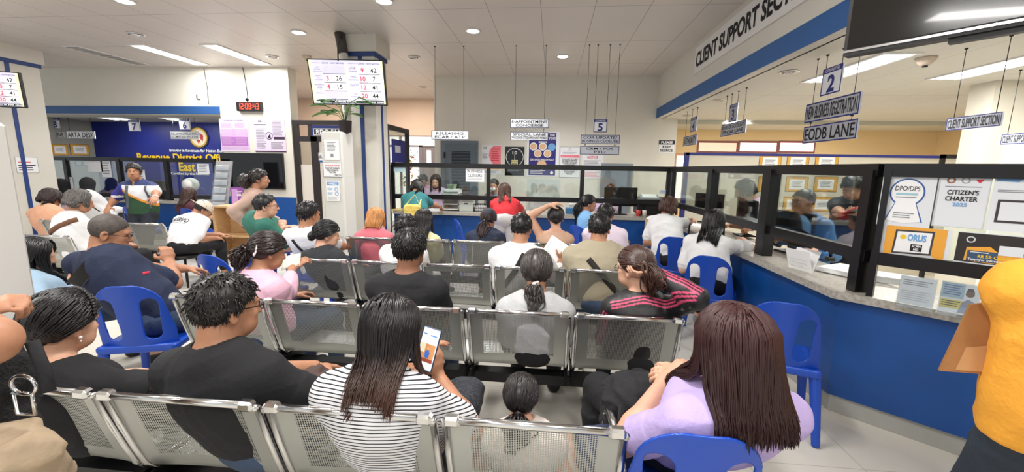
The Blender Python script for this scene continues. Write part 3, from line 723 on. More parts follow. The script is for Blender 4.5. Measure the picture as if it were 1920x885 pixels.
# ================================================================ STEEL BENCHES
PITCH_S = .575; SW = .545
PERF = mat_perf('perforated_steel', 'aeb0ac', .0078, .0026, .075, SW - .075, .05, .32)
STEEL = mat('satin_steel', 'b4b6b2', .3, .8)
def bench_seat_parts(root, x):
    """one seat of a bench, its back to -Y: backrest, seat pan, chrome side frames"""
    # profile (y, z): backrest top at y=0, z=.80, seat front at y=.50
    prof = [(-.015, .792), (-.004, .80), (.006, .795), (.012, .78), (.045, .66), (.078, .55), (.105, .47), (.125, .44)]
    def dens(P, n):
        out = []
        for a, b in zip(P, P[1:]):
            for i in range(n): out.append((a[0] + (b[0] - a[0]) * i / n, a[1] + (b[1] - a[1]) * i / n))
        return out + [P[-1]]
    pr = dens(prof, 2); nx = 5
    vs = []; uv = []; fs = []; s = 0
    L = [0]
    for a, b in zip(pr, pr[1:]): L.append(L[-1] + math.dist(a, b))
    for j, (y, z) in enumerate(pr):
        for i in range(nx + 1):
            u = SW * i / nx; vs.append((x + u - SW / 2, y + .018 * (1 - (2 * i / nx - 1) ** 2), z)); uv.append((u, L[j]))
    for j in range(len(pr) - 1):
        for i in range(nx): a = j * (nx + 1) + i; fs.append((a, a + 1, a + nx + 2, a + nx + 1))
    m = MB(PERF); m.add(vs, fs, True); m.build('backrest', root, uv)
    pr = dens([(.125, .44), (.16, .425), (.30, .418), (.44, .435), (.475, .432), (.49, .41)], 2); vs = []; uv = []; fs = []; L = [0]
    for a, b in zip(pr, pr[1:]): L.append(L[-1] + math.dist(a, b))
    for j, (y, z) in enumerate(pr):
        for i in range(nx + 1):
            u = SW * i / nx; vs.append((x + u - SW / 2, y + (.018 * (1 - (2 * i / nx - 1) ** 2) if j < 2 else 0), z)); uv.append((u, L[j]))
    for j in range(len(pr) - 1):
        for i in range(nx): a = j * (nx + 1) + i; fs.append((a, a + 1, a + nx + 2, a + nx + 1))
    m = MB(PERF); m.add(vs, fs, True); m.build('seat', root, uv)
    for sx in (-1, 1):
        xx = x + sx * (SW / 2 - .004); m = MB(CHROME)
        m.tube([(xx, -.012, .79), (xx, .008, .785), (xx, .045, .655), (xx, .080, .545), (xx, .108, .465), (xx, .14, .425), (xx, .30, .405), (xx, .46, .418)], .0125, 8); m.build('side_frame', root)
        m = MB(STEELD); m.b2((xx - .008, .09, .35), (xx + .008, .30, .41)); m.build('bracket', root)
    m = MB(CHROME); m.tube([(x - SW / 2 + .01, -.006, .797), (x + SW / 2 - .01, -.006, .797)], .0125, 8); m.build('top_bar', root)
    for sx in (-1, 1): m = MB(CHROME); m.box((x + sx * (SW / 2 - .028), -.006, .797), (.05, .034, .034), bev=.008); m.build('clamp', root)
def bench(name_label, x0, y, n, rz=0, group='perforated steel benches', arms=(True, True), gaps=()):
    t = thing('steel_bench', name_label, 'bench', (x0, y, 0), rz, group)
    w = PITCH_S * n
    for i in range(n): bench_seat_parts(t, PITCH_S * (i + .5))
    MB(BLACKP).b2((.05, .17, .30), (w - .05, .25, .36)).build('beam', t)
    for xx in ((.45, w - .45) if n > 2 else (.3, w - .3)):
        m = MB(BLACKP); m.b2((xx - .03, .17, .05), (xx + .03, .25, .30)); m.build('leg', t)
        m = MB(CHROME); m.tube([(xx, -.08, .025), (xx, -.02, .045), (xx, .21, .06), (xx, .46, .045), (xx, .52, .025)], .026, 8, flat=.8); m.build('foot', t)
    for k, xx in enumerate((.005, w - .005)):
        if not arms[k]: continue
        m = MB(CHROME); m.tube([(xx, .08, .60), (xx, .14, .62), (xx, .2, .635), (xx, .28, .64), (xx, .36, .63), (xx, .41, .615), (xx, .445, .585), (xx, .458, .545), (xx, .45, .505), (xx, .42, .46), (xx, .36, .41), (xx, .25, .34)], .018, 8, flat=.7); m.build('armrest', t)
    return t
bench('steel bench at the lower edge, with the small child\'s head showing over it', -2.62, 1.13, 5)
bench('steel bench of the black T-shirt, grey top and track jacket sitters', -2.17, 2.10, 5, arms=(False, True))
bench('steel bench of the people with crossbody straps and the black blazer', -2.16, 3.10, 5, arms=(False, False))
bench('steel bench by the counter, carrying the orange haired and the bare-shouldered person', -2.17, 4.16, 5, arms=(False, False))
b = bench('steel bench behind the person in the navy shirt, its armrest beside the white printed T-shirt', -6.45, 4.63, 3, arms=(False, True))
bench('steel bench beside the striped column, under the grey haired person in white', -6.5, 3.66, 3, arms=(False, False))

# ================================================================ BLUE PLASTIC CHAIRS
def sub_field(lo, hi, h, fn):
    f = Field(lo, hi, h); fn(f); return f.mesh()
def make_plastic_chair(h=.006):
    out = {}
    def back(f):
        # rounded arch in the (x,z) plane, leaning back, two tall openings
        tilt = Matrix.Rotation(.16, 3, 'X'); c = Vector((0, -.20, .43)); n = tilt @ Vector((0, 1, 0))
        q = f.blk(f.lo - 1, f.lo + 9); sl, X, Y, Z = q
        z = (Z - c.z) / cos(.16); 
        wid = .205 - .05 * np.clip(z - .12, 0, .3) / .3
        zt = np.clip(z, 0, .27); rr = .15
        px = np.abs(X); d2 = np.maximum(px - wid, -z); 
        # top corner rounding
        dx = px - (wid - .12); dz = z - (.415 - .12); corner = np.sqrt(np.maximum(dx, 0) ** 2 + np.maximum(dz, 0) ** 2) - .12
        d2 = np.maximum(d2, np.where((dx > 0) | (dz > 0), corner, -1))
        def hole(cx, cz, hx, hz, sl_):
            xx = px - (cx + sl_ * (z - cz)); r = min(hx, hz) * .98
            a = np.abs(xx) - hx + r; b = np.abs(z - cz) - hz + r
            return np.sqrt(np.maximum(a, 0) ** 2 + np.maximum(b, 0) ** 2) + np.minimum(np.maximum(a, b), 0) - r
        d2 = np.maximum(d2, -hole(.105, .19, .042, .135, .05))
        yy = Y - (c.y - (Z - c.z) * .16) - .05 * (px / .2) ** 2
        d = np.maximum(d2, np.abs(yy) - .006)
        f.g = np.minimum(f.g, d.astype(np.float32))
    out['backrest'] = sub_field((-.24, -.33, .38), (.24, -.08, .88), h * .8, back)
    def seat(f):
        f.box((0, 0, .43), (.42, .40, .016), 0, .007); f.box((0, .19, .42), (.40, .03, .035), .02, .012)
        for s in (-1, 1): f.box((s * .20, 0, .422), (.025, .40, .04), .02, .01)
        f.ell((0, .01, .462), (.16, .15, .029), .004, mode='sub')
        f.box((0, -.195, .425), (.40, .03, .05), .02, .012)
    out['seat'] = sub_field((-.26, -.27, .37), (.26, .25, .48), h * .8, seat)
    legs = []
    for sx, sy in ((-1, -1), (1, -1), (-1, 1), (1, 1)):
        def leg(f):
            f.cone((sx * .185, sy * .175, .43), (sx * .225, sy * .225, .005), (.032, .022), (.022, .016), .01, flat=True)
        legs.append(sub_field((sx * .2 - .07, sy * .2 - .07, -.02), (sx * .2 + .07, sy * .2 + .07, .47), h, leg))
    out['legs'] = legs; return out
PCH = make_plastic_chair()
_pc = {}
def plastic_chair(label, x, y, rz, group='blue plastic chairs'):
    if 'o' in _pc: return dup(_pc['o'], (x, y, 0), rz, label, group)
    t = thing('plastic_chair', label, 'chair', (x, y, 0), rz, group)
    np_obj('backrest', *PCH['backrest'], BPLAST, t); np_obj('seat', *PCH['seat'], BPLAST, t)
    for V, F in PCH['legs']: np_obj('leg', V, F, BPLAST, t)
    _pc['o'] = t; return t
for lb, px, py, z, rz in (
  ('blue plastic chair of the person in the lilac shirt, at the photo\'s lower edge', 1325, 838, .81, -.05),
  ('empty blue plastic chair against the side counter', 1478, 568, .84, -.35),
  ('blue plastic chair of the long haired woman in white who leans on the side counter', 1330, 482, .83, -.45),
  ('blue plastic chair of the person in white with brown hair and a shoulder strap', 1265, 446, .83, -.4),
  ('blue plastic chair turned sideways before the counter, beside the yellow shirt', 852, 412, .83, -1.1),
  ('blue plastic chair of the person in the light blue shirt', 1078, 425, .82, -.95),
  ('blue plastic chair hidden behind the orange haired person in pink', 765, 372, .83, 0),
  ('blue plastic chair of the person in the navy shirt', 225, 540, .83, .3),
  ('empty blue plastic chair before the knees of the person in the navy shirt', 385, 480, .83, -.2),
  ('blue plastic chair between the pink shirt and the wooden shelf', 457, 475, .83, -.1),
  ('blue plastic chair of the person in the green shirt', 483, 415, .83, -.5),
  ('blue plastic chair of the person with the black collar', 572, 452, .83, -.1),
  ('blue plastic chair at the side room counter behind the standing man', 238, 388, .83, -.1),
  ('blue plastic chair of the person in the maroon top', 345, 392, .83, -.2),
):
    p = atz(px, py, z); f = Vector((-sin(rz), cos(rz), 0)); c = p + f * .27
    plastic_chair(lb, c.x, c.y, rz)
# ================================================================ PEOPLE
def nrm(v):
    v = np.array(v, float); return v / (np.linalg.norm(v) + 1e-9)
def ik(a, b, l1, l2, pole):
    a = np.array(a, float); b = np.array(b, float); d = b - a; D = np.linalg.norm(d)
    if D > (l1 + l2) * .995: b = a + d / D * (l1 + l2) * .995; d = b - a; D = np.linalg.norm(d)
    if D < abs(l1 - l2) + .02: D = abs(l1 - l2) + .02
    x = d / np.linalg.norm(d); p = np.array(pole, float); p -= x * p.dot(x); p = nrm(p)
    c = (l1 * l1 + D * D - l2 * l2) / (2 * D); hh = math.sqrt(max(l1 * l1 - c * c, 0)); return a + x * c + p * hh, b
def rotm(yaw=0, pitch=0, roll=0):
    """head turn: yaw to the person's left, pitch > 0 looks down, roll > 0 tilts to the right"""
    return np.array(Matrix.Rotation(yaw, 3, 'Z') @ Matrix.Rotation(-pitch, 3, 'X') @ Matrix.Rotation(roll, 3, 'Y'))
SKIN = mat('skin', 'b88a6c', .55, attr=True, nz=.06, nscale=30, bump=.06, bscale=220)
SK = dict(tan='b07d5f', fair='cf9f84', brown='8e5f45', lite='d8ad92')
HAIRM = {}
def hairmat(c, r=.36):
    if c not in HAIRM: HAIRM[c] = mat('hair_' + c, c, r, nz=.35, nscale=26, attr=False, stretch=(9, 9, .7))
    return HAIRM[c]
def cloth(c, nm=None, **k):
    kk = dict(rough=.85, nz=.06, nscale=9, bump=.25, bscale=60); kk.update(k); return mat(nm or 'fabric_' + c, c, **kk)

class Person:
    """Local frame: +Y is where the chest faces, origin on the floor under the pelvis."""
    def __init__(s, label, x, y, th, head, zp=.53, sex='f', s_=1.0, bulk=1.0, hy=0, hp=.15, hr=0, skin='tan', h=.010,
                 lh=None, rh=None, lpole=(-.32, -.4, -1), rpole=(.32, -.4, -1), re=None, lhd=None, rhd=None, lhn=None, rhn=None, lcurl=.45, rcurl=.45,
                 stand=False, lf=None, rf=None, bulge=.05, twist=0, shw=None, legs=True, age=1.0, detail=False, world=True):
        s.label = label; s.sex = sex; s.s = s_; s.h = h; s.bulk = bulk; s.detail = detail
        s.loc = np.array([x, y, 0.]); s.th = th; c, sn = cos(th), sin(th); s.Rw = np.array([[c, -sn, 0], [sn, c, 0], [0, 0, 1]])
        L = s.tolocal; s.hc = L(head); s.HR = rotm(hy, hp, hr); k = s_
        P = np.array([0, 0, zp]); s.P = P
        N = s.hc + s.HR @ np.array([0, -.030, -.118]) * k + np.array([0, -.022, -.058]) * k
        s.N = N
        mid = (P + N) / 2; ax = nrm(N - P); bk = nrm(np.cross(ax, (1, 0, 0))); bk = -bk if bk[1] > 0 else bk
        s.mid = mid + bk * bulge
        def sp(t): return (1 - t) ** 2 * P + 2 * t * (1 - t) * s.mid + t * t * N
        s.sp = sp
        f = sex == 'f'
        sw = (shw or (.146 if f else .170)) * k * (1 + (bulk - 1) * .5)
        lat = np.array(Matrix.Rotation(twist, 3, 'Z') @ Vector((1, 0, 0))); s.lat = lat
        up = nrm(sp(1) - sp(.8)); s.up = up
        sh = N - up * .05 * k + np.array([0, .0, 0]); s.LS, s.RS = sh - lat * sw, sh + lat * sw
        # arms
        ul, fl = .275 * k, .245 * k
        dl = np.array([-.11, .30, zp + .10]); dr = np.array([.11, .30, zp + .10])
        if stand: dl = np.array([-.24, .06, zp - .06]); dr = np.array([.24, .06, zp - .06])
        lt = L(lh) if (lh is not None and world) else (np.array(lh) if lh is not None else dl); rt = L(rh) if (rh is not None and world) else (np.array(rh) if rh is not None else dr)
        s.LE, s.LW = ik(s.LS, lt, ul, fl, lpole); s.RE, s.RW = ik(s.RS, rt, ul, fl, rpole)
        if re is not None: s.RE = L(re); s.RW = L(rh)
        s.lhd = nrm(s.Rw.T @ np.array(lhd)) if lhd is not None else nrm(nrm(s.LW - s.LE) + np.array([.1, .2, -.2])); s.rhd = nrm(s.Rw.T @ np.array(rhd)) if rhd is not None else nrm(nrm(s.RW - s.RE) + np.array([-.1, .2, -.2]))
        s.lhn = nrm(s.Rw.T @ np.array(lhn)) if lhn is not None else np.array([.35, .1, -1.]); s.rhn = nrm(s.Rw.T @ np.array(rhn)) if rhn is not None else np.array([-.35, .1, -1.])
        s.lcurl, s.rcurl = lcurl, rcurl
        # legs
        hw = (.088 if f else .085) * k; s.LH = P + np.array([-hw, .02, -.02]); s.RH = P + np.array([hw, .02, -.02])
        tl, cl = .415 * k, .40 * k
        if stand:
            s.LF = np.array([-.10, .02, .075]) if lf is None else L(lf); s.RF = np.array([.10, .02, .075]) if rf is None else L(rf); pole = (0, 1, 0)
        else:
            s.LF = np.array([-.13, .44 * k, .075]) if lf is None else L(lf); s.RF = np.array([.13, .44 * k, .075]) if rf is None else L(rf); pole = (0, .6, 1)
        s.LK, s.LF = ik(s.LH, s.LF, tl, cl, pole); s.RK, s.RF = ik(s.RH, s.RF, tl, cl, pole)
        s.skin = np.array(lin(SK.get(skin, skin))[:3]); s.legs = legs
        s.root = thing('person', label, 'person', tuple(s.loc), th)
        # bounds
        pts = [s.hc + 0, P, N, s.LE, s.LW, s.RE, s.RW, s.LW + s.lhd * .2, s.RW + s.rhd * .2, s.LS, s.RS, s.LK, s.RK, s.LF, s.RF, s.LF + np.array([0, .2, -.08]), s.RF + np.array([0, .2, -.08])]
        pts = np.array(pts); s.lo = pts.min(0) - np.array([.17, .2, .06]); s.hi = pts.max(0) + np.array([.17, .17, .18]); s.lo[2] = max(s.lo[2], -.01)
    def tolocal(s, p): return s.Rw.T @ (np.array(p, float) - s.loc)
    def toworld(s, p): return s.Rw @ np.array(p, float) + s.loc
    def hp_(s, *p): return s.hc + s.HR @ (np.array(p, float) * s.s)
    # -- primitive groups
    def torso(s, F, infl=0.0, k=.035, up_to=1.0, lowcut=None):
        f = s.sex == 'f'; b = s.bulk; q = s.s
        prof = [(0, .170, .118), (.22, .158, .112), (.45, .145, .102), (.68, .152, .108), (.86, .144, .096), (.97, .10, .072)] if f else [(0, .166, .118), (.22, .165, .116), (.45, .162, .112), (.68, .172, .118), (.86, .162, .104), (.97, .112, .078)]
        lat = s.lat
        for (t0, a0, c0), (t1, a1, c1) in zip(prof, prof[1:]):
            F.cone(s.sp(t0), s.sp(t1), (a0 * q * b, c0 * q * b), (a1 * q * b, c1 * q * b), k, side=lat, infl=infl)
        for S in (s.LS, s.RS):
            F.cone(s.N - s.up * .012 * q, S + s.up * .0 * q, .046 * q, .054 * q * (1 + (b - 1) * .5), .04, infl=infl)
        if f:
            ch = s.sp(.66); fw = nrm(np.cross(s.up, s.lat)); fw = fw if fw[1] > 0 else -fw
            for sx in (-1, 1): F.ell(ch + s.lat * sx * .07 * q + fw * .085 * q * b, (.062 * q, .055 * q, .062 * q), .05, infl=infl)
    def arm(s, F, side, infl=0.0, part='all', cut=None, k=.03):
        f = s.sex == 'f'; q = s.s * (1 + (s.bulk - 1) * .6)
        S, E, Wt = (s.LS, s.LE, s.LW) if side < 0 else (s.RS, s.RE, s.RW)
        r0, r1, r2, r3 = (.050, .040, .037, .025) if f else (.057, .045, .043, .030)
        if part in ('all', 'upper'):
            if cut is not None:
                e = S + (E - S) * cut; rr = r0 + (r1 - r0) * cut
                F.cone(S, e + (E - S) * .0, r0 * q, rr * q, k, infl=infl); 
                F.cone(S + (e - S) * .55, e, (r0 * .45 + rr * .55) * q, rr * q + .006, .006, infl=infl + .003, flat=True)
            else: F.cone(S, E, r0 * q, r1 * q, k, infl=infl)
        if part in ('all', 'fore'):
            c = 1.0 if cut is None or part == 'all' else cut
            m = E + (Wt - E) * .28
            F.cone(E, m, r1 * q, r2 * 1.08 * q, k, infl=infl); e2 = E + (Wt - E) * c
            F.cone(m, e2, r2 * 1.08 * q, (r3 if c > .9 else r2 * .9) * q, k, infl=infl)
    def hand(s, F, side):
        q = s.s * (.98 if s.sex == 'f' else 1.06)
        Wt, d, n, cu = (s.LW, s.lhd, s.lhn, s.lcurl) if side < 0 else (s.RW, s.rhd, s.rhn, s.rcurl)
        n = n - d * d.dot(n); n = nrm(n); th = np.cross(d, n) * (1 if side > 0 else -1)
        if s.h > .009:   # seen small: palm and five short fingers
            pass
        kk = Wt + d * .088 * q
        F.cone(Wt - d * .01, Wt + d * .05 * q, (.027 * q, .018 * q), (.037 * q, .0165 * q), .012, side=th); F.cone(Wt + d * .05 * q, kk, (.038 * q, .0165 * q), (.039 * q, .013 * q), .01, side=th)
        for i, (ln, r) in enumerate(((.072, .0088), (.080, .0090), (.074, .0088), (.058, .0078))):
            r = max(r * q, s.h * .95); p = kk + th * (.0285 - .019 * i) * q; a = cu * .75 + .04 * i
            for j, fr in enumerate((.46, .30, .24)):
                dd = d * cos(a) + n * sin(a) + th * (.10 - .07 * i) * (1 - cu); e = p + nrm(dd) * ln * fr * q
                F.cone(p, e, r * (1 - .08 * j), r * (.94 - .08 * j), .004); p = e; a += cu * (1.25 if j == 0 else .8)
        p = Wt + d * .022 * q + th * .028 * q; dd = nrm(d * .62 + th * .62 + n * (.2 + .5 * cu)); r = max(.0105 * q, s.h * 1.0)
        e = p + dd * .05 * q; F.cone(p - th * .01, e, r * 1.25, r, .012); d3 = nrm(d * .85 + th * (.25 - .5 * cu) + n * (.2 + .5 * cu)); F.cone(e, e + d3 * .034 * q, r, r * .82, .004)
    def leg(s, F, side, infl=0.0, cut=1.0, k=.03):
        f = s.sex == 'f'; q = s.s * (1 + (s.bulk - 1) * .6); H, K, A = (s.LH, s.LK, s.LF) if side < 0 else (s.RH, s.RK, s.RF)
        F.cone(H, K, .088 * q, .060 * q, k, infl=infl)
        m = K + (A - K) * .3; F.cone(K, m, .056 * q, .056 * q, k, infl=infl); F.cone(m, K + (A - K) * cut, .056 * q, (.036 if cut > .9 else .05) * q, k, infl=infl, flat=cut < .99)
    def foot(s, F, side, infl=0.0):
        A = s.LF if side < 0 else s.RF; q = s.s
        F.cone(A + np.array([0, -.045, -.035]) * q, A + np.array([side * .02, .16, -.05]) * q, (.036 * q, .036 * q), (.042 * q, .022 * q), .02, infl=infl); F.cone(A, A + np.array([0, .05, -.035]) * q, .036 * q, .036 * q, .02, infl=infl)
    def head(s, F):
        q = s.s; R = s.HR; f = s.sex == 'f'; H = s.hp_; E = lambda c, r, k=.015, mode='add': F.ell(H(*c), np.array(r) * q, k, R=R, mode=mode)
        F.cone(s.N - s.up * .03, H(0, -.03, -.055), (.058 if f else .066) * q * (1 + (s.bulk - 1) * .5), (.050 if f else .058) * q, .025)
        E((0, -.012, .028), (.073, .092, .084)); E((0, .028, -.025), (.058, .064, .082), .02); E((0, .040, -.075), (.042, .040, .034) if f else (.047, .042, .038), .025)
        for sx in (-1, 1):
            E((sx * .036, .062, -.022), (.024, .022, .022), .015); E((sx * .028, .055, -.06), (.03, .03, .03), .02)
            E((sx * .032, .096, .006), (.016, .013, .011), .012, 'sub')
            E((sx * .075, -.012, -.008), (.012, .020, .032), .006); E((sx * .083, -.006, -.006), (.007, .011, .019), .004, 'sub'); E((sx * .076, -.008, -.034), (.008, .010, .011), .006)
        F.cone(H(-.036, .080, .022), H(.036, .080, .022), .011 * q, .011 * q, .014)
        F.cone(H(0, .088, .012), H(0, .106, -.026), .008 * q, .0125 * q, .009)
        for sx in (-1, 1): E((sx * .011, .096, -.029), (.008, .010, .008), .006)
        F.cone(H(-.018, .089, -.053), H(.018, .089, -.053), .0075 * q, .0075 * q, .006); F.cone(H(-.014, .089, -.064), H(.014, .089, -.064), .008 * q, .008 * q, .006)
        E((0, .098, -.0585), (.022, .01, .0022), .003, 'sub')
    def body(s):
        F = Field(s.lo, s.hi, s.h); s.torso(F); 
        for sd in (-1, 1): s.arm(F, sd)
        for sd in (-1, 1): s.hand(F, sd)
        if s.legs:
            for sd in (-1, 1): s.leg(F, sd); s.foot(F, sd)
        s.head(F); V, T = F.mesh()
        col = np.tile(s.skin, (len(V), 1)); l = (V - s.hc) @ s.HR / s.s   # head-local
        def blob(c, r, tint, a=1.0):
            d = np.sqrt((((l - np.array(c)) / np.array(r)) ** 2).sum(1)); w = np.clip(1.3 - d, 0, 1)[:, None] * a; col[:] = col * (1 - w) + np.array(tint) * w
        sk = s.skin
        if s.detail:
            lipc = sk * np.array([.86, .52, .5])
            blob((0, .096, -.058), (.021, .02, .011), lipc, .9)
            for sx in (-1, 1):
                for u in (.018, .03, .042): blob((sx * u, .088, .0265 - (u - .03) ** 2 * 12), (.009, .02, .0042), (.02, .015, .012), .9)
                blob((sx * .042, .07, -.025), (.022, .03, .02), sk * np.array([1.0, .78, .72]), .45)
            blob((0, .106, -.028), (.014, .012, .01), sk * np.array([1, .85, .8]), .4)
        for sx in (-1, 1): blob((sx * .08, -.01, -.01), (.014, .02, .03), sk * np.array([1.0, .8, .74]), .5)
        s.bodyF = F
        s.bo = np_obj('body', V, T, SKIN, s.root, True, col)
        if s.detail:
            for sx in (-1, 1):
                m = MB(mat('eye_white', 'ece6e0', .25)); R = Matrix(s.HR.tolist()); c = Vector(s.hp_(sx * .031, .0745, .005)); m.ball(c, .0115 * s.s, 12, 8, R)
                m.mat(mat('iris', '1d120c', .15)); m.ball(c + R @ Vector((sx * .0, .0085, -.001)) * s.s, .0052 * s.s, 10, 6, R); m.build('eye', s.root)
        return s
    def shirt(s, m, sleeve='short', infl=.012, cut=None, wr=.005, name='shirt', seed=1, collar=None, neck=None, hem=None, paint=None, h=None, capes=0, op=False):
        F = Field(s.lo, s.hi, h or s.h); s.torso(F, infl, .045)
        for sd in (-1, 1):
            if sleeve == 'short': s.arm(F, sd, infl + .004, 'upper', cut or .62)
            elif sleeve == 'long': s.arm(F, sd, infl + .002, 'upper'); s.arm(F, sd, infl + .002, 'fore', cut or .93)
            elif sleeve == 'cap': s.arm(F, sd, infl + .003, 'upper', cut or .3)
        if wr: F.wrinkle(wr, seed)
        if s.legs and not hem: F.plane((0, 0, -1), -(s.P[2] - .06 * s.s))
        if hem: F.plane((0, 0, -1), -hem)
        # neckline: take the base of the neck out again
        nb = s.N; hd = nrm(s.hp_(0, -.03, -.055) - nb); rr = (neck or .062) * s.s * (1 + (s.bulk - 1) * .3)
        F.cone(nb + hd * .022 * s.s, nb + hd * .3, rr * 1.0, rr * 1.5, .006, mode='sub', flat=True)
        if neck and neck > .07: F.ell(nb + np.array([0, .05, .005]) * s.s, (rr * 1.0, .06 * s.s, .06 * s.s), .01, mode='sub')
        if collar:
            F.cone(nb - hd * .01, nb + hd * collar, .074 * s.s, .068 * s.s, .01, flat=True); F.cone(nb + hd * (collar - .035), nb + hd * (collar + .1), .060 * s.s, .062 * s.s, .003, mode='sub', flat=True)
            F.box(nb + hd * collar + np.array([0, .07, .0]), (.03, .06, .10), .004, mode='sub')
        V, T = F.mesh(); s.shF = F
        col = paint(s, V) if paint else None
        o = np_obj(name, V, T, m, s.root, True, col); s.so = o
        s.bvh = BVHTree.FromPolygons([tuple(v) for v in V], [tuple(t) for t in T]); return s
    def pants(s, m, infl=.012, cut=.93, wr=.005, name='trousers', seed=5, h=None):
        F = Field(s.lo, s.hi, h or max(s.h, .008)); q = s.s; b = s.bulk; f = s.sex == 'f'
        F.cone(s.sp(0), s.sp(.24), (.165 * q * b, .115 * q * b), (.150 * q * b, .108 * q * b), .04, side=s.lat, infl=infl - .003)
        F.ell(s.P + np.array([0, -.03, -.02]), (.165 * q * b, .12 * q * b, .10 * q), .04)
        for sd in (-1, 1): s.leg(F, sd, infl, cut)
        if wr: F.wrinkle(wr, seed)
        F.plane((0, 0, 1), s.P[2] + .13 * q); V, T = F.mesh(); np_obj(name, V, T, m, s.root); return s
    def shoes(s, m, name='shoe'):
        for sd in (-1, 1):
            A = s.LF if sd < 0 else s.RF; F = Field(A - .14, A + np.array([.14, .26, .06]), .008); s.foot(F, sd, .010); F.plane((0, 0, -1), -(A[2] - .072)); F.plane((0, 0, 1), A[2] - .005); V, T = F.mesh(); np_obj(name, V, T, m, s.root)
        return s
    # -- hair
    def _cap(s, F, infl, off=0.0, k=0.0, slope=.86, top=None):
        """scalp shell above the slanted hairline"""
        n = nrm((0, .74, -.66)); 
        # plane through (0,.078,.062) and (0,-.07,-.07)
        d = nrm((0, .148, .132)); n = np.array([0, d[2], -d[1]]); c = n.dot(np.array([0, .078, .062])) + off
        q = s.s
        F.ell(s.hp_(0, -.012, .028), np.array((.073, .092, .084)) * q, k, R=s.HR, infl=infl * q, clip=[(n, (c - n.dot(np.array([0, -.012, .028]))) * q)])
    def strands(s, F0, n, L, spread, seed, r=.004, part=0.0, frontcut=.9, drop=None, wave=0.0, pts=11, push=None, sides=4, curlin=0.0):
        """hanging locks from the crown over the scalp, then down"""
        rg = np.random.default_rng(seed); Vs = []; Fs = []; q = s.s; b = 0; Rh = s.HR; RwT = None
        Lr = L if hasattr(L, '__len__') else (L * .7, L)
        for i in range(n):
            az = rg.uniform(-pi + .0, pi)                      # 0 = back
            az = az * frontcut if abs(az * frontcut) <= pi else az
            y0 = rg.uniform(-.03, .05); root = np.array([part + rg.normal() * .006, y0, .118])
            lead = np.array([sin(az), -cos(az), 0]);
            rad = np.array([.073 + .014 + spread * rg.uniform(.2, 1), .092 + .014 + spread * rg.uniform(.2, 1), .084 + .012 + spread * .6 * rg.uniform(0, 1)])
            P = []; ctr = np.array([0, -.012, .028]); ph_ = rg.uniform(-.3, .16)
            for t in np.linspace(0, 1, 5):
                ph = ph_ + t * (1.74 - ph_); P.append(ctr + np.array([lead[0] * sin(ph) * rad[0] + part * (1 - t), lead[1] * sin(ph) * rad[1] + y0 * (1 - t) * .6, cos(ph) * rad[2]]))
            P = [s.hc + Rh @ (p * q) for p in P]
            ln = rg.uniform(*Lr) * q; last = P[-1]; dirn = np.array([0, 0, -1.0]); out = Rh @ lead; out[2] = 0; m = pts - 5; ph0 = rg.uniform(0, 6); w2 = rg.uniform(-1, 1)
            xb = last[0] - s.hc[0]; back_ = 1.0 if (cos(az) > -.25) else 0.0
            for j in range(1, m + 1):
                t = j / m; p = last + dirn * ln * t + np.array([-xb * (.16 + curlin * 6) * t * back_ + w2 * .012 * t, -(.05 * abs(sin(az)) + .01) * math.sin(t * 1.57) * back_, 0]) + wave * np.array([sin(ph0 + 9 * t), cos(ph0 + 8 * t), 0]) * t
                P.append(p)
            P = np.array(P)
            if F0 is not None:
                for j in range(5, len(P)):
                    for _ in range(18):
                        if float(F0.at(P[j])) < .008 + .004 * (i % 3):
                            P[j] = P[j] + (np.array([0, -.012, .0]) if back_ else np.array([0, .012, 0]))
                        else: break
                for j in range(6, len(P) - 1): P[j] = (P[j - 1] + 2 * P[j] + P[j + 1]) / 4
            R = r * rg.uniform(.7, 1.4) * np.array([1.0] * (len(P) - 3) + [.8, .55, .15])
            T = np.gradient(P, axis=0); T /= np.linalg.norm(T, axis=1, keepdims=True) + 1e-9
            ref = np.array([.3, .8, .5]); U = np.cross(T, ref); U /= np.linalg.norm(U, axis=1, keepdims=True) + 1e-9; Wv = np.cross(T, U)
            for a in np.linspace(0, 2 * pi, sides, endpoint=False): Vs.append(P + (U * cos(a) + Wv * sin(a)) * R[:, None])
            m_ = len(P)
            for kx in range(sides):
                k2 = (kx + 1) % sides
                for j in range(m_ - 1): Fs.append((b + kx * m_ + j, b + k2 * m_ + j, b + k2 * m_ + j + 1, b + kx * m_ + j + 1))
            b += sides * m_
        return np.concatenate(Vs), np.array(Fs)
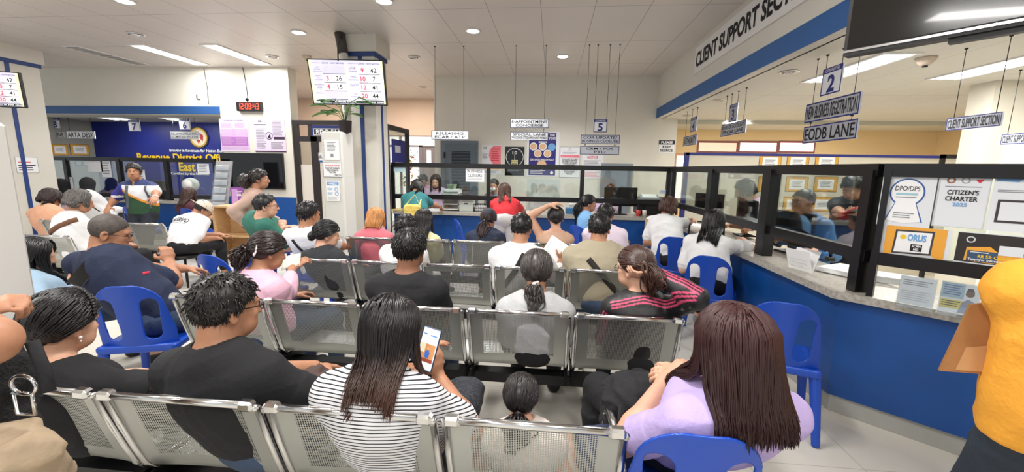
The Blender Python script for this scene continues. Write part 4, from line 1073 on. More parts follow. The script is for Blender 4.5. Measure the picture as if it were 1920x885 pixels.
    def tufts(s, n, ln, seed, r=.0036, infl=.012, lift=.3, off=0.0, whorl=(.01, -.06), sides=4, mess=.35, fwd=0.0):
        rg = np.random.default_rng(seed); q = s.s; Vs = []; Fs = []; b = 0; ctr = np.array([0, -.012, .028]); rad = np.array([.073, .092, .084]) + infl
        d0 = nrm((0, .148, .132)); nn = np.array([0, d0[2], -d0[1]]); cc = nn.dot(np.array([0, .078, .062])) + off
        k = 0
        while k < n:
            v = nrm(rg.normal(size=3)); p = ctr + v * rad
            if nn.dot(p) > cc: continue
            k += 1
            fl = np.array([p[0] - whorl[0], p[1] - whorl[1] + fwd, 0]); fl[2] = -.2 - .9 * max(0, .06 - p[2]) / .1; fl = fl - v * fl.dot(v); fl = nrm(fl) + rg.normal(size=3) * mess
            l = ln * rg.uniform(.6, 1.3); P = [p - v * .004]
            for j in range(1, 4):
                t = j / 3; P.append(p + (nrm(fl) * (1 - lift * .5) + v * lift) * l * t - v * .25 * l * t * t + np.array([0, 0, -.15 * l * t * t]))
            P = np.array([s.hc + s.HR @ (x * q) for x in P]); R = r * np.array([1, 1, .75, .15]) * rg.uniform(.7, 1.3)
            T = np.gradient(P, axis=0); T /= np.linalg.norm(T, axis=1, keepdims=True) + 1e-9; U = np.cross(T, s.HR @ v); U /= np.linalg.norm(U, axis=1, keepdims=True) + 1e-9; Wv = np.cross(T, U)
            for a in np.linspace(0, 2 * pi, sides, endpoint=False): Vs.append(P + (U * cos(a) + Wv * sin(a)) * R[:, None])
            for kx in range(sides):
                k2 = (kx + 1) % sides
                for j in range(3): Fs.append((b + kx * 4 + j, b + k2 * 4 + j, b + k2 * 4 + j + 1, b + kx * 4 + j + 1))
            b += sides * 4
        return np.concatenate(Vs), np.array(Fs)
    def hair(s, kind, col='16110f', n=260, ln=None, seed=1, infl=.014, off=0.0, name='hair', part=0.0, r=None, spread=.012, m=None, lift=.35, whorl=(.01, -.06), mess=.35, frontcut=.68, wave=0.0, tail=None, curlin=0.0):
        lo = s.hc - np.array([.17, .2, .2]); hi = s.hc + np.array([.17, .2, .18])
        if kind in ('long', 'bob'): lo[2] -= (ln or .3)
        F = Field(lo, hi, max(s.h * .8, .005)); parts = []
        s._cap(F, infl, off)
        H = s.hp_; q = s.s
        if kind in ('long', 'bob'):
            L = ln or .3
            c0 = H(0, -.03, .0)
            F.cone(c0, c0 + np.array([0, -.012, -min(L * .55, .16)]) * q, ((.073 + infl) * q, .075 * q), (.072 * q, .055 * q), .02, side=s.HR @ np.array([1., 0, 0]))
            F.ell(H(0, .075, -.03), np.array((.066, .05, .11)) * q, .01, R=s.HR, mode='sub')
        if kind == 'bun' or kind == 'pony':
            bc = np.array(tail or (0, -.115, -.01)); F.ell(H(*bc), np.array((.038, .036, .036)) * q * (1.0 if kind == 'bun' else .7), .012, R=s.HR)
        V, T = F.mesh(); parts.append((V, T))
        if kind == 'short' or kind == 'curly':
            parts.append(s.tufts(n, ln or .028, seed, r or .0036, infl - .003, lift, off, whorl, mess=mess))
        elif kind in ('long', 'bob'):
            parts.append(s.strands(getattr(s, 'shF', None), n, ln or .3, spread, seed, r or .0042, part, frontcut, wave=wave, curlin=curlin))
        elif kind in ('bun', 'pony'):
            # combed-back locks gathered at the tie
            rg = np.random.default_rng(seed); Vs = []; m2 = MB(); bc = np.array(tail or (0, -.115, -.01)); rad = np.array([.073, .092, .084]) + infl + .002; ctr = np.array([0, -.012, .028])
            for i in range(n):
                az = rg.uniform(-2.5, 2.5); el = rg.uniform(-.15, 1.4); v = np.array([sin(az) * cos(el), -cos(az) * cos(el) if abs(az) > 1e9 else cos(az) * cos(el), sin(el)])
                p = ctr + v * rad; d0 = nrm((0, .148, .132)); nn = np.array([0, d0[2], -d0[1]])
                if nn.dot(p) > nn.dot(np.array([0, .078, .062])) + off: continue
                vb = nrm((bc - ctr) / rad); P = []
                for t in np.linspace(0, 1, 6):
                    w = v * (1 - t) + vb * t; w = nrm(w); P.append(s.hc + s.HR @ ((ctr + w * (rad + .003 * sin(pi * t) + .002 * (i % 2))) * q))
                m2.tube(P, [(r or .004)] * 5 + [.002], 4, False)
            if kind == 'pony':
                b0 = np.array(H(*bc)); L = ln or .2
                for i in range(n // 2):
                    o_ = rg.normal(size=3) * .012; l = L * rg.uniform(.7, 1.05); back = s.HR @ np.array([0, -1., 0]); P = []
                    for t in np.linspace(0, 1, 7): P.append(b0 + o_ * (.4 + 1.3 * sin(pi * min(t * 1.1, 1))) + back * .05 * sin(min(t * 3, 1.57)) + np.array([0, 0, -l * t]) + wave * np.array([sin(7 * t + i), cos(6 * t + i * 2), 0]) * t)
                    if hasattr(s, 'shF'):
                        for j in range(2, 7):
                            for _ in range(8):
                                if float(s.shF.at(P[j])) < .01: P[j] = P[j] + np.array([0, -.012, 0])
                    m2.tube(P, [(r or .004) * 1.1] * 5 + [.003, .001], 4, False)
            if kind == 'bun':
                b0 = bc
                for i in range(max(n // 5, 16)):
                    a0 = rg.uniform(0, 2 * pi); tl = rg.normal(size=3) * .5; P = []
                    for t in np.linspace(0, 3.6, 8):
                        w = np.array([cos(a0 + t), .35 * sin(2 * t + a0) + tl[1] * .3, sin(a0 + t)]); P.append(s.hc + s.HR @ ((b0 + nrm(w) * .038) * q))
                    m2.tube(P, (r or .004) * 1.2, 4, False)
            if m2.v: parts.append((np.array(m2.v), np.array([f for f in m2.f if len(f) == 4])))
        elif kind == 'shaved': pass
        Vv = []; Ff = []; b = 0
        for V, T in parts: Vv.append(V); Ff.append(T + b); b += len(V)
        s.ho = np_obj(name, np.concatenate(Vv), np.concatenate(Ff), m or hairmat(col), s.root); return s
    def hijab(s, m, name='headscarf'):
        lo = s.hc - .28; hi = s.hc + .2; lo[2] -= .1; F = Field(lo, hi, .010); q = s.s; H = s.hp_
        F.ell(H(0, -.015, .02), np.array((.092, .112, .105)) * q, .02, R=s.HR); F.cone(H(0, -.02, -.05), s.N + np.array([0, 0, -.06]), (.085, .095), (.15, .12), .04); F.ell(H(0, .085, -.02), np.array((.055, .06, .075)) * q, .01, R=s.HR, mode='sub'); F.wrinkle(.005, 3)
        V, T = F.mesh(); np_obj(name, V, T, m, s.root); return s
    # -- worn things
    def ribbon(s, pts, wid, m, name='bag_strap', frm=(0, -1, 0), lift=.006, th=.004):
        """strap across the shirt: pts (x, z) seen from behind (or another side), laid on the cloth"""
        out = []; fr = Vector(frm)
        P = [Vector((a[0], 0, a[1])) if len(a) == 2 else Vector(a) for a in pts]; Q = []
        for a, b in zip(P, P[1:]):
            for i in range(8): Q.append(a.lerp(b, i / 8))
        Q.append(P[-1]); cs = []
        for p in Q:
            hit = s.bvh.ray_cast(p + fr * 1.0 if len(pts[0]) == 2 else p + fr * .5, -fr)
            if hit[0] is not None: cs.append((hit[0] + fr * lift, hit[1]))
        if len(cs) < 2: return s
        grid = []
        for i, (p, n) in enumerate(cs):
            t = (cs[min(i + 1, len(cs) - 1)][0] - cs[max(i - 1, 0)][0]).normalized(); sd = t.cross(fr).normalized(); grid.append([p - sd * wid / 2, p, p + sd * wid / 2])
        mb = MB(m); mb.sheet(grid, th); mb.build(name, s.root); return s
    def glasses(s, m=None):
        m = m or BLACKF; H = s.hp_; f = MB(m); R = s.HR
        for sx in (-1, 1):
            ring = [H(sx * .032 + .023 * cos(a), .104 - abs(sx * .032 + .023 * cos(a)) * .12, .004 + .017 * sin(a)) for a in np.linspace(0, 2 * pi, 15)]; f.tube(ring, .002, 5)
            f.tube([H(sx * .055, .097, .008), H(sx * .072, .06, .008), H(sx * .078, 0, .006), H(sx * .078, -.02, -.006)], .0022, 5)
        f.tube([H(-.009, .105, .006), H(.009, .105, .006)], .002, 5); f.build('glasses', s.root); return s
    def mask(s, m):
        F = Field(s.hc - .14, s.hc + .14, .006); q = s.s; F.ell(s.hp_(0, .05, -.05), np.array((.058, .062, .05)) * q, 0, R=s.HR); F.ell(s.hp_(0, .035, -.05), np.array((.056, .062, .06)) * q, 0, R=s.HR, mode='sub'); V, T = F.mesh(); np_obj('face_mask', V, T, m, s.root); return s
    def print_text(s, body, cx, cz, w, h, m, rot=0.0, name='shirt_print', bold=.02, up=.0):
        vs, fs, ww, hh = text_geo(body, bold); mb = MB(m); out = []
        for x, y in vs:
            a, b = (x - .5) * w, (y - .5) * h; dv = Vector((0, 1, -up)).normalized(); p = Vector((cx + a * cos(rot) - b * sin(rot), s.N[1], cz + a * sin(rot) + b * cos(rot))) - dv * 1.0; hit = s.bvh.ray_cast(p, dv); out.append((hit[0] - dv * .004) if hit[0] is not None else None)
        if any(o is None for o in out): print('PRINT MISS', body, sum(o is None for o in out), len(out)); return s
        mb.add(out, fs); mb.build(name, s.root); return s
# ---- who sits and stands where (head centre from its place in the photograph at a depth of the seat rows)
Y1, Y2, Y3, Y4 = 1.13, 2.10, 3.10, 4.16
JEAN = cloth('3a4a63', 'denim', nz=.15); BLK = cloth('17171b', 'black_cloth'); DGR = cloth('2b2c31', 'charcoal_cloth'); WHT = cloth('e6e5e6', 'white_cloth'); KHK = cloth('8b7d66', 'khaki_cloth')
SHOE = mat('shoe_black', '19191a', .5); SNEAK = mat('sneaker_grey', '8b8d90', .7, nz=.3, nscale=60)
NEAR, MID, FAR = .0062, .009, .0125
def sit(label, px, py, hy_, row=None, pel=None, dx=0.0, th=0.0, zp=.53, **k):
    hd = aty(px, py, hy_)
    if pel is None: pel = (hd.x + dx, row + .25)
    return Person(label, pel[0], pel[1], th, hd, zp, **k)
def W3(px, py, y): return tuple(aty(px, py, y))

# front row ---------------------------------------------------------------
p = sit('person with a black braided hairband in a black lace-sleeved top, beside the black polo', 120, 607, 1.33, Y1, dx=.03, s_=.98, hy=-.05, hp=.2, skin='fair', h=NEAR, bulk=1.08,
        lh=(-1.35, 1.66, .62), rh=(-.98, 1.62, .66), rpole=(.6, -.3, -1)).body()
p.shirt(BLK, 'short', cut=.75, neck=.085, wr=.004).pants(BLK).hair('bun', '141013', n=520, tail=(0, -.075, -.035), infl=.022, off=-.012, r=.0035).shoes(SHOE)
m = MB(mat('hairband_black', '101014', .3, bump=.3, bscale=300))
R_ = p.HR
for i in range(26):
    a = -1.45 + 2.9 * i / 25; m.ball(p.hp_(.098 * sin(a), .028, .03 + .105 * cos(a)), .0095, 8, 6)
m.build('hairband', p.root)
m = MB(mat('pearl', 'e9e2dc', .2)); m.ball(p.hp_(.086, -.004, -.045), .006, 10, 8); m.ball(p.hp_(.086, -.002, -.060), .004, 8, 6); m.build('earring', p.root)
# lace sleeve: a band of open flower work on the near arm
e = p.RS + (p.RE - p.RS) * .45; F_ = Field(np.minimum(p.RS, p.RE) - .12, np.maximum(p.RS, p.RE) + .12, .005); F_.cone(e, p.RS + (p.RE - p.RS) * 1.0, .066, .060, 0, flat=True); F_.cone(e - (p.RE - p.RS) * .1, p.RS + (p.RE - p.RS) * 1.1, .060, .055, 0, mode='sub', flat=True)
V_, T_ = F_.mesh(); np_obj('lace_sleeve', V_, T_, mat('lace_black', '241c1c', .9, nz=.75, nscale=55), p.root)

p = sit('person in a black polo shirt and black glasses, next to the woman in stripes', 426, 577, 1.33, Y1, dx=.08, s_=1.02, shw=.16, hy=-.48, hp=.1, sex='m', skin='tan', h=NEAR, bulk=1.03, lh=(-1.05, 1.72, .62), rh=(-.70, 1.62, .66), rhd=(.8, .5, 0), rcurl=.3).body()
p.shirt(BLK, 'short', cut=.72, collar=.045, wr=.004, seed=4).pants(JEAN).hair('curly', '171210', n=1900, ln=.024, seed=5, infl=.015, off=-.006, r=.0026, lift=.22, mess=.45).glasses().shoes(SHOE)

p = sit('person with long dark hair in a black and white striped top, looking at a phone', 733, 622, 1.30, Y1, dx=-.02, s_=.98, hy=-.35, hp=.42, skin='tan', h=NEAR, bulk=1.04, bulge=.06,
        rh=W3(822, 705, 1.50), lh=W3(800, 690, 1.56), rpole=(.9, .0, -.9), lpole=(-.6, -.2, -.9), rhd=(-.12, .15, 1), lhd=(.25, .2, .9), rhn=(-.9, .3, 0), lhn=(.8, .2, 0), rcurl=.55, lcurl=.6).body()
STR = bpy.data.materials.new('striped_jersey'); STR.use_nodes = True; nt = STR.node_tree
tc = nt.nodes.new('ShaderNodeTexCoord'); sp_ = nt.nodes.new('ShaderNodeSeparateXYZ'); nt.links.new(tc.outputs['Object'], sp_.inputs[0])
ad = nt.nodes.new('ShaderNodeMath'); ad.operation = 'MULTIPLY_ADD'; ad.inputs[1].default_value = .35; nt.links.new(sp_.outputs[1], ad.inputs[0]); nt.links.new(sp_.outputs[2], ad.inputs[2])
m1 = nt.nodes.new('ShaderNodeMath'); m1.operation = 'MULTIPLY'; m1.inputs[1].default_value = 1 / .0125; nt.links.new(ad.outputs[0], m1.inputs[0])
m2_ = nt.nodes.new('ShaderNodeMath'); m2_.operation = 'FRACT'; nt.links.new(m1.outputs[0], m2_.inputs[0])
m3 = nt.nodes.new('ShaderNodeMath'); m3.operation = 'LESS_THAN'; m3.inputs[1].default_value = .3; nt.links.new(m2_.outputs[0], m3.inputs[0])
mx_ = nt.nodes.new('ShaderNodeMix'); mx_.data_type = 'RGBA'; mx_.inputs[6].default_value = lin('e4e3e6'); mx_.inputs[7].default_value = lin('1c1c24'); nt.links.new(m3.outputs[0], mx_.inputs[0])
nt.links.new(mx_.outputs[2], nt.nodes['Principled BSDF'].inputs['Base Color']); nt.nodes['Principled BSDF'].inputs['Roughness'].default_value = .85
p.shirt(STR, 'short', cut=.8, neck=.075, wr=.004, seed=7, infl=.016).pants(JEAN)
# hair: black at the root, brown towards the ends (dyed)
HB = bpy.data.materials.new('hair_black_to_brown'); HB.use_nodes = True; nt = HB.node_tree
tc = nt.nodes.new('ShaderNodeTexCoord'); sp_ = nt.nodes.new('ShaderNodeSeparateXYZ'); nt.links.new(tc.outputs['Object'], sp_.inputs[0])
mr = nt.nodes.new('ShaderNodeMapRange'); mr.inputs[1].default_value = p.hc[2] - .02; mr.inputs[2].default_value = p.hc[2] - .23; nt.links.new(sp_.outputs[2], mr.inputs[0])
mx_ = nt.nodes.new('ShaderNodeMix'); mx_.data_type = 'RGBA'; mx_.inputs[6].default_value = lin('120e10'); mx_.inputs[7].default_value = lin('5e3c2c'); nt.links.new(mr.outputs[0], mx_.inputs[0]); nt.links.new(mx_.outputs[2], nt.nodes['Principled BSDF'].inputs['Base Color']); nt.nodes['Principled BSDF'].inputs['Roughness'].default_value = .34
p.hair('long', n=1500, ln=.215, seed=8, infl=.011, off=.004, part=-.01, r=.0034, spread=.008, m=HB, frontcut=.80, curlin=.015).shoes(SHOE)
PHONEP = p

p = sit('small child with dark hair in a low ponytail, seated alone on the front bench', 977, 744, 1.42, pel=(-.05, 1.42), zp=.48, s_=.70, hy=-.05, hp=.1, skin='fair', h=.007, shw=.16, lh=(-.20, 1.46, .50), rh=(.10, 1.46, .50), lpole=(-.5, -.3, -1), rpole=(.5, -.3, -1)).body()
p.shirt(cloth('d9cfc6', 'cream_cloth'), 'none', neck=.07).pants(cloth('8d6f80', 'mauve_cloth')).hair('pony', '1b1414', n=380, ln=.08, tail=(0, -.10, -.05), r=.0034, off=.0).shoes(SNEAK)
m = MB(RED); m.lathe(p.hp_(0, -.098, -.045), [(.012, -.008), (.016, 0), (.012, .008)], 12, axis=(0, 1, .3)); m.build('hair_tie', p.root)

LILC = cloth('b9a6d8', 'lilac_cloth')
p = sit('person with straight reddish brown hair in a lilac shirt, on a blue chair', 1374, 652, 1.26, pel=(.53, 1.52), zp=.55, th=.22, s_=1.06, hy=.15, hp=.15, skin='fair', h=NEAR, bulk=1.0, bulge=.0, shw=.155,
        lh=W3(1246, 716, 1.44), rh=W3(1296, 712, 1.48), lpole=(-.8, -.3, -.9), rpole=(.8, -.2, -.9), lhd=(.5, .2, .4), rhd=(-.9, .1, .25), lcurl=.75, rcurl=.6, lhn=(.6, .3, -.5), rhn=(-.2, .5, -.7), lf=(.24, 1.86, .075), rf=(.44, 1.94, .075)).body()
p.shirt(LILC, 'short', cut=.72, neck=.07, infl=.012, wr=.005, seed=12).pants(BLK)
HR2 = bpy.data.materials.new('hair_red_to_dark'); HR2.use_nodes = True; nt = HR2.node_tree
tc = nt.nodes.new('ShaderNodeTexCoord'); sp_ = nt.nodes.new('ShaderNodeSeparateXYZ'); nt.links.new(tc.outputs['Object'], sp_.inputs[0])
mr = nt.nodes.new('ShaderNodeMapRange'); mr.inputs[1].default_value = p.hc[2] + .12; mr.inputs[2].default_value = p.hc[2] + .0; nt.links.new(sp_.outputs[2], mr.inputs[0])
mx_ = nt.nodes.new('ShaderNodeMix'); mx_.data_type = 'RGBA'; mx_.inputs[6].default_value = lin('3d1a19'); mx_.inputs[7].default_value = lin('2b0f0e'); nt.links.new(mr.outputs[0], mx_.inputs[0]); nt.links.new(mx_.outputs[2], nt.nodes['Principled BSDF'].inputs['Base Color']); nt.nodes['Principled BSDF'].inputs['Roughness'].default_value = .5
p.hair('long', n=1700, ln=.245, seed=18, infl=.018, off=.004, part=.0, r=.0034, spread=.016, curlin=-.04, m=HR2, frontcut=.80).shoes(SHOE)

# the man in yellow at the edge, and the woman at the opposite edge
hd = Vector((1.60, 1.34, 1.42)); YELC = cloth('e9a233', 'mustard_cloth', bump=.35)
p = Person('person in a mustard T-shirt and dark jeans, standing with a brown envelope under the arm', 1.58, 1.30, -.35, hd, zp=.79, sex='m', s_=.93, skin='tan', h=.008, stand=True, bulk=1.12, lh=(1.76, 1.60, .95), lpole=(-.9, .1, -.5), rh=(1.85, 1.5, .95), lhd=(.5, .8, -.1)).body()
p.shirt(YELC, 'short', cut=.85, infl=.032, wr=.006, seed=22).pants(cloth('26303c', 'dark_denim', nz=.2), infl=.010).hair('short', n=200).shoes(SHOE)
YM = p
EL = Vector(W3(-22, 640, .70)); hd = EL + Vector((-.36, -.14, .38))
p = Person('person with a raised bare forearm in black, standing at the edge with tan bag', hd.x, hd.y - .02, -.3, hd, zp=.88, sex='f', s_=1.0, skin='tan', h=.008, stand=True, bulk=1.15, rh=W3(-75, 604, .84), re=EL, rpole=(1, -.2, -.6), rhd=(.6, .5, .35), rcurl=.95).body()
p.shirt(BLK, 'cap', neck=.075, infl=.016).pants(KHK).hair('long', n=200, ln=.25).shoes(SHOE)
EDGE = p

# second row ---------------------------------------------------------------
p = sit('person with short black hair in a black T-shirt, seated in front of the phone user', 769, 468, 2.32, Y2, s_=1.0, hy=-.05, hp=.12, sex='m', skin='brown', h=NEAR, bulk=1.0).body()
p.shirt(BLK, 'short', neck=.072, wr=.004, seed=31).pants(JEAN).hair('short', '161313', n=1100, ln=.034, seed=32, infl=.017, off=-.016, r=.0032, whorl=(.0, -.05), lift=.3, mess=.22).shoes(SHOE)

GRY = cloth('b3b4b6', 'grey_jersey')
p = sit('person with greying dark hair in a low clipped tail and a grey top', 1006, 508, 2.36, Y2, s_=1.0, hy=.0, hp=.2, skin='tan', h=.0075, bulk=1.1).body()
GH = mat('hair_streaked', '3a3432', .38, nz=.9, nscale=30, stretch=(6, 3, .5))
p.shirt(GRY, 'long', neck=.066, seed=41, wr=.005).pants(BLK).hair('pony', '26201f', n=520, ln=.13, tail=(0, -.10, -.075), infl=.014, m=GH, wave=.012, r=.004).shoes(SHOE)
m = MB(mat('hair_clip_white', 'eadfd8', .3)); m.ball(p.hp_(0, -.135, -.065), (.02, .01, .012), 10, 6); m.ball(p.hp_(.012, -.14, -.055), .008, 8, 6); m.build('hair_clip', p.root)

TRK = mat('track_jacket', '141417', .5, attr=True, nz=.08, bump=.2)
def trackpaint(s, V):
    col = np.tile(np.array(lin('141417')[:3]), (len(V), 1)); pk = np.array(lin('cf4a70')[:3])
    for S, E, Wt in ((s.LS, s.LE, s.LW), (s.RS, s.RE, s.RW)):
        for a, b in ((s.N - s.up * .02, S), (S, E), (E, Wt)):
            w = nrm(b - a); L = np.linalg.norm(b - a); q = V - a; t = q @ w; r = q - t[:, None] * w
            o = nrm(np.cross(w, (0, 1, 0)) if abs(w[1]) < .9 else np.array([0, 0, 1])); o = o if o[2] > 0 or abs(o[2]) < .2 else -o
            out = nrm(np.array([(S[0] - s.N[0]) * 2.2, -.75, .42])); out = nrm(out - w * out.dot(w)); sd = np.cross(w, out)
            x = r @ sd; near = (t > -.02) & (t < L + .02) & ((r @ out) > .01)
            for c in (-.018, 0, .018): col[near & (np.abs(x - c) < .0045)] = pk
    for S, Wt, E in ((0, s.LW, s.LE), (0, s.RW, s.RE)):
        w = nrm(Wt - E); t = (V - Wt) @ w; r = np.linalg.norm((V - Wt) - t[:, None] * w, axis=1)
        for c in (-.03, -.045): col[(np.abs(t - c) < .005) & (r < .07)] = pk
    return col
p = sit('person in a black track jacket with pink stripes, holding up a brown ponytail', 1190, 503, 2.34, Y2, dx=.05, s_=1.0, hy=.75, hp=.15, skin='fair', h=NEAR, bulk=1.02, rh=W3(1228, 512, 2.22), rpole=(.55, -.9, .15), rhd=(-.95, .1, -.15), rhn=(0, .5, .8), rcurl=.45).body()
p.shirt(TRK, 'long', neck=.064, collar=.05, seed=51, wr=.004, paint=trackpaint, h=.0052).pants(BLK).hair('pony', '2a1a16', n=620, ln=.17, tail=(-.05, -.105, .035), infl=.016, r=.0036, m=mat('hair_auburn', '3c2218', .36, nz=.5, nscale=24, stretch=(6, 6, .7))).glasses().shoes(SHOE)
m = MB(mat('scrunchie', '19151a', .8)); m.lathe(p.hp_(-.05, -.112, .035), [(.018, -.014), (.026, -.004), (.024, .008), (.016, .014)], 14, axis=(0, 1, -.1)); m.build('hair_tie', p.root)

PNK = cloth('e3b4c8', 'pink_cloth')
p = sit('person in a pink blouse with a white hair clip, holding folded paper', 503, 472, 2.40, pel=(-1.76, 2.36), th=-.22, s_=.97, hy=-.35, hp=.3, skin='tan', h=.0075, bulk=1.08, rh=W3(548, 503, 2.72), rhd=(.5, .5, .45), rcurl=.5).body()
p.shirt(PNK, 'long', cut=.6, neck=.068, seed=61).pants(JEAN).hair('pony', '2a1e1c', n=420, ln=.13, tail=(-.03, -.115, -.01), infl=.02, wave=.014, r=.004).shoes(SHOE)
m = MB(mat('clip_pearl', 'f2e4e6', .25)); ring = [p.hp_(.055 + .012 * cos(a), -.10 - .0 * sin(a), .0 + .034 * sin(a)) for a in np.linspace(0, 2 * pi, 13)]; m.tube(ring, .005, 6); m.build('hair_clip', p.root)

# third row ---------------------------------------------------------------
p = sit('person with a black hair bun in a black blazer', 613, 440, 3.35, pel=(-1.75, 3.36), th=-.2, s_=.98, hy=-.7, hp=.2, skin='fair', h=MID, bulk=1.02).body()
p.shirt(DGR, 'long', neck=.07, infl=.018, wr=.003, seed=71).pants(BLK).hair('bun', '121014', n=320, tail=(-.02, -.115, -.03), r=.0045, infl=.016).shoes(SHOE)
p = sit('person in white, mostly hidden behind the black T-shirt wearer', 762, 428, 3.42, Y3, s_=.96, hy=0, hp=.2, skin='tan', h=.011).body()
p.shirt(WHT, 'short').pants(JEAN).hair('short', '1a1516', n=250, ln=.03, r=.005, infl=.02, off=-.02).shoes(SHOE)
p = sit('person with short black hair in a white shirt with a black strap', 978, 428, 3.42, Y3, dx=-.03, s_=1.02, hy=-.1, hp=.15, sex='m', skin='tan', h=MID, bulk=1.05, rh=W3(1052, 490, 3.72), rhd=(.1, .3, .9), rhn=(-.9, .3, 0)).body()
p.shirt(WHT, 'long', cut=.5, neck=.07, seed=81).pants(BLK).hair('short', '141113', n=420, ln=.022, r=.004, infl=.013, off=-.022, mess=.3).shoes(SHOE)
z0 = p.N[2]; p.ribbon([(.07, z0 + .0), (.01, z0 - .12), (-.13, z0 - .33)], .042, BLK); m = MB(BLK); m.lathe(tuple(p.N + np.array([0, 0, .012])), [(.066, -.008), (.07, 0), (.064, .008)], 18); m.build('lanyard', p.root); WHITEP = p
BEI = cloth('aaa089', 'beige_cloth')
p = sit('person with short black hair in a beige T-shirt with a dark crossbody strap', 1124, 428, 3.42, Y3, dx=.0, s_=1.04, hy=-.25, hp=.12, sex='m', skin='tan', h=MID, bulk=1.22).body()
p.shirt(BEI, 'short', neck=.072, infl=.018, seed=91).pants(JEAN).hair('short', '151314', n=420, ln=.022, r=.004, infl=.013, off=-.02, mess=.3).shoes(SHOE)
z0 = p.N[2]; p.ribbon([(-.10, z0 - .03), (.0, z0 - .14), (.17, z0 - .33)], .045, cloth('2c2623', 'strap_brown'))

# fourth row ---------------------------------------------------------------
p = sit('person with dyed orange shoulder-length hair in a pink blouse, by the column', 705, 410, 4.40, Y4, s_=.96, hp=.1, skin='fair', h=.0105, bulk=1.22).body()
p.shirt(cloth('d2707c', 'coral_cloth'), 'short', cut=.8, neck=.06).pants(BLK).hair('bob', n=420, ln=.11, r=.006, infl=.016, spread=.01, frontcut=.8, m=mat('hair_orange', 'c98a4e', .4, nz=.35, nscale=20, stretch=(6, 6, .6))).shoes(SHOE)
p = sit('person with very long black hair in a pale yellow shirt', 795, 413, 4.40, Y4, s_=.97, hy=-.3, hp=.1, skin='tan', h=.0105).body()
p.shirt(cloth('e4ddaa', 'pale_yellow_cloth'), 'short', cut=.7).pants(BLK).hair('long', '181212', n=520, ln=.30, r=.006, infl=.012, spread=.008, frontcut=.8).shoes(SHOE)
p = sit('person in a dark cap and a navy jacket with white piping, carrying a backpack', 916, 412, 4.62, pel=(-.68, 4.46), s_=.98, hy=-.2, hp=.45, skin='tan', h=.0105, bulk=1.1, bulge=.08).body()
p.shirt(cloth('232c42', 'navy_jacket'), 'long').pants(BLK).hair('pony', '2a1b19', n=260, ln=.22, r=.006, tail=(0, -.105, -.05)).shoes(SHOE)
F_ = Field(p.hc - .16, p.hc + .2, .008); F_.ell(p.hp_(0, -.012, .035), (.092, .112, .098), 0, R=p.HR, clip=[((0, .0, -1.), .01)]); V_, T_ = F_.mesh(); np_obj('cap', V_, T_, cloth('3a3d49', 'cap_grey'), p.root)
for sx in (-1, 1): p.ribbon([(sx * .09, p.N[2] - .01), (sx * .11, p.N[2] - .2), (sx * .08, p.N[2] - .36)], .05, DGR)
for sx in (-1, 1): p.ribbon([(sx * .145, p.N[2] - .06), (sx * .16, p.N[2] - .3)], .008, WHT, 'piping')
p = sit('person with bare shoulders, one hand resting on the head', 1042, 408, 4.42, Y4, s_=.97, hy=.05, hp=.05, skin='fair', h=MID, lh=W3(1030, 385, 4.36), lpole=(-1, .1, .1), lhd=(.95, .1, .25), lhn=(0, .3, -1)).body()
p.shirt(cloth('d7b5a0', 'nude_top'), 'none', up_to=None) if 0 else p.shirt(cloth('c9a48c', 'nude_top'), 'none', neck=.11, infl=.006, hem=p.P[2] - .06)
p.hair('bun', '171214', n=300, r=.005, tail=(0, -.085, -.02), infl=.013).pants(JEAN).shoes(SHOE)
p = sit('person in a pink and white shirt, beyond the beige T-shirt wearer', 1136, 402, 4.55, Y4, dx=.04, s_=.98, hy=-.35, hp=.15, sex='m', skin='tan', h=.0105).body()
p.shirt(cloth('e3d3e2', 'pale_pink_cloth'), 'short').pants(JEAN).hair('curly', '1a1516', n=300, ln=.028, r=.0045, infl=.015, off=-.012).shoes(SHOE)

# at the counters ---------------------------------------------------------
def chairat(px, py, z, rz):
    q = atz(px, py, z); return q + Vector((-sin(rz), cos(rz), 0)) * .27
c = chairat(1265, 446, .83, -.4)
p = Person('person with brown hair and a black shoulder strap in a white T-shirt, at the corner', c.x - .05, c.y + .02, -.45, aty(1254, 388, 5.35), zp=.55, s_=.98, hy=-.55, hp=.3, skin='tan', h=MID, bulk=1.1, rh=W3(1316, 408, 5.85), rpole=(.7, -.3, -.6)).body()
p.shirt(WHT, 'short', cut=.8, infl=.016).pants(BLK).hair('bob', '4a2c22', n=420, ln=.10, r=.0055, infl=.026, spread=.02, frontcut=.72).shoes(SHOE)
p.ribbon([(.10, p.N[2] - .02), (.14, p.N[2] - .16), (.16, p.N[2] - .33)], .02, BLK)
c = chairat(1330, 482, .83, -.45)
p = Person('person with long black hair in a white T-shirt, leaning over the side counter to write', c.x, c.y + .02, -.5, aty(1338, 418, 4.15), zp=.56, s_=1.0, hy=-.3, hp=.4, skin='fair', h=MID, bulge=.07, rh=W3(1392, 449, 4.30), rpole=(.8, -.4, -.2), rhd=(.5, .8, -.1)).body()
p.shirt(WHT, 'short', cut=.85, neck=.07, infl=.018, wr=.006).pants(BLK).hair('long', '171315', n=800, ln=.2, r=.005, infl=.012, spread=.01, frontcut=.78, part=.01).shoes(SNEAK)
c = chairat(1078, 425, .82, -.95)
p = Person('person with a long black ponytail in a light blue shirt, seated sideways at the counter', c.x + .12, c.y, -1.25, aty(1104, 382, 5.75), zp=.55, s_=.96, hy=-.15, hp=.1, skin='tan', h=MID, detail=True).body()
p.shirt(cloth('7fb2e0', 'light_blue_cloth'), 'short', cut=.8, collar=.035).pants(cloth('1d2233', 'dark_navy_cloth')).hair('pony', '140f12', n=320, ln=.32, r=.0055, tail=(0, -.11, .02), infl=.014).shoes(SHOE)
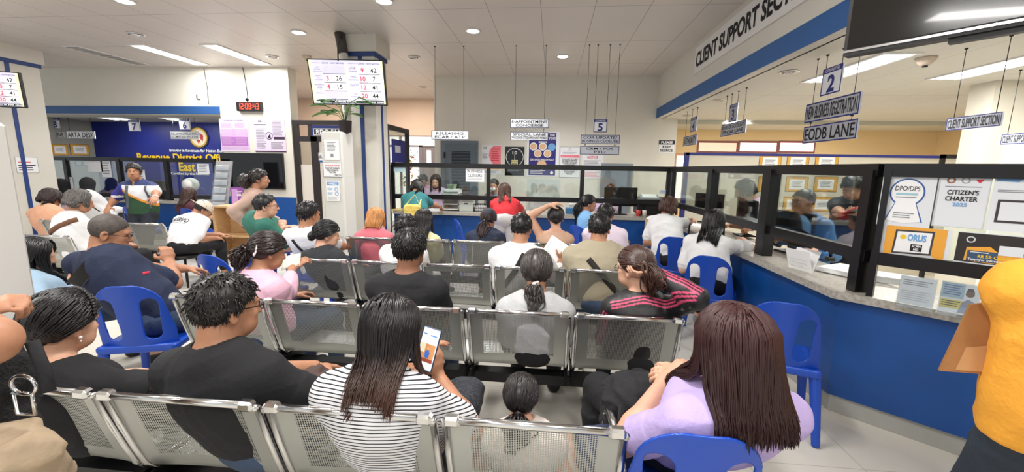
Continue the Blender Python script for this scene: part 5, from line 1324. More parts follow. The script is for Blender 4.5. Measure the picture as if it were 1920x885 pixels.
p = Person('person in a teal shirt bending over the back counter with a yellow shoulder bag', -1.98, 5.95, -.1, aty(783, 352, 6.25), zp=.84, sex='f', s_=.96, hp=.6, skin='tan', h=.011, stand=True, rh=(-1.75, 6.75, .85), lh=(-2.2, 6.75, .85), bulk=1.1).body()
p.shirt(cloth('2f7275', 'teal_cloth'), 'short').pants(BLK).hair('bob', '17120f', n=260, ln=.09, r=.006, infl=.02, frontcut=.8).shoes(SHOE)
p.ribbon([(.07, p.N[2] - .02), (.10, p.N[2] - .25)], .02, cloth('e8d98a', 'bag_yellow'))
p = Person('person with long streaked hair in a red shirt, bending towards the back counter', -.66, 5.95, .12, aty(946, 360, 6.2), zp=.86, sex='f', s_=1.0, hp=.55, hy=.15, skin='tan', h=.011, stand=True, lh=(-.85, 6.4, .84), rh=(-.4, 6.72, .85), bulk=1.05).body()
p.shirt(cloth('d8343c', 'red_cloth'), 'short', cut=.8).pants(cloth('d8d4d4', 'pale_trousers')).hair('long', n=420, ln=.18, r=.006, infl=.012, spread=.01, frontcut=.8, m=mat('hair_streaked_blond', '4a3024', .4, nz=.25, nscale=22, stretch=(6, 6, .5))).shoes(SHOE)
# staff behind the counters
LIL = cloth('c5a9c6', 'lilac_uniform')
p = Person('staff person with shoulder-length dark hair in a lilac shirt, looking down at papers', W3(817, 340, 7.45)[0], 7.52, pi + .1, aty(817, 340, 7.45), zp=.80, sex='f', s_=.98, hp=.35, skin='lite', h=MID, stand=True, lh=(-1.8, 7.1, .9), rh=(-2.2, 7.12, .88), detail=True).body()
p.shirt(LIL, 'short', collar=.03, neck=.06).pants(BLK).hair('long', '2b1d1c', n=420, ln=.20, r=.006, infl=.016, frontcut=.74, curlin=.02).shoes(SHOE)
p = Person('staff person with short hair in lilac, bent beside the long haired colleague', -2.62, 8.0, 3.6, aty(793, 338, 7.95), zp=.82, sex='m', s_=.98, hp=.5, skin='tan', h=.011, stand=True, detail=True).body()
p.shirt(LIL, 'short').pants(BLK).hair('short', '1c1718', n=260, ln=.022, r=.005).shoes(SHOE)
p = Person('staff person in a white face mask behind the glass, near the red shirt', -.98, 7.75, pi - .1, aty(926, 348, 7.65), zp=.62, sex='f', s_=.97, hp=.1, skin='tan', h=.011, bulge=.02).body()
p.shirt(cloth('7d6f7c', 'mauve_uniform'), 'short').pants(BLK).hair('bun', '1b1416', n=220, r=.006, tail=(0, -.09, .06)).mask(WHT).shoes(SHOE)
p = Person('staff person with brown hair hidden below the eyes by a black monitor', .86, 7.75, pi, aty(1145, 358, 7.7), zp=.55, sex='f', s_=.97, hp=.05, hy=-.2, skin='lite', h=.0105, bulge=.02, detail=True).body()
p.shirt(cloth('c9b3cf', 'pale_uniform'), 'short').pants(BLK).hair('long', '4a2a24', n=320, ln=.2, r=.006, frontcut=.74).shoes(SHOE)
p = Person('staff person in a lilac shirt with a lanyard behind the side counter glass', 2.62, 5.05, 1.35, aty(1395, 358, 5.05), zp=.85, sex='m', s_=1.0, hp=.45, hy=.0, skin='tan', h=MID, stand=True, lh=(2.25, 4.75, .95), rh=(2.2, 5.3, .9), detail=True).body()
p.shirt(LIL, 'short', collar=.035).pants(BLK).hair('bob', '2a2224', n=360, ln=.07, r=.0055, infl=.018, frontcut=.72).shoes(SHOE)
p = Person('staff person with cropped hair in a blue shirt, seated behind a monitor in the office', W3(1505, 378, 4.35)[0] + .14, 4.38, 1.9, aty(1505, 378, 4.35), zp=.60, sex='m', s_=1.02, hp=.1, hy=-.05, skin='tan', h=MID, bulge=.04, lh=(2.45, 4.0, .85), rh=(2.4, 4.6, .85), detail=True).body()
p.shirt(cloth('4b76a6', 'office_blue_cloth'), 'long', collar=.04, infl=.02).pants(BLK).hair('short', '332c2a', n=420, ln=.018, r=.004, infl=.011, off=-.01).shoes(SHOE)
p = Person('person in a black shirt standing in the office, thumbing a phone', W3(1604, 352, 4.55)[0], 4.62, 2.2, aty(1598, 352, 4.55), zp=.86, sex='m', s_=1.0, hp=.6, hy=-.1, skin='tan', h=MID, stand=True, lh=W3(1612, 402, 4.28), rh=W3(1578, 402, 4.25), lhd=(-.8, -.3, .1), rhd=(.8, -.35, .1), lhn=(0, .2, 1), rhn=(0, .2, 1), lcurl=.6, rcurl=.6, detail=True).body()
p.shirt(cloth('1d1f28', 'office_black_cloth'), 'short', cut=.8).pants(BLK).hair('short', '151314', n=520, ln=.03, r=.004, infl=.016, off=-.008).shoes(SHOE); STOFF = p

# the other block of benches ----------------------------------------------
c = chairat(225, 540, .83, .3)
NV = cloth('1b2540', 'navy_cloth')
p = Person('person with cropped greying hair and glasses in a navy T-shirt, on a blue chair', c.x, c.y + .05, .05, aty(207, 436, 2.42), zp=.56, sex='m', s_=1.04, hy=-.95, hp=.3, hr=.08, skin='tan', h=.0075, bulk=.97, bulge=.03, shw=.152, rh=W3(318, 492, 2.72), rpole=(.8, -.5, -.6), rhd=(-.3, .2, .8), rcurl=.95, lh=(-2.5, 2.95, .72), rf=(-1.95, 2.95, .075), lf=(-2.15, 3.15, .3)).body()
p.shirt(NV, 'short', cut=.85, infl=.02, neck=.076, seed=101, wr=.006).pants(JEAN).hair('short', n=900, ln=.007, r=.003, infl=.005, off=.0, lift=.15, m=mat('hair_cropped_grey', '4d4540', .6, nz=.3, nscale=60)).glasses(mat('steel_glasses', '3a4450', .3, .6)).shoes(SHOE)
p.print_text('UA', -.02, p.N[2] - .075, .05, .025, RED, 0, 'shirt_logo', .03) if 0 else p.ribbon([(-.03, p.N[2] - .075), (.03, p.N[2] - .075)], .022, RED, 'shirt_emblem')
p = Person('person with long black hair in pale blue, half hidden by the white air conditioner', -3.34, 2.45, -.35, aty(66, 478, 2.45), zp=.53, s_=.96, hy=-.5, hp=.35, skin='fair', h=.0075, rh=W3(150, 540, 2.28), rpole=(.6, -.5, -.8), rhd=(.15, .25, .9), rhn=(-.8, .4, 0), rcurl=.6).body()
p.shirt(cloth('9fb9cf', 'pale_blue_cloth'), 'long', cut=.7).pants(JEAN).hair('long', '131114', n=800, ln=.22, r=.0045, infl=.012, spread=.008, frontcut=.8).shoes(SHOE); GIRL = p
p = Person('person with short grey hair in a white shirt, a brown bag strap over the shoulder', -4.95, 3.92, -.25, aty(150, 378, 3.98), zp=.53, s_=1.02, hy=-.4, hp=.3, skin='tan', h=MID, bulk=1.1, bulge=.09).body()
p.shirt(WHT, 'short', cut=.85, infl=.016).pants(BLK).hair('bob', n=420, ln=.06, r=.005, infl=.016, frontcut=.74, m=mat('hair_grey', '55504e', .42, nz=.6, nscale=26, stretch=(5, 5, .7))).shoes(SHOE)
p.ribbon([(.12, p.N[2] - .0), (.0, p.N[2] - .07), (-.16, p.N[2] - .17)], .05, cloth('6a4630', 'brown_leather'))
p = Person('person with dark hair in a peach top, beside the striped column', -6.42, 4.88, 0, aty(96, 372, 4.9), zp=.53, s_=1.0, hp=.4, skin='tan', h=.0105, bulk=1.2).body()
p.shirt(cloth('d9a384', 'peach_cloth'), 'short', infl=.016).pants(BLK).hair('bob', '2b1b1a', n=320, ln=.08, r=.006, infl=.018, frontcut=.78).shoes(SHOE)
b_ = atz(345, 478, .46)
p = Person('person in a cream cap and a printed white T-shirt, bent over the lap', -4.62, 4.75, -.05, aty(381, 393, 5.15), zp=.52, sex='m', s_=1.0, hp=.7, hy=-.6, skin='tan', h=MID, bulge=.08, rh=W3(402, 446, 5.05), lh=W3(412, 440, 5.2)).body()
p.shirt(WHT, 'short', cut=.85, infl=.018).pants(BLK).hair('short', n=160, r=.005).shoes(SNEAK)
p.print_text('ORGRИD', p.N[0] * .85, p.N[2] - .125, .27, .08, INK, -.05, 'shirt_print', up=.7); p.print_text('WORLDWIDE GENUINE CLOTHING', p.N[0] * .8, p.N[2] - .185, .24, .016, INK, -.05, 'small_print', up=.7)
F_ = Field(p.hc - .2, p.hc + .2, .008); F_.ell(p.hp_(0, -.012, .032), (.09, .11, .098), 0, R=p.HR, clip=[((0, .0, -1.), .01)]); F_.box(p.hp_(0, -.14, .03), (.11, .09, .008), .01, .004, R=p.HR); V_, T_ = F_.mesh(); np_obj('cap', V_, T_, cloth('d8cbb8', 'cap_cream'), p.root)
t = thing('stool', 'low dark stool under the person in the printed white T-shirt', 'stool', (-4.62, 4.75, 0)); m = MB(BLACKP); m.lathe((0, 0, .36), [(.0, 0), (.15, 0), (.16, .02), (.15, .045), (0, .05)], 20); m.build('seat', t)
for a in (.8, 2.37, 3.94, 5.5): m = MB(STEELD); m.tube([(.11 * cos(a), .11 * sin(a), .37), (.17 * cos(a), .17 * sin(a), 0)], .012, 8); m.build('leg', t)
p = Person('person with long brown hair in a maroon top, at the side room counter', -6.02, 6.55, -.1, aty(355, 366, 6.55), zp=.55, s_=1.0, hp=.2, hy=-.1, skin='tan', h=.0105).body()
p.shirt(cloth('4a1f2a', 'maroon_cloth'), 'short').pants(BLK).hair('long', '3a2019', n=420, ln=.2, r=.006, spread=.01, frontcut=.8).shoes(SHOE)
p = Person('person in a black headscarf and white top with a thin black strap, seen from behind', -7.95, 6.65, -.1, aty(166, 346, 6.6), zp=.56, s_=1.05, hp=.2, hy=.3, skin='tan', h=.0125, bulk=1.2).body()
p.shirt(WHT, 'long', infl=.02).pants(BLK).hijab(cloth('14141a', 'black_scarf')).shoes(SHOE); p.ribbon([(-.02, p.N[2] - .06), (.16, p.N[2] - .28)], .02, BLK)
p = Person('person in a black headscarf and pale pink top facing the hall by the column', W3(113, 347, 7.15)[0], 7.2, pi - .4, aty(113, 347, 7.15), zp=.56, s_=1.0, hy=.1, skin='lite', h=.0125, detail=True, lf=(-8.7, 6.9, .075), rf=(-8.9, 6.9, .075)).body()
p.shirt(cloth('d8b9c2', 'pale_rose_cloth'), 'long').pants(BLK).hijab(cloth('14141a', 'black_scarf')).shoes(SHOE)
# the three by the door
c = chairat(483, 415, .83, -.5)
GRN = cloth('2f6b5c', 'green_cloth')
p = Person('person with glasses and folded arms in a green T-shirt, turned to the counters', c.x + .05, c.y, -.75, aty(499, 386, 3.95), zp=.56, sex='m', s_=1.02, hy=-.25, hp=.05, skin='fair', h=MID, bulk=1.18, detail=True, rh=W3(530, 425, 4.05), lh=W3(540, 428, 4.0), rpole=(.6, .2, -.8), lpole=(-.6, .2, -.8), rcurl=.8, lcurl=.8).body()
p.shirt(GRN, 'short', cut=.85, infl=.018).pants(JEAN).hair('short', '191516', n=420, ln=.022, r=.004, infl=.012, off=-.012).glasses().shoes(SHOE)
c = chairat(572, 452, .83, -.1)
p = Person('person in a white polo with a black collar and a thin crossbody strap', c.x + .02, c.y, -.05, aty(580, 402, 3.75), zp=.56, sex='m', s_=1.0, hy=-.3, hp=.1, skin='tan', h=MID).body()
p.shirt(WHT, 'short', cut=.8, infl=.016).pants(JEAN).hair('curly', '151213', n=420, ln=.03, r=.004, infl=.018, off=-.022, mess=.5).shoes(SHOE)
F_ = Field(p.N - .15, p.N + .15, .008); hd_ = nrm(p.hp_(0, -.03, -.055) - p.N); F_.cone(p.N - hd_ * .02, p.N + hd_ * .035, .082, .07, 0, flat=True); F_.cone(p.N - hd_ * .04, p.N + hd_ * .1, .066, .062, 0, mode='sub', flat=True); V_, T_ = F_.mesh(); np_obj('collar', V_, T_, BLK, p.root)
p.ribbon([(-.09, p.N[2] - .05), (.04, p.N[2] - .22)], .025, BLK)
p = Person('person with curly tied hair in a beige top and maroon trousers, standing in profile', W3(478, 336, 4.8)[0] - .04, 4.8, -1.02, aty(487, 336, 4.8), zp=.84, sex='f', s_=.97, hy=-.05, hp=.05, skin='tan', h=MID, stand=True, detail=True, lh=(W3(478, 336, 4.8)[0] + .10, 5.02, .84), rh=(W3(478, 336, 4.8)[0] + .02, 4.58, .82), lpole=(-.4, -.8, -.3), rpole=(.4, -.8, -.3)).body()
p.shirt(cloth('b89a8c', 'dusty_beige_cloth'), 'long', infl=.018, seed=130).pants(cloth('6d2b38', 'maroon_trousers'), infl=.03, wr=.01).hair('curly', '241a19', n=600, ln=.03, r=.004, infl=.016, off=-.004, mess=.7).shoes(SHOE)
F_ = Field(p.hp_(0, -.16, -.02) - .16, p.hp_(0, -.16, -.02) + .16, .01); F_.ell(p.hp_(0, -.165, -.03), (.075, .075, .09), 0); F_.wrinkle(.02, 4, 60); V_, T_ = F_.mesh(); np_obj('curls', V_, T_, hairmat('241a19'), p.root)
p = Person('person with a grey strap bag in a white, orange and green polo shirt, walking forward', W3(251, 322, 5.25)[0] + .02, 5.30, pi + .25, aty(251, 322, 5.25), zp=.83, sex='m', s_=.97, hy=.35, hp=.05, skin='tan', h=MID, stand=True, detail=True, bulk=.98, rh=W3(204, 388, 5.1), lh=W3(292, 372, 5.0), rpole=(.5, -.5, -.2), lpole=(-.5, -.6, -.2)).body()
POLO = mat('panelled_polo', 'e6e5e6', .85, attr=True, nz=.05, bump=.2)
def polopaint(s, V):
    col = np.tile(np.array(lin('e2e2e4')[:3]), (len(V), 1)); x = V[:, 0]; z = V[:, 2] - s.N[2]
    d = z + .19 - x * .55
    col[d < 0] = lin('27482f')[:3]; col[np.abs(d) < .016] = lin('e0912c')[:3]
    arm = V[:, 0] > s.RS[0] - .01; col[arm] = lin('35358c')[:3]; col[arm & (np.abs(V[:, 2] - (s.RS[2] - .13)) < .015)] = lin('e8e8ea')[:3]
    col[z > -.015] = lin('35406a')[:3]; return col
p.shirt(POLO, 'short', cut=.8, infl=.018, collar=.03, paint=polopaint, hem=.83).pants(cloth('20242e', 'dark_slacks')).hair('short', '2a2422', n=420, ln=.025, r=.0045, infl=.014).shoes(SHOE)
for sx in (-1, 1): p.ribbon([(sx * .11, p.N[2] - .02), (sx * .12, p.N[2] - .2), (sx * .14, p.N[2] - .34)], .035, cloth('5b6068', 'grey_strap'), frm=(0, 1, 0))
m = MB(mat('bracelet_white', 'ece9e6', .4)); w_ = nrm(p.LW - p.LE); m.lathe(tuple(p.LW - w_ * .01), [(.033, -.009), (.036, 0), (.033, .009)], 14, axis=tuple(w_)); m.build('wristband', p.root)
# ================================================================ SIGNS, SCREENS, POSTERS
def wires(t, pts, z1):
    for p in pts:
        MB(STEELD).tube([(p[0], p[1], p[2] - .01), (p[0], p[1], z1)], .0028, 5).build('wire', t)
        MB(STEELD).lathe((p[0], p[1], z1), [(.0, -.012), (.012, -.01), (.012, -.001)], 8).build('ceiling_hook', t)
def hang_sign(label, f, body, ceil, plate=SILV, bord=NAVY, num=None, sub=None, ink=INK, wire=(.12, .88), wtop=None, group=None, th=.012):
    t = thing('hanging_sign', label, 'sign', tuple(f.P(.5, 1)), 0, group); s_world[0] = True
    q = MB(plate); f.rect(q, 0, 0, 1, 1, 0, th); q.mat(bord); f.border(q, min(.012, f.h * .07), .001); q.build('plate', t)
    q = MB(ink)
    if num:
        q.mat(NAVY); f.rect(q, 0, 0, 1, .2, .0015); q.build('header_band', t); q = MB(PAPER); f.text(q, 'COUNTER', .12, .04, .88, .16, .002); q.build('header_text', t)
        q = MB(NAVY); f.text(q, num, .2, .28, .8, .92, .002, .035); q.build('number', t)
    else:
        L = body.split('\n'); n = len(L); pad = .1
        for i, l in enumerate(L):
            hh = (1 - 2 * pad) / n; b0 = pad + hh * i
            w = min(.93, .1 + .058 * len(l) * (f.h * hh / f.w) * 13)
            small = sub is not None and i == n - 1
            f.text(q, l, .5 - w / 2, b0 + .05, .5 + w / 2, b0 + hh - .05, .002, .012, True)
        q.build('lettering', t)
    ws = [f.P(a, 0, -th / 2) for a in wire]
    wires(t, ws, wtop if wtop is not None else ceil); s_world[0] = False; return t
YS_ = 6.62
WPL = mat('white_plate', 'e4e6ea', .4); BORD = mat('sign_border', '2b3350', .5)
hang_sign('hanging white sign reading RELEASING above the louvered door', faceY(809, 245, 878, 262, YS_), 'RELEASING\nECAR / ATP', ROOM_H, WPL, BORD)
hang_sign('hanging sign reading E-APPOINTMENT CONCIERGE', faceY(957, 223, 1029, 240, YS_), 'E-APPOINTMENT\nCONCIERGE', ROOM_H, WPL, BORD)
hang_sign('hanging sign reading SPECIAL LANE', faceY(957, 247.5, 1028, 263, YS_), 'SPECIAL LANE\nPWD/SENIOR CITIZEN/PREGNANT WOMAN', 0, WPL, BORD, sub=1, wtop=aty(990, 241, YS_).z)
hang_sign('hanging counter number sign above the COR UPDATE sign', faceY(1113, 224, 1138.5, 248, YS_), '', ROOM_H, WPL, BORD, num='5', wire=(.06, .94))
hang_sign('hanging sign reading COR UPDATE/ BUSINESS CLOSURE', faceY(1089, 253, 1162, 270, YS_), 'COR UPDATE/\nBUSINESS CLOSURE', ROOM_H, SILV, BORD)
hang_sign('hanging sign reading CRM / POS PTU', faceY(1088, 274, 1161, 290, YS_), 'CRM / POS\nPTU', 0, SILV, BORD, wtop=aty(1120, 271, YS_).z)
XS = 2.35
hang_sign('hanging counter number sign above NEW BUSINESS REGISTRATION', faceX(1541, 130, 179, 1578, 121, 172, XS), '', 2.57, WPL, NAVY, num='2', wire=(.1, .9))
hang_sign('hanging sign reading NEW BUSINESS REGISTRATION', faceX(1510, 198, 231.6, 1612, 171, 212, XS), 'NEW BUSINESS REGISTRATION', 2.57, SILV, NAVY)
hang_sign('hanging sign reading EODB LANE', faceX(1506, 241.6, 270, 1607, 219, 258, XS), ' EODB LANE ', 0, SILV, NAVY, wtop=atx(1560, 222, XS).z)
hang_sign('hanging counter number sign between the soffit downlights, farther than EODB LANE', faceX(1367.5, 197, 229, 1382, 194, 226, 2.33), '', 2.57, SILV, NAVY, num='3', wire=(.1, .9))
hang_sign('hanging two-line sign under the number 3', faceX(1352, 235, 257, 1398, 225, 247.5, 2.33), 'BOOKS OF ACCOUNTS\nSPECIAL LANE', 2.57, SILV, NAVY)
hang_sign('hanging counter number sign by the back corner, over a narrow sign', faceX(1295, 221.6, 247, 1306, 218.5, 246, 2.3), '', 2.57, SILV, NAVY, num='4', wire=(.1, .9))
hang_sign('hanging sign under the number 4', faceX(1281, 257.5, 275, 1306, 252, 270, 2.3), 'AUTHORITY', 2.57, SILV, NAVY)
hang_sign('hanging sign reading CLIENT SUPPORT SECTION in the office', faceX(1774, 223, 245, 1878, 209, 236, 3.4), 'CLIENT SUPPORT SECTION', OFFICE_H, SILV, NAVY)
hang_sign('hanging office sign cut off by the photo\'s edge', faceX(1877, 252.7, 272, 1960, 246, 266, 4.6), 'CLIENT SUPPORT SECTION', OFFICE_H, SILV, NAVY)
# fascia lettering
a, b = atx(1305, 91, XF - .02), atx(1305, 137, XF - .02); c_ = atx(1308, 110, XF - .02); d_ = atx(1413, 40, XF - .02)
ln = (c_.y - d_.y) * 22 / 13.6
f = Face((XF - .022, a.y, a.z), (0, -1, 0), (0, 0, 1), ln + .25, a.z - b.z)
t = thing('wall_sign', 'long wall sign reading CLIENT SUPPORT SECTION above the blue band', 'sign', tuple(f.P(.5, 1))); s_world[0] = True
q = MB(WHITE); f.rect(q, 0, 0, 1, 1, 0, .02); q.build('board', t); q = MB(INK); f.text(q, 'CLIENT SUPPORT SECTION', .02, .22, .98, .80, .003, .035, True); q.build('lettering', t); s_world[0] = False
# side room signs
YQ = 8.25
for (x0, y0, x1, y1, n, lb) in ((94, 222, 112, 241, '8', 'hanging number sign 8 beside the striped column'), (241, 225, 262, 246, '7', 'hanging number sign 7 before the blue wall'), (336, 223, 356, 243, '6', 'hanging number sign 6 before the gold seal')):
    hang_sign(lb, faceY(x0, y0, x1, y1, YQ), '', 2.46, WPL, MGREY, num=n, wire=(.1, .9))
hang_sign('hanging sign reading ARTA DESK', faceY(125, 246, 178, 260, YQ), 'ARTA DESK', 2.46, WPL, MGREY)
hang_sign('hanging sign half hidden by the striped column, left of ARTA DESK', faceY(78, 247, 121, 258, YQ), 'ONE LINE', 2.46, LGREY, MGREY)
hang_sign('hanging sign reading RECEIVING/RELEASING', faceY(319.5, 246.5, 373, 261, YQ), 'RECEIVING/RELEASING\nDOCUMENTS AND APPLICATIONS', 2.46, WPL, MGREY)
# wall lettering and seal on the blue wall
Yw = 8.995
t = thing('wall_sign', 'yellow and white lettering reading Revenue District Office on the blue wall', 'sign', tuple(aty(330, 320, Yw))); s_world[0] = True
f = faceY(260, 278, 440, 330, Yw); q = MB(YEL); 
def px(x, y): return ((x - 260) / 180, (y - 278) / 52)
f.text(q, 'Revenue District Office', *px(259, 288), *px(432, 302), .01, .03, True); f.text(q, 'East', *px(336, 304), *px(367, 321), .01, .03, True); q.build('yellow_lettering', t)
q = MB(PAPER); f.text(q, 'Bringing in Revenues for Nation Building', *px(322, 279.5), *px(432, 286.5), .01, .02, True); f.text(q, 'Certified by the following', *px(320, 323), *px(392, 329), .01, .02, True); q.build('white_lettering', t); s_world[0] = False
f = faceY(353, 236, 393, 279, Yw); t = thing('emblem', 'round gold-rimmed seal on the blue wall beside the number 6 sign', 'emblem', tuple(f.P(.5, 1))); s_world[0] = True
q = MB(mat('seal_rim', '3a3326', .4)); R0 = f.w * .48; f.disc(q, .5, .5, R0, .012, 10); q.build('rim', t); q = MB(mat('seal_gold', 'c8a24a', .35, .4)); f.disc(q, .5, .5, R0 * .86, .016, 24, R0 * .72); q.build('gold_ring', t)
q = MB(mat('seal_cream', 'd8cbb0', .6)); f.disc(q, .5, .5, R0 * .72, .015, 24); q.mat(mat('seal_red', 'a8323a', .5)); f.poly(q, [(.5, .24), (.74, .42), (.70, .68), (.52, .5)], .019); f.poly(q, [(.38, .6), (.6, .62), (.5, .78)], .019); q.mat(mat('seal_blue', '3a4f8c', .5)); f.poly(q, [(.3, .35), (.48, .27), (.46, .5), (.32, .52)], .019); q.build('centre', t); s_world[0] = False

# posters: one sheet each
def poster(label, f, base, items, th=.004, name='poster', cat='poster', group=None):
    q = MB(base); f.rect(q, 0, 0, 1, 1, 0, th)
    for n_i, it in enumerate(items):
        k, m = it[0], it[1]; q.mat(m); a = it[2:]; e = .0012 + .0004 * n_i
        if k == 'r': f.rect(q, *a, c=e)
        elif k == 't': f.text(q, a[0], *a[1:5], e, a[5] if len(a) > 5 else .01, True)
        elif k == 'l': f.lines(q, *a[:4], a[4], e, .42, .25, a[5] if len(a) > 5 else 1)
        elif k == 'd': f.disc(q, a[0], a[1], a[2] * f.w, e, 24)
        elif k == 'o': f.disc(q, a[0], a[1], a[2] * f.w, e, 24, a[3] * f.w)
        elif k == 'p': f.poly(q, a[0], e)
        elif k == 'b': f.border(q, a[0], e)
    o = q.build(name); return tag(o, label, cat, group)
YW = YB - .006
PAP = mat('paper_cool', 'e6e6ea', .8); ORG = mat('print_orange', 'eaa63a', .6); PURP = mat('print_purple', '2a2374', .5); SKYB = mat('print_sky', '6fa3d8', .6)
poster('white poster with a large pink circle and yellow strip, beside the louvered door', faceY(903, 272, 940, 327, YW), PAP, [('p', mat('print_pink', 'f0808c', .6), [(.98, .02), (.98, .66), (.6, .66), (.42, .5), (.36, .34), (.42, .16), (.6, .02)]), ('t', INK, 'CCB', .05, .06, .26, .13), ('l', GREY, .04, .3, .32, .5, 5), ('l', RED, .5, .12, .92, .58, 6), ('r', ORG, .02, .68, .98, .82), ('l', INK, .08, .72, .9, .8, 1), ('l', GREY, .05, .86, .9, .97, 3)])
tk = [('p', PAPER, [(.5 + .43 * sin(a) + .015, .36 - .43 * .66 * cos(a) - .01), (.5 + .43 * sin(a) - .015, .36 - .43 * .66 * cos(a) - .01), (.5 + .43 * sin(a) - .015, .36 - .43 * .66 * cos(a) + .01), (.5 + .43 * sin(a) + .015, .36 - .43 * .66 * cos(a) + .01)]) for a in np.linspace(-2.2, 2.2, 11)]
poster('black poster with a white clock dial on the back wall', faceY(947, 275, 983, 329, YW), SCREEN, [('o', PAPER, .5, .36, .46, .44), ('t', PAPER, '10', .38, .16, .62, .26), ('r', PAPER, .49, .26, .515, .46), ('r', mat('print_cream', 'e8dfa0', .7), .34, .46, .66, .63), ('t', INK, 'NOON\nBREAK', .36, .475, .64, .615, .03), ('l', GREY, .1, .80, .9, .86, 2)] + tk)
tan = mat('print_tan', 'dcb48e', .6)
poster('navy poster with round pictures, in a clear white-edged frame', faceY(988, 247, 1048, 331, YW), PAP, [('r', PURP, .06, .03, .90, .97), ('t', PAPER, 'THE\nYOU!', .66, .05, .88, .17, .03), ('t', PAPER, 'BEFORE', .36, .21, .62, .25, .02), ('d', PAPER, .2, .33, .125), ('d', PAPER, .49, .33, .125), ('d', SKYB, .77, .34, .12), ('d', PAPER, .34, .485, .12), ('d', PAPER, .64, .485, .12), ('d', tan, .2, .33, .1, .001), ('d', tan, .49, .33, .1, .001), ('d', tan, .34, .485, .1, .001), ('d', tan, .64, .485, .1, .001), ('t', PAPER, 'ZERO SINGLE WINDOW POLICY', .1, .60, .86, .64, .02), ('d', tan, .47, .74, .15), ('l', PAPER, .12, .86, .6, .95, 3), ('d', PAPER, .79, .91, .05)])
poster('white notice with a red heading band and bold black lines, on the back wall', faceY(1049, 275, 1087, 333, YW), PAP, [('b', GREY, .008), ('o', GREY, .5, .1, .07, .05), ('l', GREY, .15, .18, .85, .24, 2), ('r', PINKI, .04, .27, .96, .35), ('t', RED, 'TO OUR VALUED TAXPAYERS', .06, .28, .94, .34, .02), ('t', INK, 'WE ARE COMMITTED TO SERVE\nYOU WITH LESS DISRUPTION\nAND RESPECT. WE ASK THAT\nYOU TREAT OUR STAFF IN\nTHE SAME MANNER', .1, .38, .9, .6, .03), ('t', INK, 'WE WILL TAKE STRONG ACTION\nTO DO YOUR DESIRE\nTHANK YOU', .1, .72, .9, .9, .03)])
poster('white NOTICE sheet with red heading over the grey door frame', faceY(1091, 291, 1130, 335, YW), PAP, [('t', RED, 'NOTICE', .25, .03, .75, .15, .02), ('l', GREY, .08, .22, .92, .5, 5), ('l', RED, .08, .52, .92, .62, 2), ('l', PINKI, .08, .72, .9, .95, 4)], group=None)
poster('white BUSINESS CLOSURE sheet stuck on the counter glass', faceY(873, 314, 908, 341, YG - .008), PAPER, [('t', INK, 'BUSINESS', .1, .15, .9, .35, .01), ('t', INK, 'CLOSURE', .12, .45, .88, .65, .01), ('l', GREY, .1, .78, .9, .84, 1)], name='notice', cat='notice')
poster('pale blue sheet in the corner of the counter glass beside the column', faceY(736, 312, 760, 322, YG - .008), mat('paper_blue', 'bfe0ea', .7), [], name='notice', cat='notice')
poster('small white sheet stuck to the glass beneath the PLEASE KEEP SILENCE sign', faceY(1236, 356, 1254, 364, YG - .008), PAP, [('l', SKYB, .1, .2, .9, .9, 3)], name='notice', cat='notice')
poster('sign reading PLEASE KEEP SILENCE on the end of the back wall', faceY(1235, 263, 1265, 287, YW), PAP, [('r', mat('sign_dark', '14182e', .5), 0, 0, 1, .33), ('t', PAPER, 'PLEASE', .14, .07, .86, .27, .03), ('t', INK, 'KEEP', .25, .42, .75, .62, .03), ('t', INK, 'SILENCE', .1, .70, .9, .90, .03)], name='wall_sign', cat='sign')
Yl = YL - .006
LILp = mat('print_lilac_grad', 'cfa6d6', .45); LIL2 = mat('print_lilac_deep', 'b273bd', .45); LIL3 = mat('print_lilac_pale', 'e2cfe8', .45)
poster('lilac wall chart in two columns, left of its twin over the television', faceY(413, 223, 466, 284, Yl), LIL3, [('r', LILp, .03, .3, .97, .95), ('r', LIL2, .03, .55, .97, .82), ('l', LILp, .06, .12, .48, .28, 6, 3), ('l', LILp, .54, .12, .95, .28, 6, 5), ('l', LIL3, .06, .33, .47, .53, 6, 7), ('l', LIL3, .54, .33, .94, .53, 6, 9), ('l', LILp, .06, .57, .47, .8, 7, 2), ('l', LILp, .54, .57, .94, .8, 7, 4), ('l', LIL3, .06, .84, .94, .93, 3), ('t', NAVY, 'CITIZENS BILL OF RIGHTS', .16, .035, .85, .065)])
poster('pale lilac chart with a dark round picture, right of its twin over the television', faceY(477, 224, 535, 285, Yl), LIL3, [('r', mat('print_plum', '3d2440', .5), .02, .15, .4, .18), ('t', INK, 'BIR', .16, .03, .28, .08, .03), ('l', GREY, .06, .28, .38, .92, 13), ('l', GREY, .6, .04, .95, .5, 12), ('o', mat('print_plum2', '4a2f5c', .5), .48, .5, .115, .095), ('p', INK, [(.42, .56), (.52, .42), (.53, .58)]), ('r', mat('print_plum', '3d2440', .5), .62, .53, .98, .61), ('l', GREY, .52, .7, .95, .92, 6), ('r', mat('print_plum', '3d2440', .5), 0, .965, 1, 1)])
# wall television
f = faceY(416, 287, 531, 354, YL - .05); t = thing('television', 'black wall television switched off, under the lilac charts', 'television', tuple(f.P(.5, 1))); s_world[0] = True
q = MB(BLACKP); f.rect(q, 0, 0, 1, 1, 0, .045); q.build('housing', t); q = MB(SCREEN); f.rect(q, .012, .02, .988, .965, .002); q.build('screen', t); s_world[0] = False
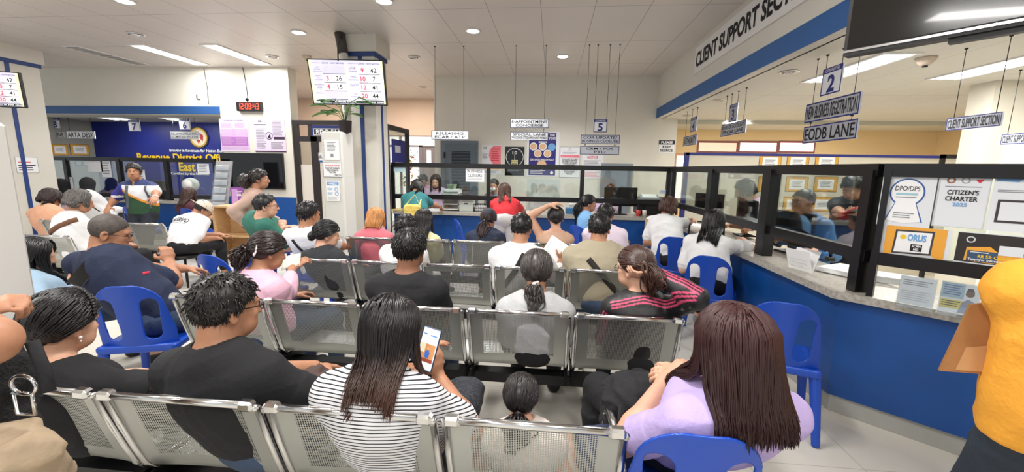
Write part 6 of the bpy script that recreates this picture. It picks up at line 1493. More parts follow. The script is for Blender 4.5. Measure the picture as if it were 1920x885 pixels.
# red wall clock: segment digits
f = faceY(443, 191, 489, 208, YL - .07); t = thing('wall_clock', 'black digital wall clock with red digits 12:08:43', 'clock', tuple(f.P(.5, 1))); s_world[0] = True
q = MB(BLACKP); f.rect(q, 0, 0, 1, 1, 0, .065); q.build('case', t); RD = mat('red_led', 'ff5a3c', .5, emit='ff3a22', es=2.2); q = MB(RD)
SEG = {'0': 'abcdef', '1': 'bc', '2': 'abged', '3': 'abgcd', '4': 'fgbc', '8': 'abcdefg', '5': 'afgcd'}
x = .06
for ch in '12:08:43':
    if ch == ':':
        for b_ in (.36, .6): f.rect(q, x, b_, x + .018, b_ + .06, .004)
        x += .045; continue
    w_, tk_ = .10, .022
    for sg in SEG[ch]:
        r = dict(a=(0, .18, w_, .25), d=(0, .75, w_, .82), g=(0, .465, w_, .535), f=(0, .18, tk_, .5), b=(w_ - tk_, .18, w_, .5), e=(0, .5, tk_, .82), c=(w_ - tk_, .5, w_, .82))[sg]; f.rect(q, x + r[0], r[1], x + r[2], r[3], .004)
    x += .135
q.build('digits', t); q = MB(STEELD); tp = f.P(.42, 0, -.03); q.tube([tp, tp + Vector((.0, .02, .06)), tp + Vector((-.02, .04, .3)), Vector((tp.x - .05, YL - .01, tp.z + .6)), Vector((tp.x - .06, YL - .01, ROOM_H - .01))], .006, 6); q.ball(tp + Vector((0, 0, .05)), .03, 8, 6); q.build('cable', t); s_world[0] = False
cb = MB(STEELD); a = aty(382, 128, YL - .012); b = aty(391, 196, YL - .012); cb.tube([a, a.lerp(b, .5) + Vector((.02, 0, 0)), b], .005, 6); tag(cb.build('cable'), 'thin dark cable running down the wall to the blue header', 'cable')
hk = MB(STEELD); a = aty(369, 177, YL - .02); hk.tube([a, a + Vector((-.01, 0, -.06)), a + Vector((.03, -.02, -.1)), a + Vector((.07, 0, -.1))], .008, 6); tag(hk.build('wall_hook'), 'small dark hook on the wall over the blue header', 'hook')
# queue screens
def queue_screen(label, c, rz, tilt, w=.92, h=.53, arm=False):
    t = thing('queue_screen', label, 'screen', c, rz)
    R = Matrix.Rotation(tilt, 3, 'X'); u = Vector((1, 0, 0)); v = R @ Vector((0, 0, 1)); f = Face(-u * w / 2 + v * h / 2, u, v, w, h)
    q = MB(BLACKP); f.rect(q, 0, 0, 1, 1, 0, .05); q.build('housing', t)
    q = MB(mat('screen_pale', 'd8d6e8', .3, emit='d9d4ee', es=.75)); f.rect(q, .015, .025, .985, .965, .002)
    q.mat(mat('screen_cream', 'f2ecc0', .3, emit='f3edba', es=.8)); f.rect(q, .015, .025, .04, .965, .0022); f.rect(q, .945, .025, .985, .965, .0022); f.rect(q, .49, .13, .505, .88, .0022)
    wh = mat('screen_white', 'ffffff', .3, emit='ffffff', es=.85); pk = mat('screen_pink', 'f4d4de', .3, emit='f6d3dd', es=.8); ink = mat('screen_ink', '15151c', .4); rd = mat('screen_red', 'd9405c', .4, emit='d9405c', es=.5); gy = mat('screen_grey', '8c8aa0', .4)
    rows = [('NEW\nBUSINESS\nREGISTRATION', '', ''), ('BOOKS\nOF\nACCOUNTS', '3', '26'), ('AUTHORITY\nATP', '4', '15'), ('CERTIFICATES', '', '')]
    rows2 = [('eCAR\nReleasing', '9', '42'), ('PWD\nSpecial lane', '10', '7'), ('ONETT', '12', '41'), ('TAX\nCLEARANCE', '20', '44')]
    for (x0, x1, x2, x3), rr in (((.05, .19, .30, .48), rows), ((.515, .66, .775, .94), rows2)):
        for i, (n, a, b) in enumerate(rr):
            t0 = .145 + i * .185; t1 = t0 + .165
            q.mat(pk if a else mat('screen_lav', 'd4d0ea', .3, emit='d3cfea', es=.7)); f.rect(q, x1, t0, x2 - .012, t1, .0025); q.mat(wh if b else mat('screen_lav', '')); f.rect(q, x2, t0, x3, t1, .0025)
            q.mat(ink); f.rect(q, x1, t1, x3, t1 + .012, .0026); q.mat(gy); L = n.split('\n')
            for k, l in enumerate(L): hh = .13 / max(len(L), 2); f.text(q, l, x0 + .01, t0 + .02 + k * hh, x1 - .01, t0 + .01 + k * hh + hh * .8, .003, .01)
            if a: q.mat(rd); f.text(q, a, x1 + .01, t0 + .03, x2 - .022, t1 - .03, .003, .02)
            if b: q.mat(ink); f.text(q, b, x2 + .01, t0 + .03, x3 - .01, t1 - .03, .003, .02)
    q.mat(gy)
    for x0 in (.06, .53): f.text(q, 'TRANSACTION', x0, .075, x0 + .11, .10, .003); f.text(q, 'COUNTER', x0 + .13, .07, x0 + .22, .105, .003, .02, True); f.text(q, 'NOW SERVING', x0 + .24, .07, x0 + .42, .105, .003, .02, True)
    q.mat(ink); f.rect(q, .10, .895, .965, .955, .003); q.mat(wh); f.text(q, 'ordingly before going to your coun', .30, .90, .96, .95, .004, .02, True); f.text(q, 'BIR', .14, .91, .19, .945, .004, .02); q.build('screen', t)
    q = MB(STEELD); q.tube([(0, .06, .0), (0, .1, .0), (-.06, .44, .02)] if arm else [(0, .06, .0), (0, .1, .25), (0, .1, ROOM_H - c[2] - .002)], .022, 10); q.box((0, .055, 0), (.3, .03, .25)); q.build('mount', t); return t
c0 = aty(652, 155, 5.55)
queue_screen('lit queue screen hanging in front of the striped column', (c0.x, c0.y, c0.z), .12, .22, .99, .575, True)
c0 = aty(36, 155, 5.4)
queue_screen('lit queue screen cut off by the left edge of the photo', (c0.x - .72, c0.y + .1, c0.z - .06), .35, .05, .86, .50)
# large black screen hanging over the side counter
p0, p1 = atz(1580, 106, 1.98), atz(1920, 46, 1.98); u = (p1 - p0).normalized(); u.z = 0; u.normalize(); n_ = u.cross(Vector((0, 0, 1)))
f = Face(p0 + Vector((0, 0, .52)), u, (0, 0, 1), .92, .52)
t = thing('television', 'large black screen hanging under the ceiling over the side counter', 'television', tuple(f.P(.5, 1))); s_world[0] = True
q = MB(BLACKP); f.rect(q, 0, 0, 1, 1, 0, .05); q.build('housing', t); q = MB(mat('screen_off', '0d0c0b', .12, coat=.3)); f.rect(q, .012, .02, .988, .955, .002); q.build('screen', t); q = MB(CHROME); f.rect(q, .0, .965, 1, .98, .003); q.build('trim', t)
q = MB(BLACKP); f.rect(q, .3, .97, .8, 1.03, -.01, .03); q.build('speaker_bar', t)
q = MB(STEELD); 
m_ = f.P(.5, .3, -.06); q.tube([m_, m_ + n_ * .0 + Vector((0, 0, 0.25)) , Vector((m_.x, m_.y, ROOM_H - .002 if m_.x < XF else OFFICE_H - .002))], .025, 10); q.build('mount', t); s_world[0] = False
# certificates
CF = mat('cert_gold', 'd9a441', .45); CW = mat('cert_dark_frame', '4b3a24', .5)
def cert(label, f, group):
    t = thing('certificate', label, 'certificate', tuple(f.P(.5, 1)), 0, group); s_world[0] = True
    q = MB(CW); f.rect(q, 0, 0, 1, 1, 0, .02); q.build('frame', t); q = MB(CF); f.rect(q, .02, .03, .98, .97, .002); q.mat(PAPER); f.rect(q, .16, .18, .84, .84, .003); q.mat(GREY); f.lines(q, .26, .34, .74, .7, 4, .004); q.build('sheet', t); s_world[0] = False
YC = PY_ - .003
for r, (y0, y1) in enumerate(((290, 318), (331, 360), (369, 397))):
    for c_, (x0, x1) in enumerate(((1420, 1462), (1472, 1514), (1525, 1569))):
        rn = ('top', 'middle', 'lowest')[r]; cn = ('left', 'centre', 'right')[c_]; dx = (3 - 2 * r) if r < 2 else -4
        cert('gold framed certificate on the partition, %s row, %s column' % (rn, cn), faceY(x0 + dx, y0, x1 + dx, y1, YC), 'certificates on the partition')
for i, (x0, x1) in enumerate(((95, 126), (130, 166))):
    a, b, c_, d_ = atx(x0, 270, -10.745), atx(x0, 291, -10.745), atx(x1, 271, -10.745), atx(x1, 293, -10.745)
    cert('gold framed certificate on the grey side wall, ' + ('next to the column' if i == 0 else 'under ARTA DESK'), Face((-10.745, a.y, (a.z + c_.z) / 2), (0, 1, 0), (0, 0, 1), abs(c_.y - a.y), a.z - b.z), 'certificates on the side wall')
# posters on the bend's glass
PB0, PB1 = Vector((1.99, 2.60, 0)), Vector((2.45, 2.16, 0)); ub = (PB1 - PB0).normalized(); nb = Vector((ub.y, -ub.x, 0))
if nb.y > 0: nb = -nb
def onb(px_, py_, off=.008):
    d = ray(px_, py_); o = PB0 + nb * off; k = (o - OEYE).dot(nb) / d.dot(nb); return OEYE + d * k
def faceB(tl, tr, bl, br, off=.008):
    a, b, c_, d_ = [onb(*p, off) for p in (tl, tr, bl, br)]; g = lambda p: (p - PB0).dot(ub)
    l = (g(a) + g(c_)) / 2; r = (g(b) + g(d_)) / 2; t_ = (a.z + b.z) / 2; bt = (c_.z + d_.z) / 2
    o = PB0 + nb * off + ub * l; return Face((o.x, o.y, t_), ub, (0, 0, 1), r - l, t_ - bt)
KB = mat('keyhole_blue', '2f5b9c', .5); PSH = mat('paper_glass', 'dfe3e8', .6)
def arc(cx, cy, rx, ry, a0, a1, n=24): return [(cx + rx * cos(a), cy + ry * sin(a)) for a in np.linspace(a0, a1, n)]
def keyhole(k): return arc(.5, .36, .33 * k, .26 * k, RAD(128), RAD(128 + 284)) + [(.5 + .32 * k + .04, .9 + .02 * (k - 1)), (.5, .94), (.5 - .32 * k - .04, .9)]
poster('white poster with a blue keyhole outline reading DPO/DPS, on the bend glass', faceB((1655, 323), (1761, 326), (1645, 421), (1741, 428)), PSH, [('p', KB, keyhole(1.0)), ('p', PAPER, [(a, b - .0) for a, b in keyhole(.9)]), ('t', INK, 'DPO/DPS', .27, .24, .73, .33, .01), ('r', mat('print_aqua', '9cc7d6', .6), .3, .37, .7, .41), ('l', GREY, .3, .44, .7, .48, 1), ('l', GREY, .3, .74, .7, .86, 3)])
poster('white poster reading CITIZEN\'S CHARTER 2025, on the bend glass', faceB((1763, 327), (1863, 330), (1746, 423), (1843, 431)), PSH, [('o', mat('print_brown', '9a6a4a', .6), .24, .1, .09, .05), ('o', GREY, .52, .1, .085, .06), ('p', RED, [(.70, .08), (.86, .08), (.78, .15)]), ('l', GREY, .14, .21, .86, .24, 1), ('t', INK, "CITIZEN'S", .2, .28, .8, .37, .02), ('t', INK, 'CHARTER', .18, .4, .8, .49, .02), ('t', SKYB, '2025', .34, .52, .62, .59, .02), ('b', LGREY, .004)])
poster('white poster with a blue corner band, cut off by the right photo edge', faceB((1866, 330), (1968, 333), (1847, 431), (1950, 440)), PSH, [('p', SKYB, [(.04, .02), (.56, .02), (.46, .1), (.04, .08)]), ('o', mat('print_brown', '9a6a4a', .6), .75, .1, .09, .05), ('l', GREY, .1, .24, .9, .30, 2), ('r', mat('qr_frame', '3a3536', .5), .14, .42, .98, .84), ('r', PSH, .2, .46, .74, .8)])
poster('white sheet with an orange panel and a drawn laptop reading ORUS, on the bend glass', faceB((1652, 424), (1786, 429), (1640, 482), (1776, 500)), PSH, [('r', ORG, .1, .0, .94, .96), ('p', mat('laptop_dark', '3c3a40', .5), [(.24, .1), (.78, .08), (.77, .76), (.22, .8)]), ('p', PAPER, [(.27, .15), (.75, .13), (.74, .71), (.25, .75)]), ('p', LGREY, [(.22, .8), (.77, .76), (.86, .86), (.1, .9)]), ('d', YEL, .36, .3, .045), ('t', SKYB, 'ORUS', .42, .2, .68, .40, .04), ('r', INK, .48, .48, .64, .68), ('t', PAPER, 'SCAN\nME!', .5, .5, .62, .66, .03)])
poster('dark printed sheet with a blue and yellow caption, on the bend glass', faceB((1798, 436), (1930, 442), (1786, 497), (1920, 516)), PSH, [('r', mat('print_black', '2a2624', .5), 0, .02, .98, .84), ('o', LGREY, .2, .2, .07, .045), ('p', ORG, [(.16, .42), (.5, .36), (.62, .5), (.98, .5), (.98, .84), (.14, .8)]), ('r', mat('print_steel', '34506f', .5), .18, .5, .62, .8), ('t', YEL, 'RR 55: Customer', .34, .6, .9, .69, .02), ('t', PAPER, 'Taxpayer Information', .2, .71, .8, .79, .02), ('l', PAPER, .22, .53, .5, .58, 1), ('r', PSH, .62, .3, .96, .56)])
# ================================================================ SMALL THINGS
# air conditioner by the column, its pipe and plant
def aircon(label, x0, x1, y0, y1, z1, notices=None):
    t = thing('air_conditioner', label, 'air conditioner', ((x0 + x1) / 2, (y0 + y1) / 2, 0)); s_world[0] = True
    q = MB(mat('aircon_white', 'dcdad4', .4)); q.box(((x0 + x1) / 2, (y0 + y1) / 2, z1 / 2 + .01), (x1 - x0, y1 - y0, z1 - .02), bev=.02); q.build('housing', t)
    q = MB(MGREY)
    for k in range(7): q.b2((x0 + .04, y0 - .006, z1 - .36 + k * .035), (x1 - .04, y0, z1 - .345 + k * .035))
    q.build('outlet_grille', t)
    q = MB(LGREY)
    for k in range(12): q.b2((x0 + .04, y0 - .005, .15 + k * .04), (x1 - .04, y0, .165 + k * .04))
    q.build('intake_grille', t); s_world[0] = False; return t
a, b = aty(600, 246, 5.3), aty(640, 246, 5.3)
aircon('tall white floor air conditioner against the striped column, notices on its front', a.x, b.x, 5.3, 5.62, a.z)
ax0, ax1, az = a.x, b.x, a.z
f = faceY(608, 262, 636, 300, 5.29); poster('white sheet with faint print at the top of the air conditioner', f, PAPER, [('l', GREY, .2, .12, .8, .6, 7), ('r', GREY, .4, .7, .6, .85)], name='notice', cat='notice')
poster('white sheet with a red line and bold black words on the air conditioner', faceY(606, 305, 641, 332, 5.29), PAPER, [('b', INK, .004), ('t', RED, 'TO OUR VALUED TAXPAYERS', .1, .16, .9, .26, .03), ('t', INK, 'PLEASE TAKE YOUR SEATS\nWHILE WAITING FOR\nYOUR TURN', .12, .32, .88, .72, .03), ('t', INK, 'THANK YOU', .6, .8, .95, .9, .02)], name='notice', cat='notice')
poster('white MASKS notice with blue heading low on the air conditioner', faceY(612, 340, 637, 377, 5.29), PAPER, [('r', SKYB, .06, .03, .94, .2), ('t', PAPER, 'MASKS', .16, .06, .8, .17, .03), ('o', SKYB, .76, .4, .14, .1), ('o', SKYB, .78, .62, .14, .1), ('l', SKYB, .1, .34, .5, .46, 3), ('l', SKYB, .1, .56, .5, .68, 3), ('l', LGREY, .1, .78, .9, .94, 4)], name='notice', cat='notice')
t = thing('pipe', 'pale wrapped pipe running up beside the striped column', 'pipe', (-3.0, 5.95, 0)); s_world[0] = True
P = [aty(x, y, 5.93) for x, y in ((661, 480), (657, 380), (653, 300), (650, 200), (647, 120))]; P = [Vector((P[0].x, 5.93, .02))] + P + [Vector((P[-1].x - .02, 5.93, 3.1)), Vector((P[-1].x - .06, 5.93, ROOM_H - .002))]
q = MB(mat('pipe_wrap', 'cfcac0', .8, nz=.08, bump=.5, bscale=25)); q.tube(P, .062, 12); q.build('wrapped_pipe', t); q = MB(mat('pipe_dark', '4a4440', .7)); q.tube([P[-2], P[-1]], .07, 12); q.build('dark_sleeve', t)
q = MB(STEELD); pa, pb = aty(640, 66, 5.9), aty(634, 114, 5.2); q.tube([pa, pa.lerp(pb, .5) + Vector((-.03, 0, 0)), pb], .008, 6); q.build('cable', t); s_world[0] = False
t = thing('potted_plant', 'green leafy plant in a dark pot on top of the air conditioner', 'plant', ((ax0 + ax1) / 2 + .12, 5.46, az)); 
MB(mat('pot_dark', '2d2426', .6)).lathe((0, 0, 0), [(.06, .0), (.075, .01), (.085, .14), (.09, .15), (.08, .15), (.07, .13), (0, .13)], 18).build('pot', t)
rg = random.Random(9)
LEAF = mat('leaf_green', '5d8a4a', .5, nz=.3, nscale=20)
st = MB(mat('stem_green', '5c7a3c', .6))
for i in range(13):
    an = rg.uniform(0, 6.28); l = rg.uniform(.14, .26); up = rg.uniform(.1, .34); tip = Vector((cos(an) * l, sin(an) * l * .7, .13 + up)); st.tube([(0, 0, .12), (tip.x * .4, tip.y * .4, .13 + up * .8), tuple(tip)], .005, 5)
    d = Vector((cos(an), sin(an) * .7, -.25 + rg.random() * .6)).normalized(); sd = d.cross(Vector((0, 0, 1))).normalized(); g_ = []
    for k in range(6):
        s_ = k / 5; w_ = .075 * sin(pi * min(s_ * .9 + .08, 1)); c = tip + d * (.20 * s_) + Vector((0, 0, -.05 * s_ * s_)); g_.append([c - sd * w_ + Vector((0, 0, .012)), c, c + sd * w_ + Vector((0, 0, .012))])
    lf = MB(LEAF); lf.sheet(g_, .003); lf.build('leaf', t)
st.build('stem', t)
ea, eb = aty(20, 230, 2.05), aty(62, 500, 2.05)
aircon('tall white cabinet air conditioner at the left edge of the photo', eb.x - .5, eb.x, 1.78, 2.05, ea.z)
f = Face(atx(27, 294, -8.735), (0, 1, 0), (0, 0, 1), .30, .26)
poster('small white notice with red and black lines on the column at the edge', f, PAPER, [('b', INK, .004), ('l', RED, .1, .3, .7, .42, 1), ('l', INK, .1, .5, .9, .92, 3)], name='notice', cat='notice')
t = thing('side_table', 'small table with a brown top and rounded white rim at the left edge', 'table', tuple(atz(-10, 546, .62).xy) + (0,)); q = MB(WHITE); q.box((0, 0, .60), (.5, .36, .035), bev=.015); q.build('rim', t); q = MB(mat('brown_top', '4a3c30', .35)); q.box((0, 0, .621), (.44, .30, .008)); q.build('table_top', t)
q = MB(WHITE); q.box((0, 0, .30), (.10, .10, .58)); q.build('post', t); q = MB(WHITE); q.box((0, 0, .012), (.36, .3, .024)); q.build('base', t)

# brochure rack, wooden shelf, booklet
a, b = aty(396, 304, 7.0), aty(398, 436, 7.0)
t = thing('brochure_rack', 'leaning silver brochure rack with clear pockets by the television wall', 'rack', (a.x, 7.0, 0)); 
u = Vector((1, 0, 0)); v = Vector((.08, .16, 1)).normalized(); f = Face(Vector((-.17, -.1, 0)) + v * 1.62, u, v, .32, 1.60)
q = MB(mat('rack_silver', 'b9babd', .4, .4)); f.rect(q, 0, 0, 1, 1, 0, .025); q.build('back_panel', t)
for k in range(7):
    q = MB(CLEAR); f.rect(q, .08, .06 + k * .085, .92, .06 + k * .085 + .06, .05, .006); q.build('pocket', t); q = MB(PAPER); f.rect(q, .14, .05 + k * .085, .5, .11 + k * .085, .03, .006); f.rect(q, .52, .055 + k * .085, .88, .11 + k * .085, .03, .006); q.build('brochures', t)
q = MB(mat('rack_pink', 'c87ba8', .5)); f.disc(q, .5, .8, .1, .004, 22); q.mat(PAPER); f.rect(q, .45, .77, .55, .84, .006); q.build('round_mark', t); q = MB(STEELD); q.box((0, .02, .012), (.4, .42, .022)); q.build('base', t)
a, b = aty(418, 385, 6.3), aty(470, 385, 6.3)
t = thing('shelf', 'low pale wooden shelf under the television', 'shelf', ((a.x + b.x) / 2, 6.35, 0)); WOOD = mat('pale_wood', 'd0ac7e', .55, nz=.12, nscale=6, stretch=(1, 1, 6)); hw = (b.x - a.x) / 2 + .1; hz = a.z
for sx in (-1, 1): q = MB(WOOD); q.box((sx * (hw - .012), 0, hz / 2), (.024, .34, hz)); q.build('side_panel', t)
for z in (.05, .38, hz - .012): q = MB(WOOD); q.box((0, 0, z), (2 * hw - .05, .34, .024)); q.build('shelf_board', t)
q = MB(WOOD); q.box((0, .165, hz / 2), (2 * hw - .05, .01, hz)); q.build('back_panel', t)
f = faceY(433, 356, 455, 384, 6.28); poster('purple booklet standing on the low wooden shelf', Face((f.o.x, 6.28, hz + .30), (1, 0, 0), (0, -.0, 1), .22, .30), mat('booklet_purple', '8f4f9e', .5), [('r', mat('booklet_pink', 'c99ad2', .5), .1, .1, .55, .9), ('l', PAPER, .5, .2, .9, .5, 4)], th=.02, name='booklet', cat='booklet')

# yellow bag, papers, phones, bags
def phone(label, c, R, w=.075, h=.158, screen=None, case='20222a'):
    t = thing('phone', label, 'phone', tuple(c)); q = MB(mat('phone_' + case, case, .3)); q.box((0, 0, 0), (w, .009, h), R, bev=.004); q.build('case', t); q = MB(screen or SCREEN); q.box(R @ Vector((0, -.0052, 0)), (w - .006, .001, h - .008), R); q.build('display', t); return t, R
SCR = mat('phone_display', 'cfe0f2', .2, emit='cfe2f5', es=.7)
c0 = aty(803, 654, 1.42); R_ = Matrix.Rotation(-.25, 3, 'Z') @ Matrix.Rotation(-.30, 3, 'X') @ Matrix.Rotation(.14, 3, 'Y')
t, R_ = phone('phone with a lit social feed on its display, held up by the striped top wearer', c0, R_, screen=SCR, case='2a3350')
f = Face(R_ @ Vector((-.034, -.006, .072)), R_ @ Vector((1, 0, 0)), R_ @ Vector((0, 0, 1)), .068, .144)
q = MB(mat('feed_white', 'eef2f8', .3, emit='f0f4fa', es=.75)); f.rect(q, 0, .04, 1, .36, .0004); f.rect(q, 0, .84, 1, .98, .0004); q.mat(mat('feed_blue', '3f7fd0', .3, emit='3f7fd0', es=.6)); f.rect(q, .08, .12, .3, .15, .0008); f.rect(q, .5, .13, .9, .16, .0008); q.mat(mat('feed_tan', 'c9905c', .3, emit='c98e5a', es=.6)); f.rect(q, .04, .37, .96, .74, .0006)
q.mat(mat('feed_cream', 'ead8b8', .3, emit='ead8b8', es=.6)); f.rect(q, .04, .37, .36, .6, .0009); q.mat(mat('feed_shirt', '3c6fc0', .3, emit='3c6fc0', es=.6)); f.poly(q, [(.45, .72), (.4, .58), (.5, .52), (.62, .52), (.7, .6), (.66, .72)], .0012); q.mat(mat('feed_skin', 'd8a07a', .3, emit='d8a07a', es=.6)); f.disc(q, .55, .48, .006, .0014, 14); q.mat(mat('feed_red', '9a4a3a', .3, emit='9a4a3a', es=.5)); f.rect(q, .04, .74, .96, .83, .0008); q.build('picture', t)
c0 = aty(157, 512, 2.22); phone('dark phone in a clear case held by the person in pale blue', c0, Matrix.Rotation(.5, 3, 'Z') @ Matrix.Rotation(-.5, 3, 'X') @ Matrix.Rotation(.5, 3, 'Y'), .085, .165, case='4a4a50')
c0 = aty(1590, 400, 4.24); phone('dark phone held by the person in black in the office', c0, Matrix.Rotation(1.1, 3, 'X'), case='1d1c20')
def sheet(label, c, w, h, R, lines=True, name='paper_sheet', bend=.02, m=PAPER):
    g_ = [[Vector(c) + R @ Vector(((i / 6 - .5) * w, bend * ((i / 6 - .5) * 2) ** 2, (j / 4 - .5) * h)) for j in range(5)] for i in range(7)]; q = MB(m); q.sheet(g_, .0012)
    f = Face(Vector(c) + R @ Vector((-w / 2, bend - .004, h / 2)), R @ Vector((1, 0, 0)), R @ Vector((0, 0, 1)), w, h)
    if lines: q.mat(mat('print_paleblue', '9fb4cf', .7)); f.lines(q, .1, .12, .9, .9, 14, bend * .2, .3)
    return tag(q.build(name), label, 'paper')
sheet('printed form held up by the person with the black crossbody strap', aty(1036, 478, 3.72), .21, .30, Matrix.Rotation(-.25, 3, 'Z') @ Matrix.Rotation(-.2, 3, 'X') @ Matrix.Rotation(.5, 3, 'Y'), bend=.012)
sheet('folded paper held by the person in the pink blouse', aty(543, 490, 2.74), .15, .10, Matrix.Rotation(-.2, 3, 'Z') @ Matrix.Rotation(-.6, 3, 'X') @ Matrix.Rotation(-.35, 3, 'Y'), name='folded_paper', bend=.015, m=mat('paper_aged', 'dcdccb', .8))
def blob_bag(label, c, r, m, name='bag', cat='bag', wr=.01, seed=2, zcut=None, h=.01, strap=None, group=None, extra=None):
    F_ = Field(np.array(c) - np.array(r) - .1, np.array(c) + np.array(r) + .1, h); F_.box(c, np.array(r) * 2, 0, min(r) * .75); F_.wrinkle(wr, seed, 30)
    if zcut is not None: F_.plane((0, 0, -1), -zcut)
    V_, T_ = F_.mesh(); b0 = np.array([c[0], c[1], V_[:, 2].min()])
    t = thing(name, label, cat, tuple(b0), 0, group); np_obj('body', V_ - b0, T_, m, t)
    if strap: q = MB(strap[0]); q.tube([tuple(np.array(p) - b0) for p in strap[1]], strap[2], 8, flat=.35); q.build('strap', t)
    return t, b0
c0 = aty(773, 392, 5.72); blob_bag('yellow shoulder bag worn by the person in teal at the counter', (c0.x, 5.72, c0.z - .02), (.12, .05, .09), cloth('e2c766', 'bag_mustard'), strap=(cloth('e8d98a', 'bag_yellow'), [(c0.x - .11, 5.72, c0.z + .04), (c0.x + .02, 5.80, c0.z + .2), (c0.x + .11, 5.72, c0.z + .05)], .008))
c0 = aty(864, 740, 1.50); blob_bag('dark speckled bag on the lap of the striped top wearer', (c0.x, 1.56, .60), (.08, .10, .08), mat('bag_speckled', '2c2f36', .8, nz=.8, nscale=120), wr=.012)
c0 = aty(590, 690, 1.58); blob_bag('brown jacket bunched on the lap between black polo and striped top', (c0.x, 1.60, .60), (.13, .09, .06), cloth('4b3a36', 'jacket_brown'), name='jacket', cat='jacket', wr=.03, seed=6)
c0 = aty(1118, 785, 1.5); t, b0 = blob_bag('navy bag with a white flap on the bench beside the lilac shirt', (c0.x + .02, 1.42, .52), (.10, .10, .07), cloth('2a3550', 'bag_navy'), wr=.014, seed=3)
q = MB(PAPER); q.box((.03, -.05, .16), (.10, .03, .05), Matrix.Rotation(.5, 3, 'Y'), bev=.01); q.build('flap', t)
c0 = aty(1190, 750, 1.62); blob_bag('black bulging backpack at the end of the front bench', (c0.x, 1.60, .56), (.13, .13, .17), cloth('19191d', 'pack_black'), wr=.02, seed=9, name='backpack', cat='backpack', strap=(BLK, [(c0.x - .08, 1.47, .68), (c0.x - .09, 1.42, .58), (c0.x - .08, 1.47, .45)], .02))
c0 = aty(1385, 500, 4.2); blob_bag('black tote bag hanging at the side counter by the person in white', (1.56, 4.18, .52), (.07, .16, .2), BLK, wr=.012, name='tote_bag', strap=(BLK, [(1.56, 4.05, .7), (1.62, 4.12, .9), (1.62, 4.26, .9), (1.56, 4.32, .7)], .012))
c0 = aty(1262, 470, 5.0); blob_bag('red pouch on the chair behind the person with the shoulder strap', (c0.x + .16, 5.0, .52), (.05, .07, .06), cloth('b0313c', 'pouch_red'), name='pouch', cat='pouch')
c0 = aty(1218, 450, 5.25); q = MB(mat('envelope_tan', 'c9a884', .7)); q.box((c0.x, 5.3, .78), (.12, .02, .34), Matrix.Rotation(.1, 3, 'X')); tag(q.build('envelope'), 'tan envelope upright beside the person at the counter corner', 'envelope')
c0 = aty(466, 462, 4.2); blob_bag('white plastic bag on the floor behind the pink blouse', (c0.x, 4.3, .30), (.14, .12, .28), mat('plastic_white', 'e6e2e2', .4), wr=.02, name='plastic_bag', seed=11)
# envelope under the arm of the man in yellow
def onE(px_, py_, o, n): d = ray(px_, py_); return OEYE + d * ((Vector(o) - OEYE).dot(n) / d.dot(n))
o_ = aty(1820, 640, 1.40); nE = Vector((-.35, -1, .1)).normalized()
P4 = [onE(x, y, o_, nE) for x, y in ((1818, 571), (1915, 560), (1885, 704), (1760, 694))]
t = thing('envelope', 'large brown envelope tucked under the arm of the person in yellow', 'envelope', tuple(P4[3])); s_world[0] = True
q = MB(mat('kraft_brown', '9a6a3c', .75, nz=.12, nscale=14)); A_ = [p + nE * .006 for p in P4]; B_ = [p - nE * .006 for p in P4]; q.add(A_ + B_, [(0, 1, 2, 3), (7, 6, 5, 4), (0, 3, 7, 4), (3, 2, 6, 7), (2, 1, 5, 6), (1, 0, 4, 5)]); q.build('envelope_body', t)
q = MB(mat('kraft_light', 'b88a5c', .75, nz=.1, nscale=14)); F4 = [onE(x, y, o_ + nE * .009, nE) for x, y in ((1812, 652), (1905, 645), (1888, 700), (1792, 694))]; q.add(F4 + [p - nE * .003 for p in F4], [(0, 1, 2, 3), (7, 6, 5, 4), (0, 3, 7, 4), (3, 2, 6, 7), (2, 1, 5, 6), (1, 0, 4, 5)]); q.build('flap', t); s_world[0] = False
# bags of the person at the edge
c0 = aty(30, 745, .80); t, b0 = blob_bag('black bag with silver buckles hanging at the left edge', (c0.x - .05, .80, c0.z), (.075, .05, .11), mat('bag_furry', '141316', .9, bump=.8, bscale=160), wr=.02, seed=15)
q = MB(CHROME); k0 = Vector(aty(44, 722, .735)) - Vector(b0); q.tube([k0 + Vector((.030 * cos(a), 0, .022 * sin(a))) for a in np.linspace(0, 2 * pi, 21)], .004, 6, False); k1 = Vector(aty(46, 757, .735)) - Vector(b0)
q.build('ring', t); q = MB(CHROME); q.tube([k1 + Vector(p) for p in ((-.024, 0, .024), (.024, 0, .026), (.022, 0, -.024), (-.022, 0, -.026), (-.024, 0, .024))], .004, 6); q.build('buckle', t)
q = MB(BLK); q.tube([Vector(aty(60, 640, .74)) - Vector(b0), Vector(aty(85, 700, .74)) - Vector(b0), Vector(aty(92, 735, .735)) - Vector(b0)], .012, 6, flat=.4); q.build('strap', t)
c0 = aty(40, 850, .72); blob_bag('tan cloth bag at the lower left corner', (c0.x - .06, .70, c0.z - .04), (.13, .08, .10), cloth('a8947a', 'bag_tan', nz=.25), wr=.02, seed=17, name='cloth_bag')

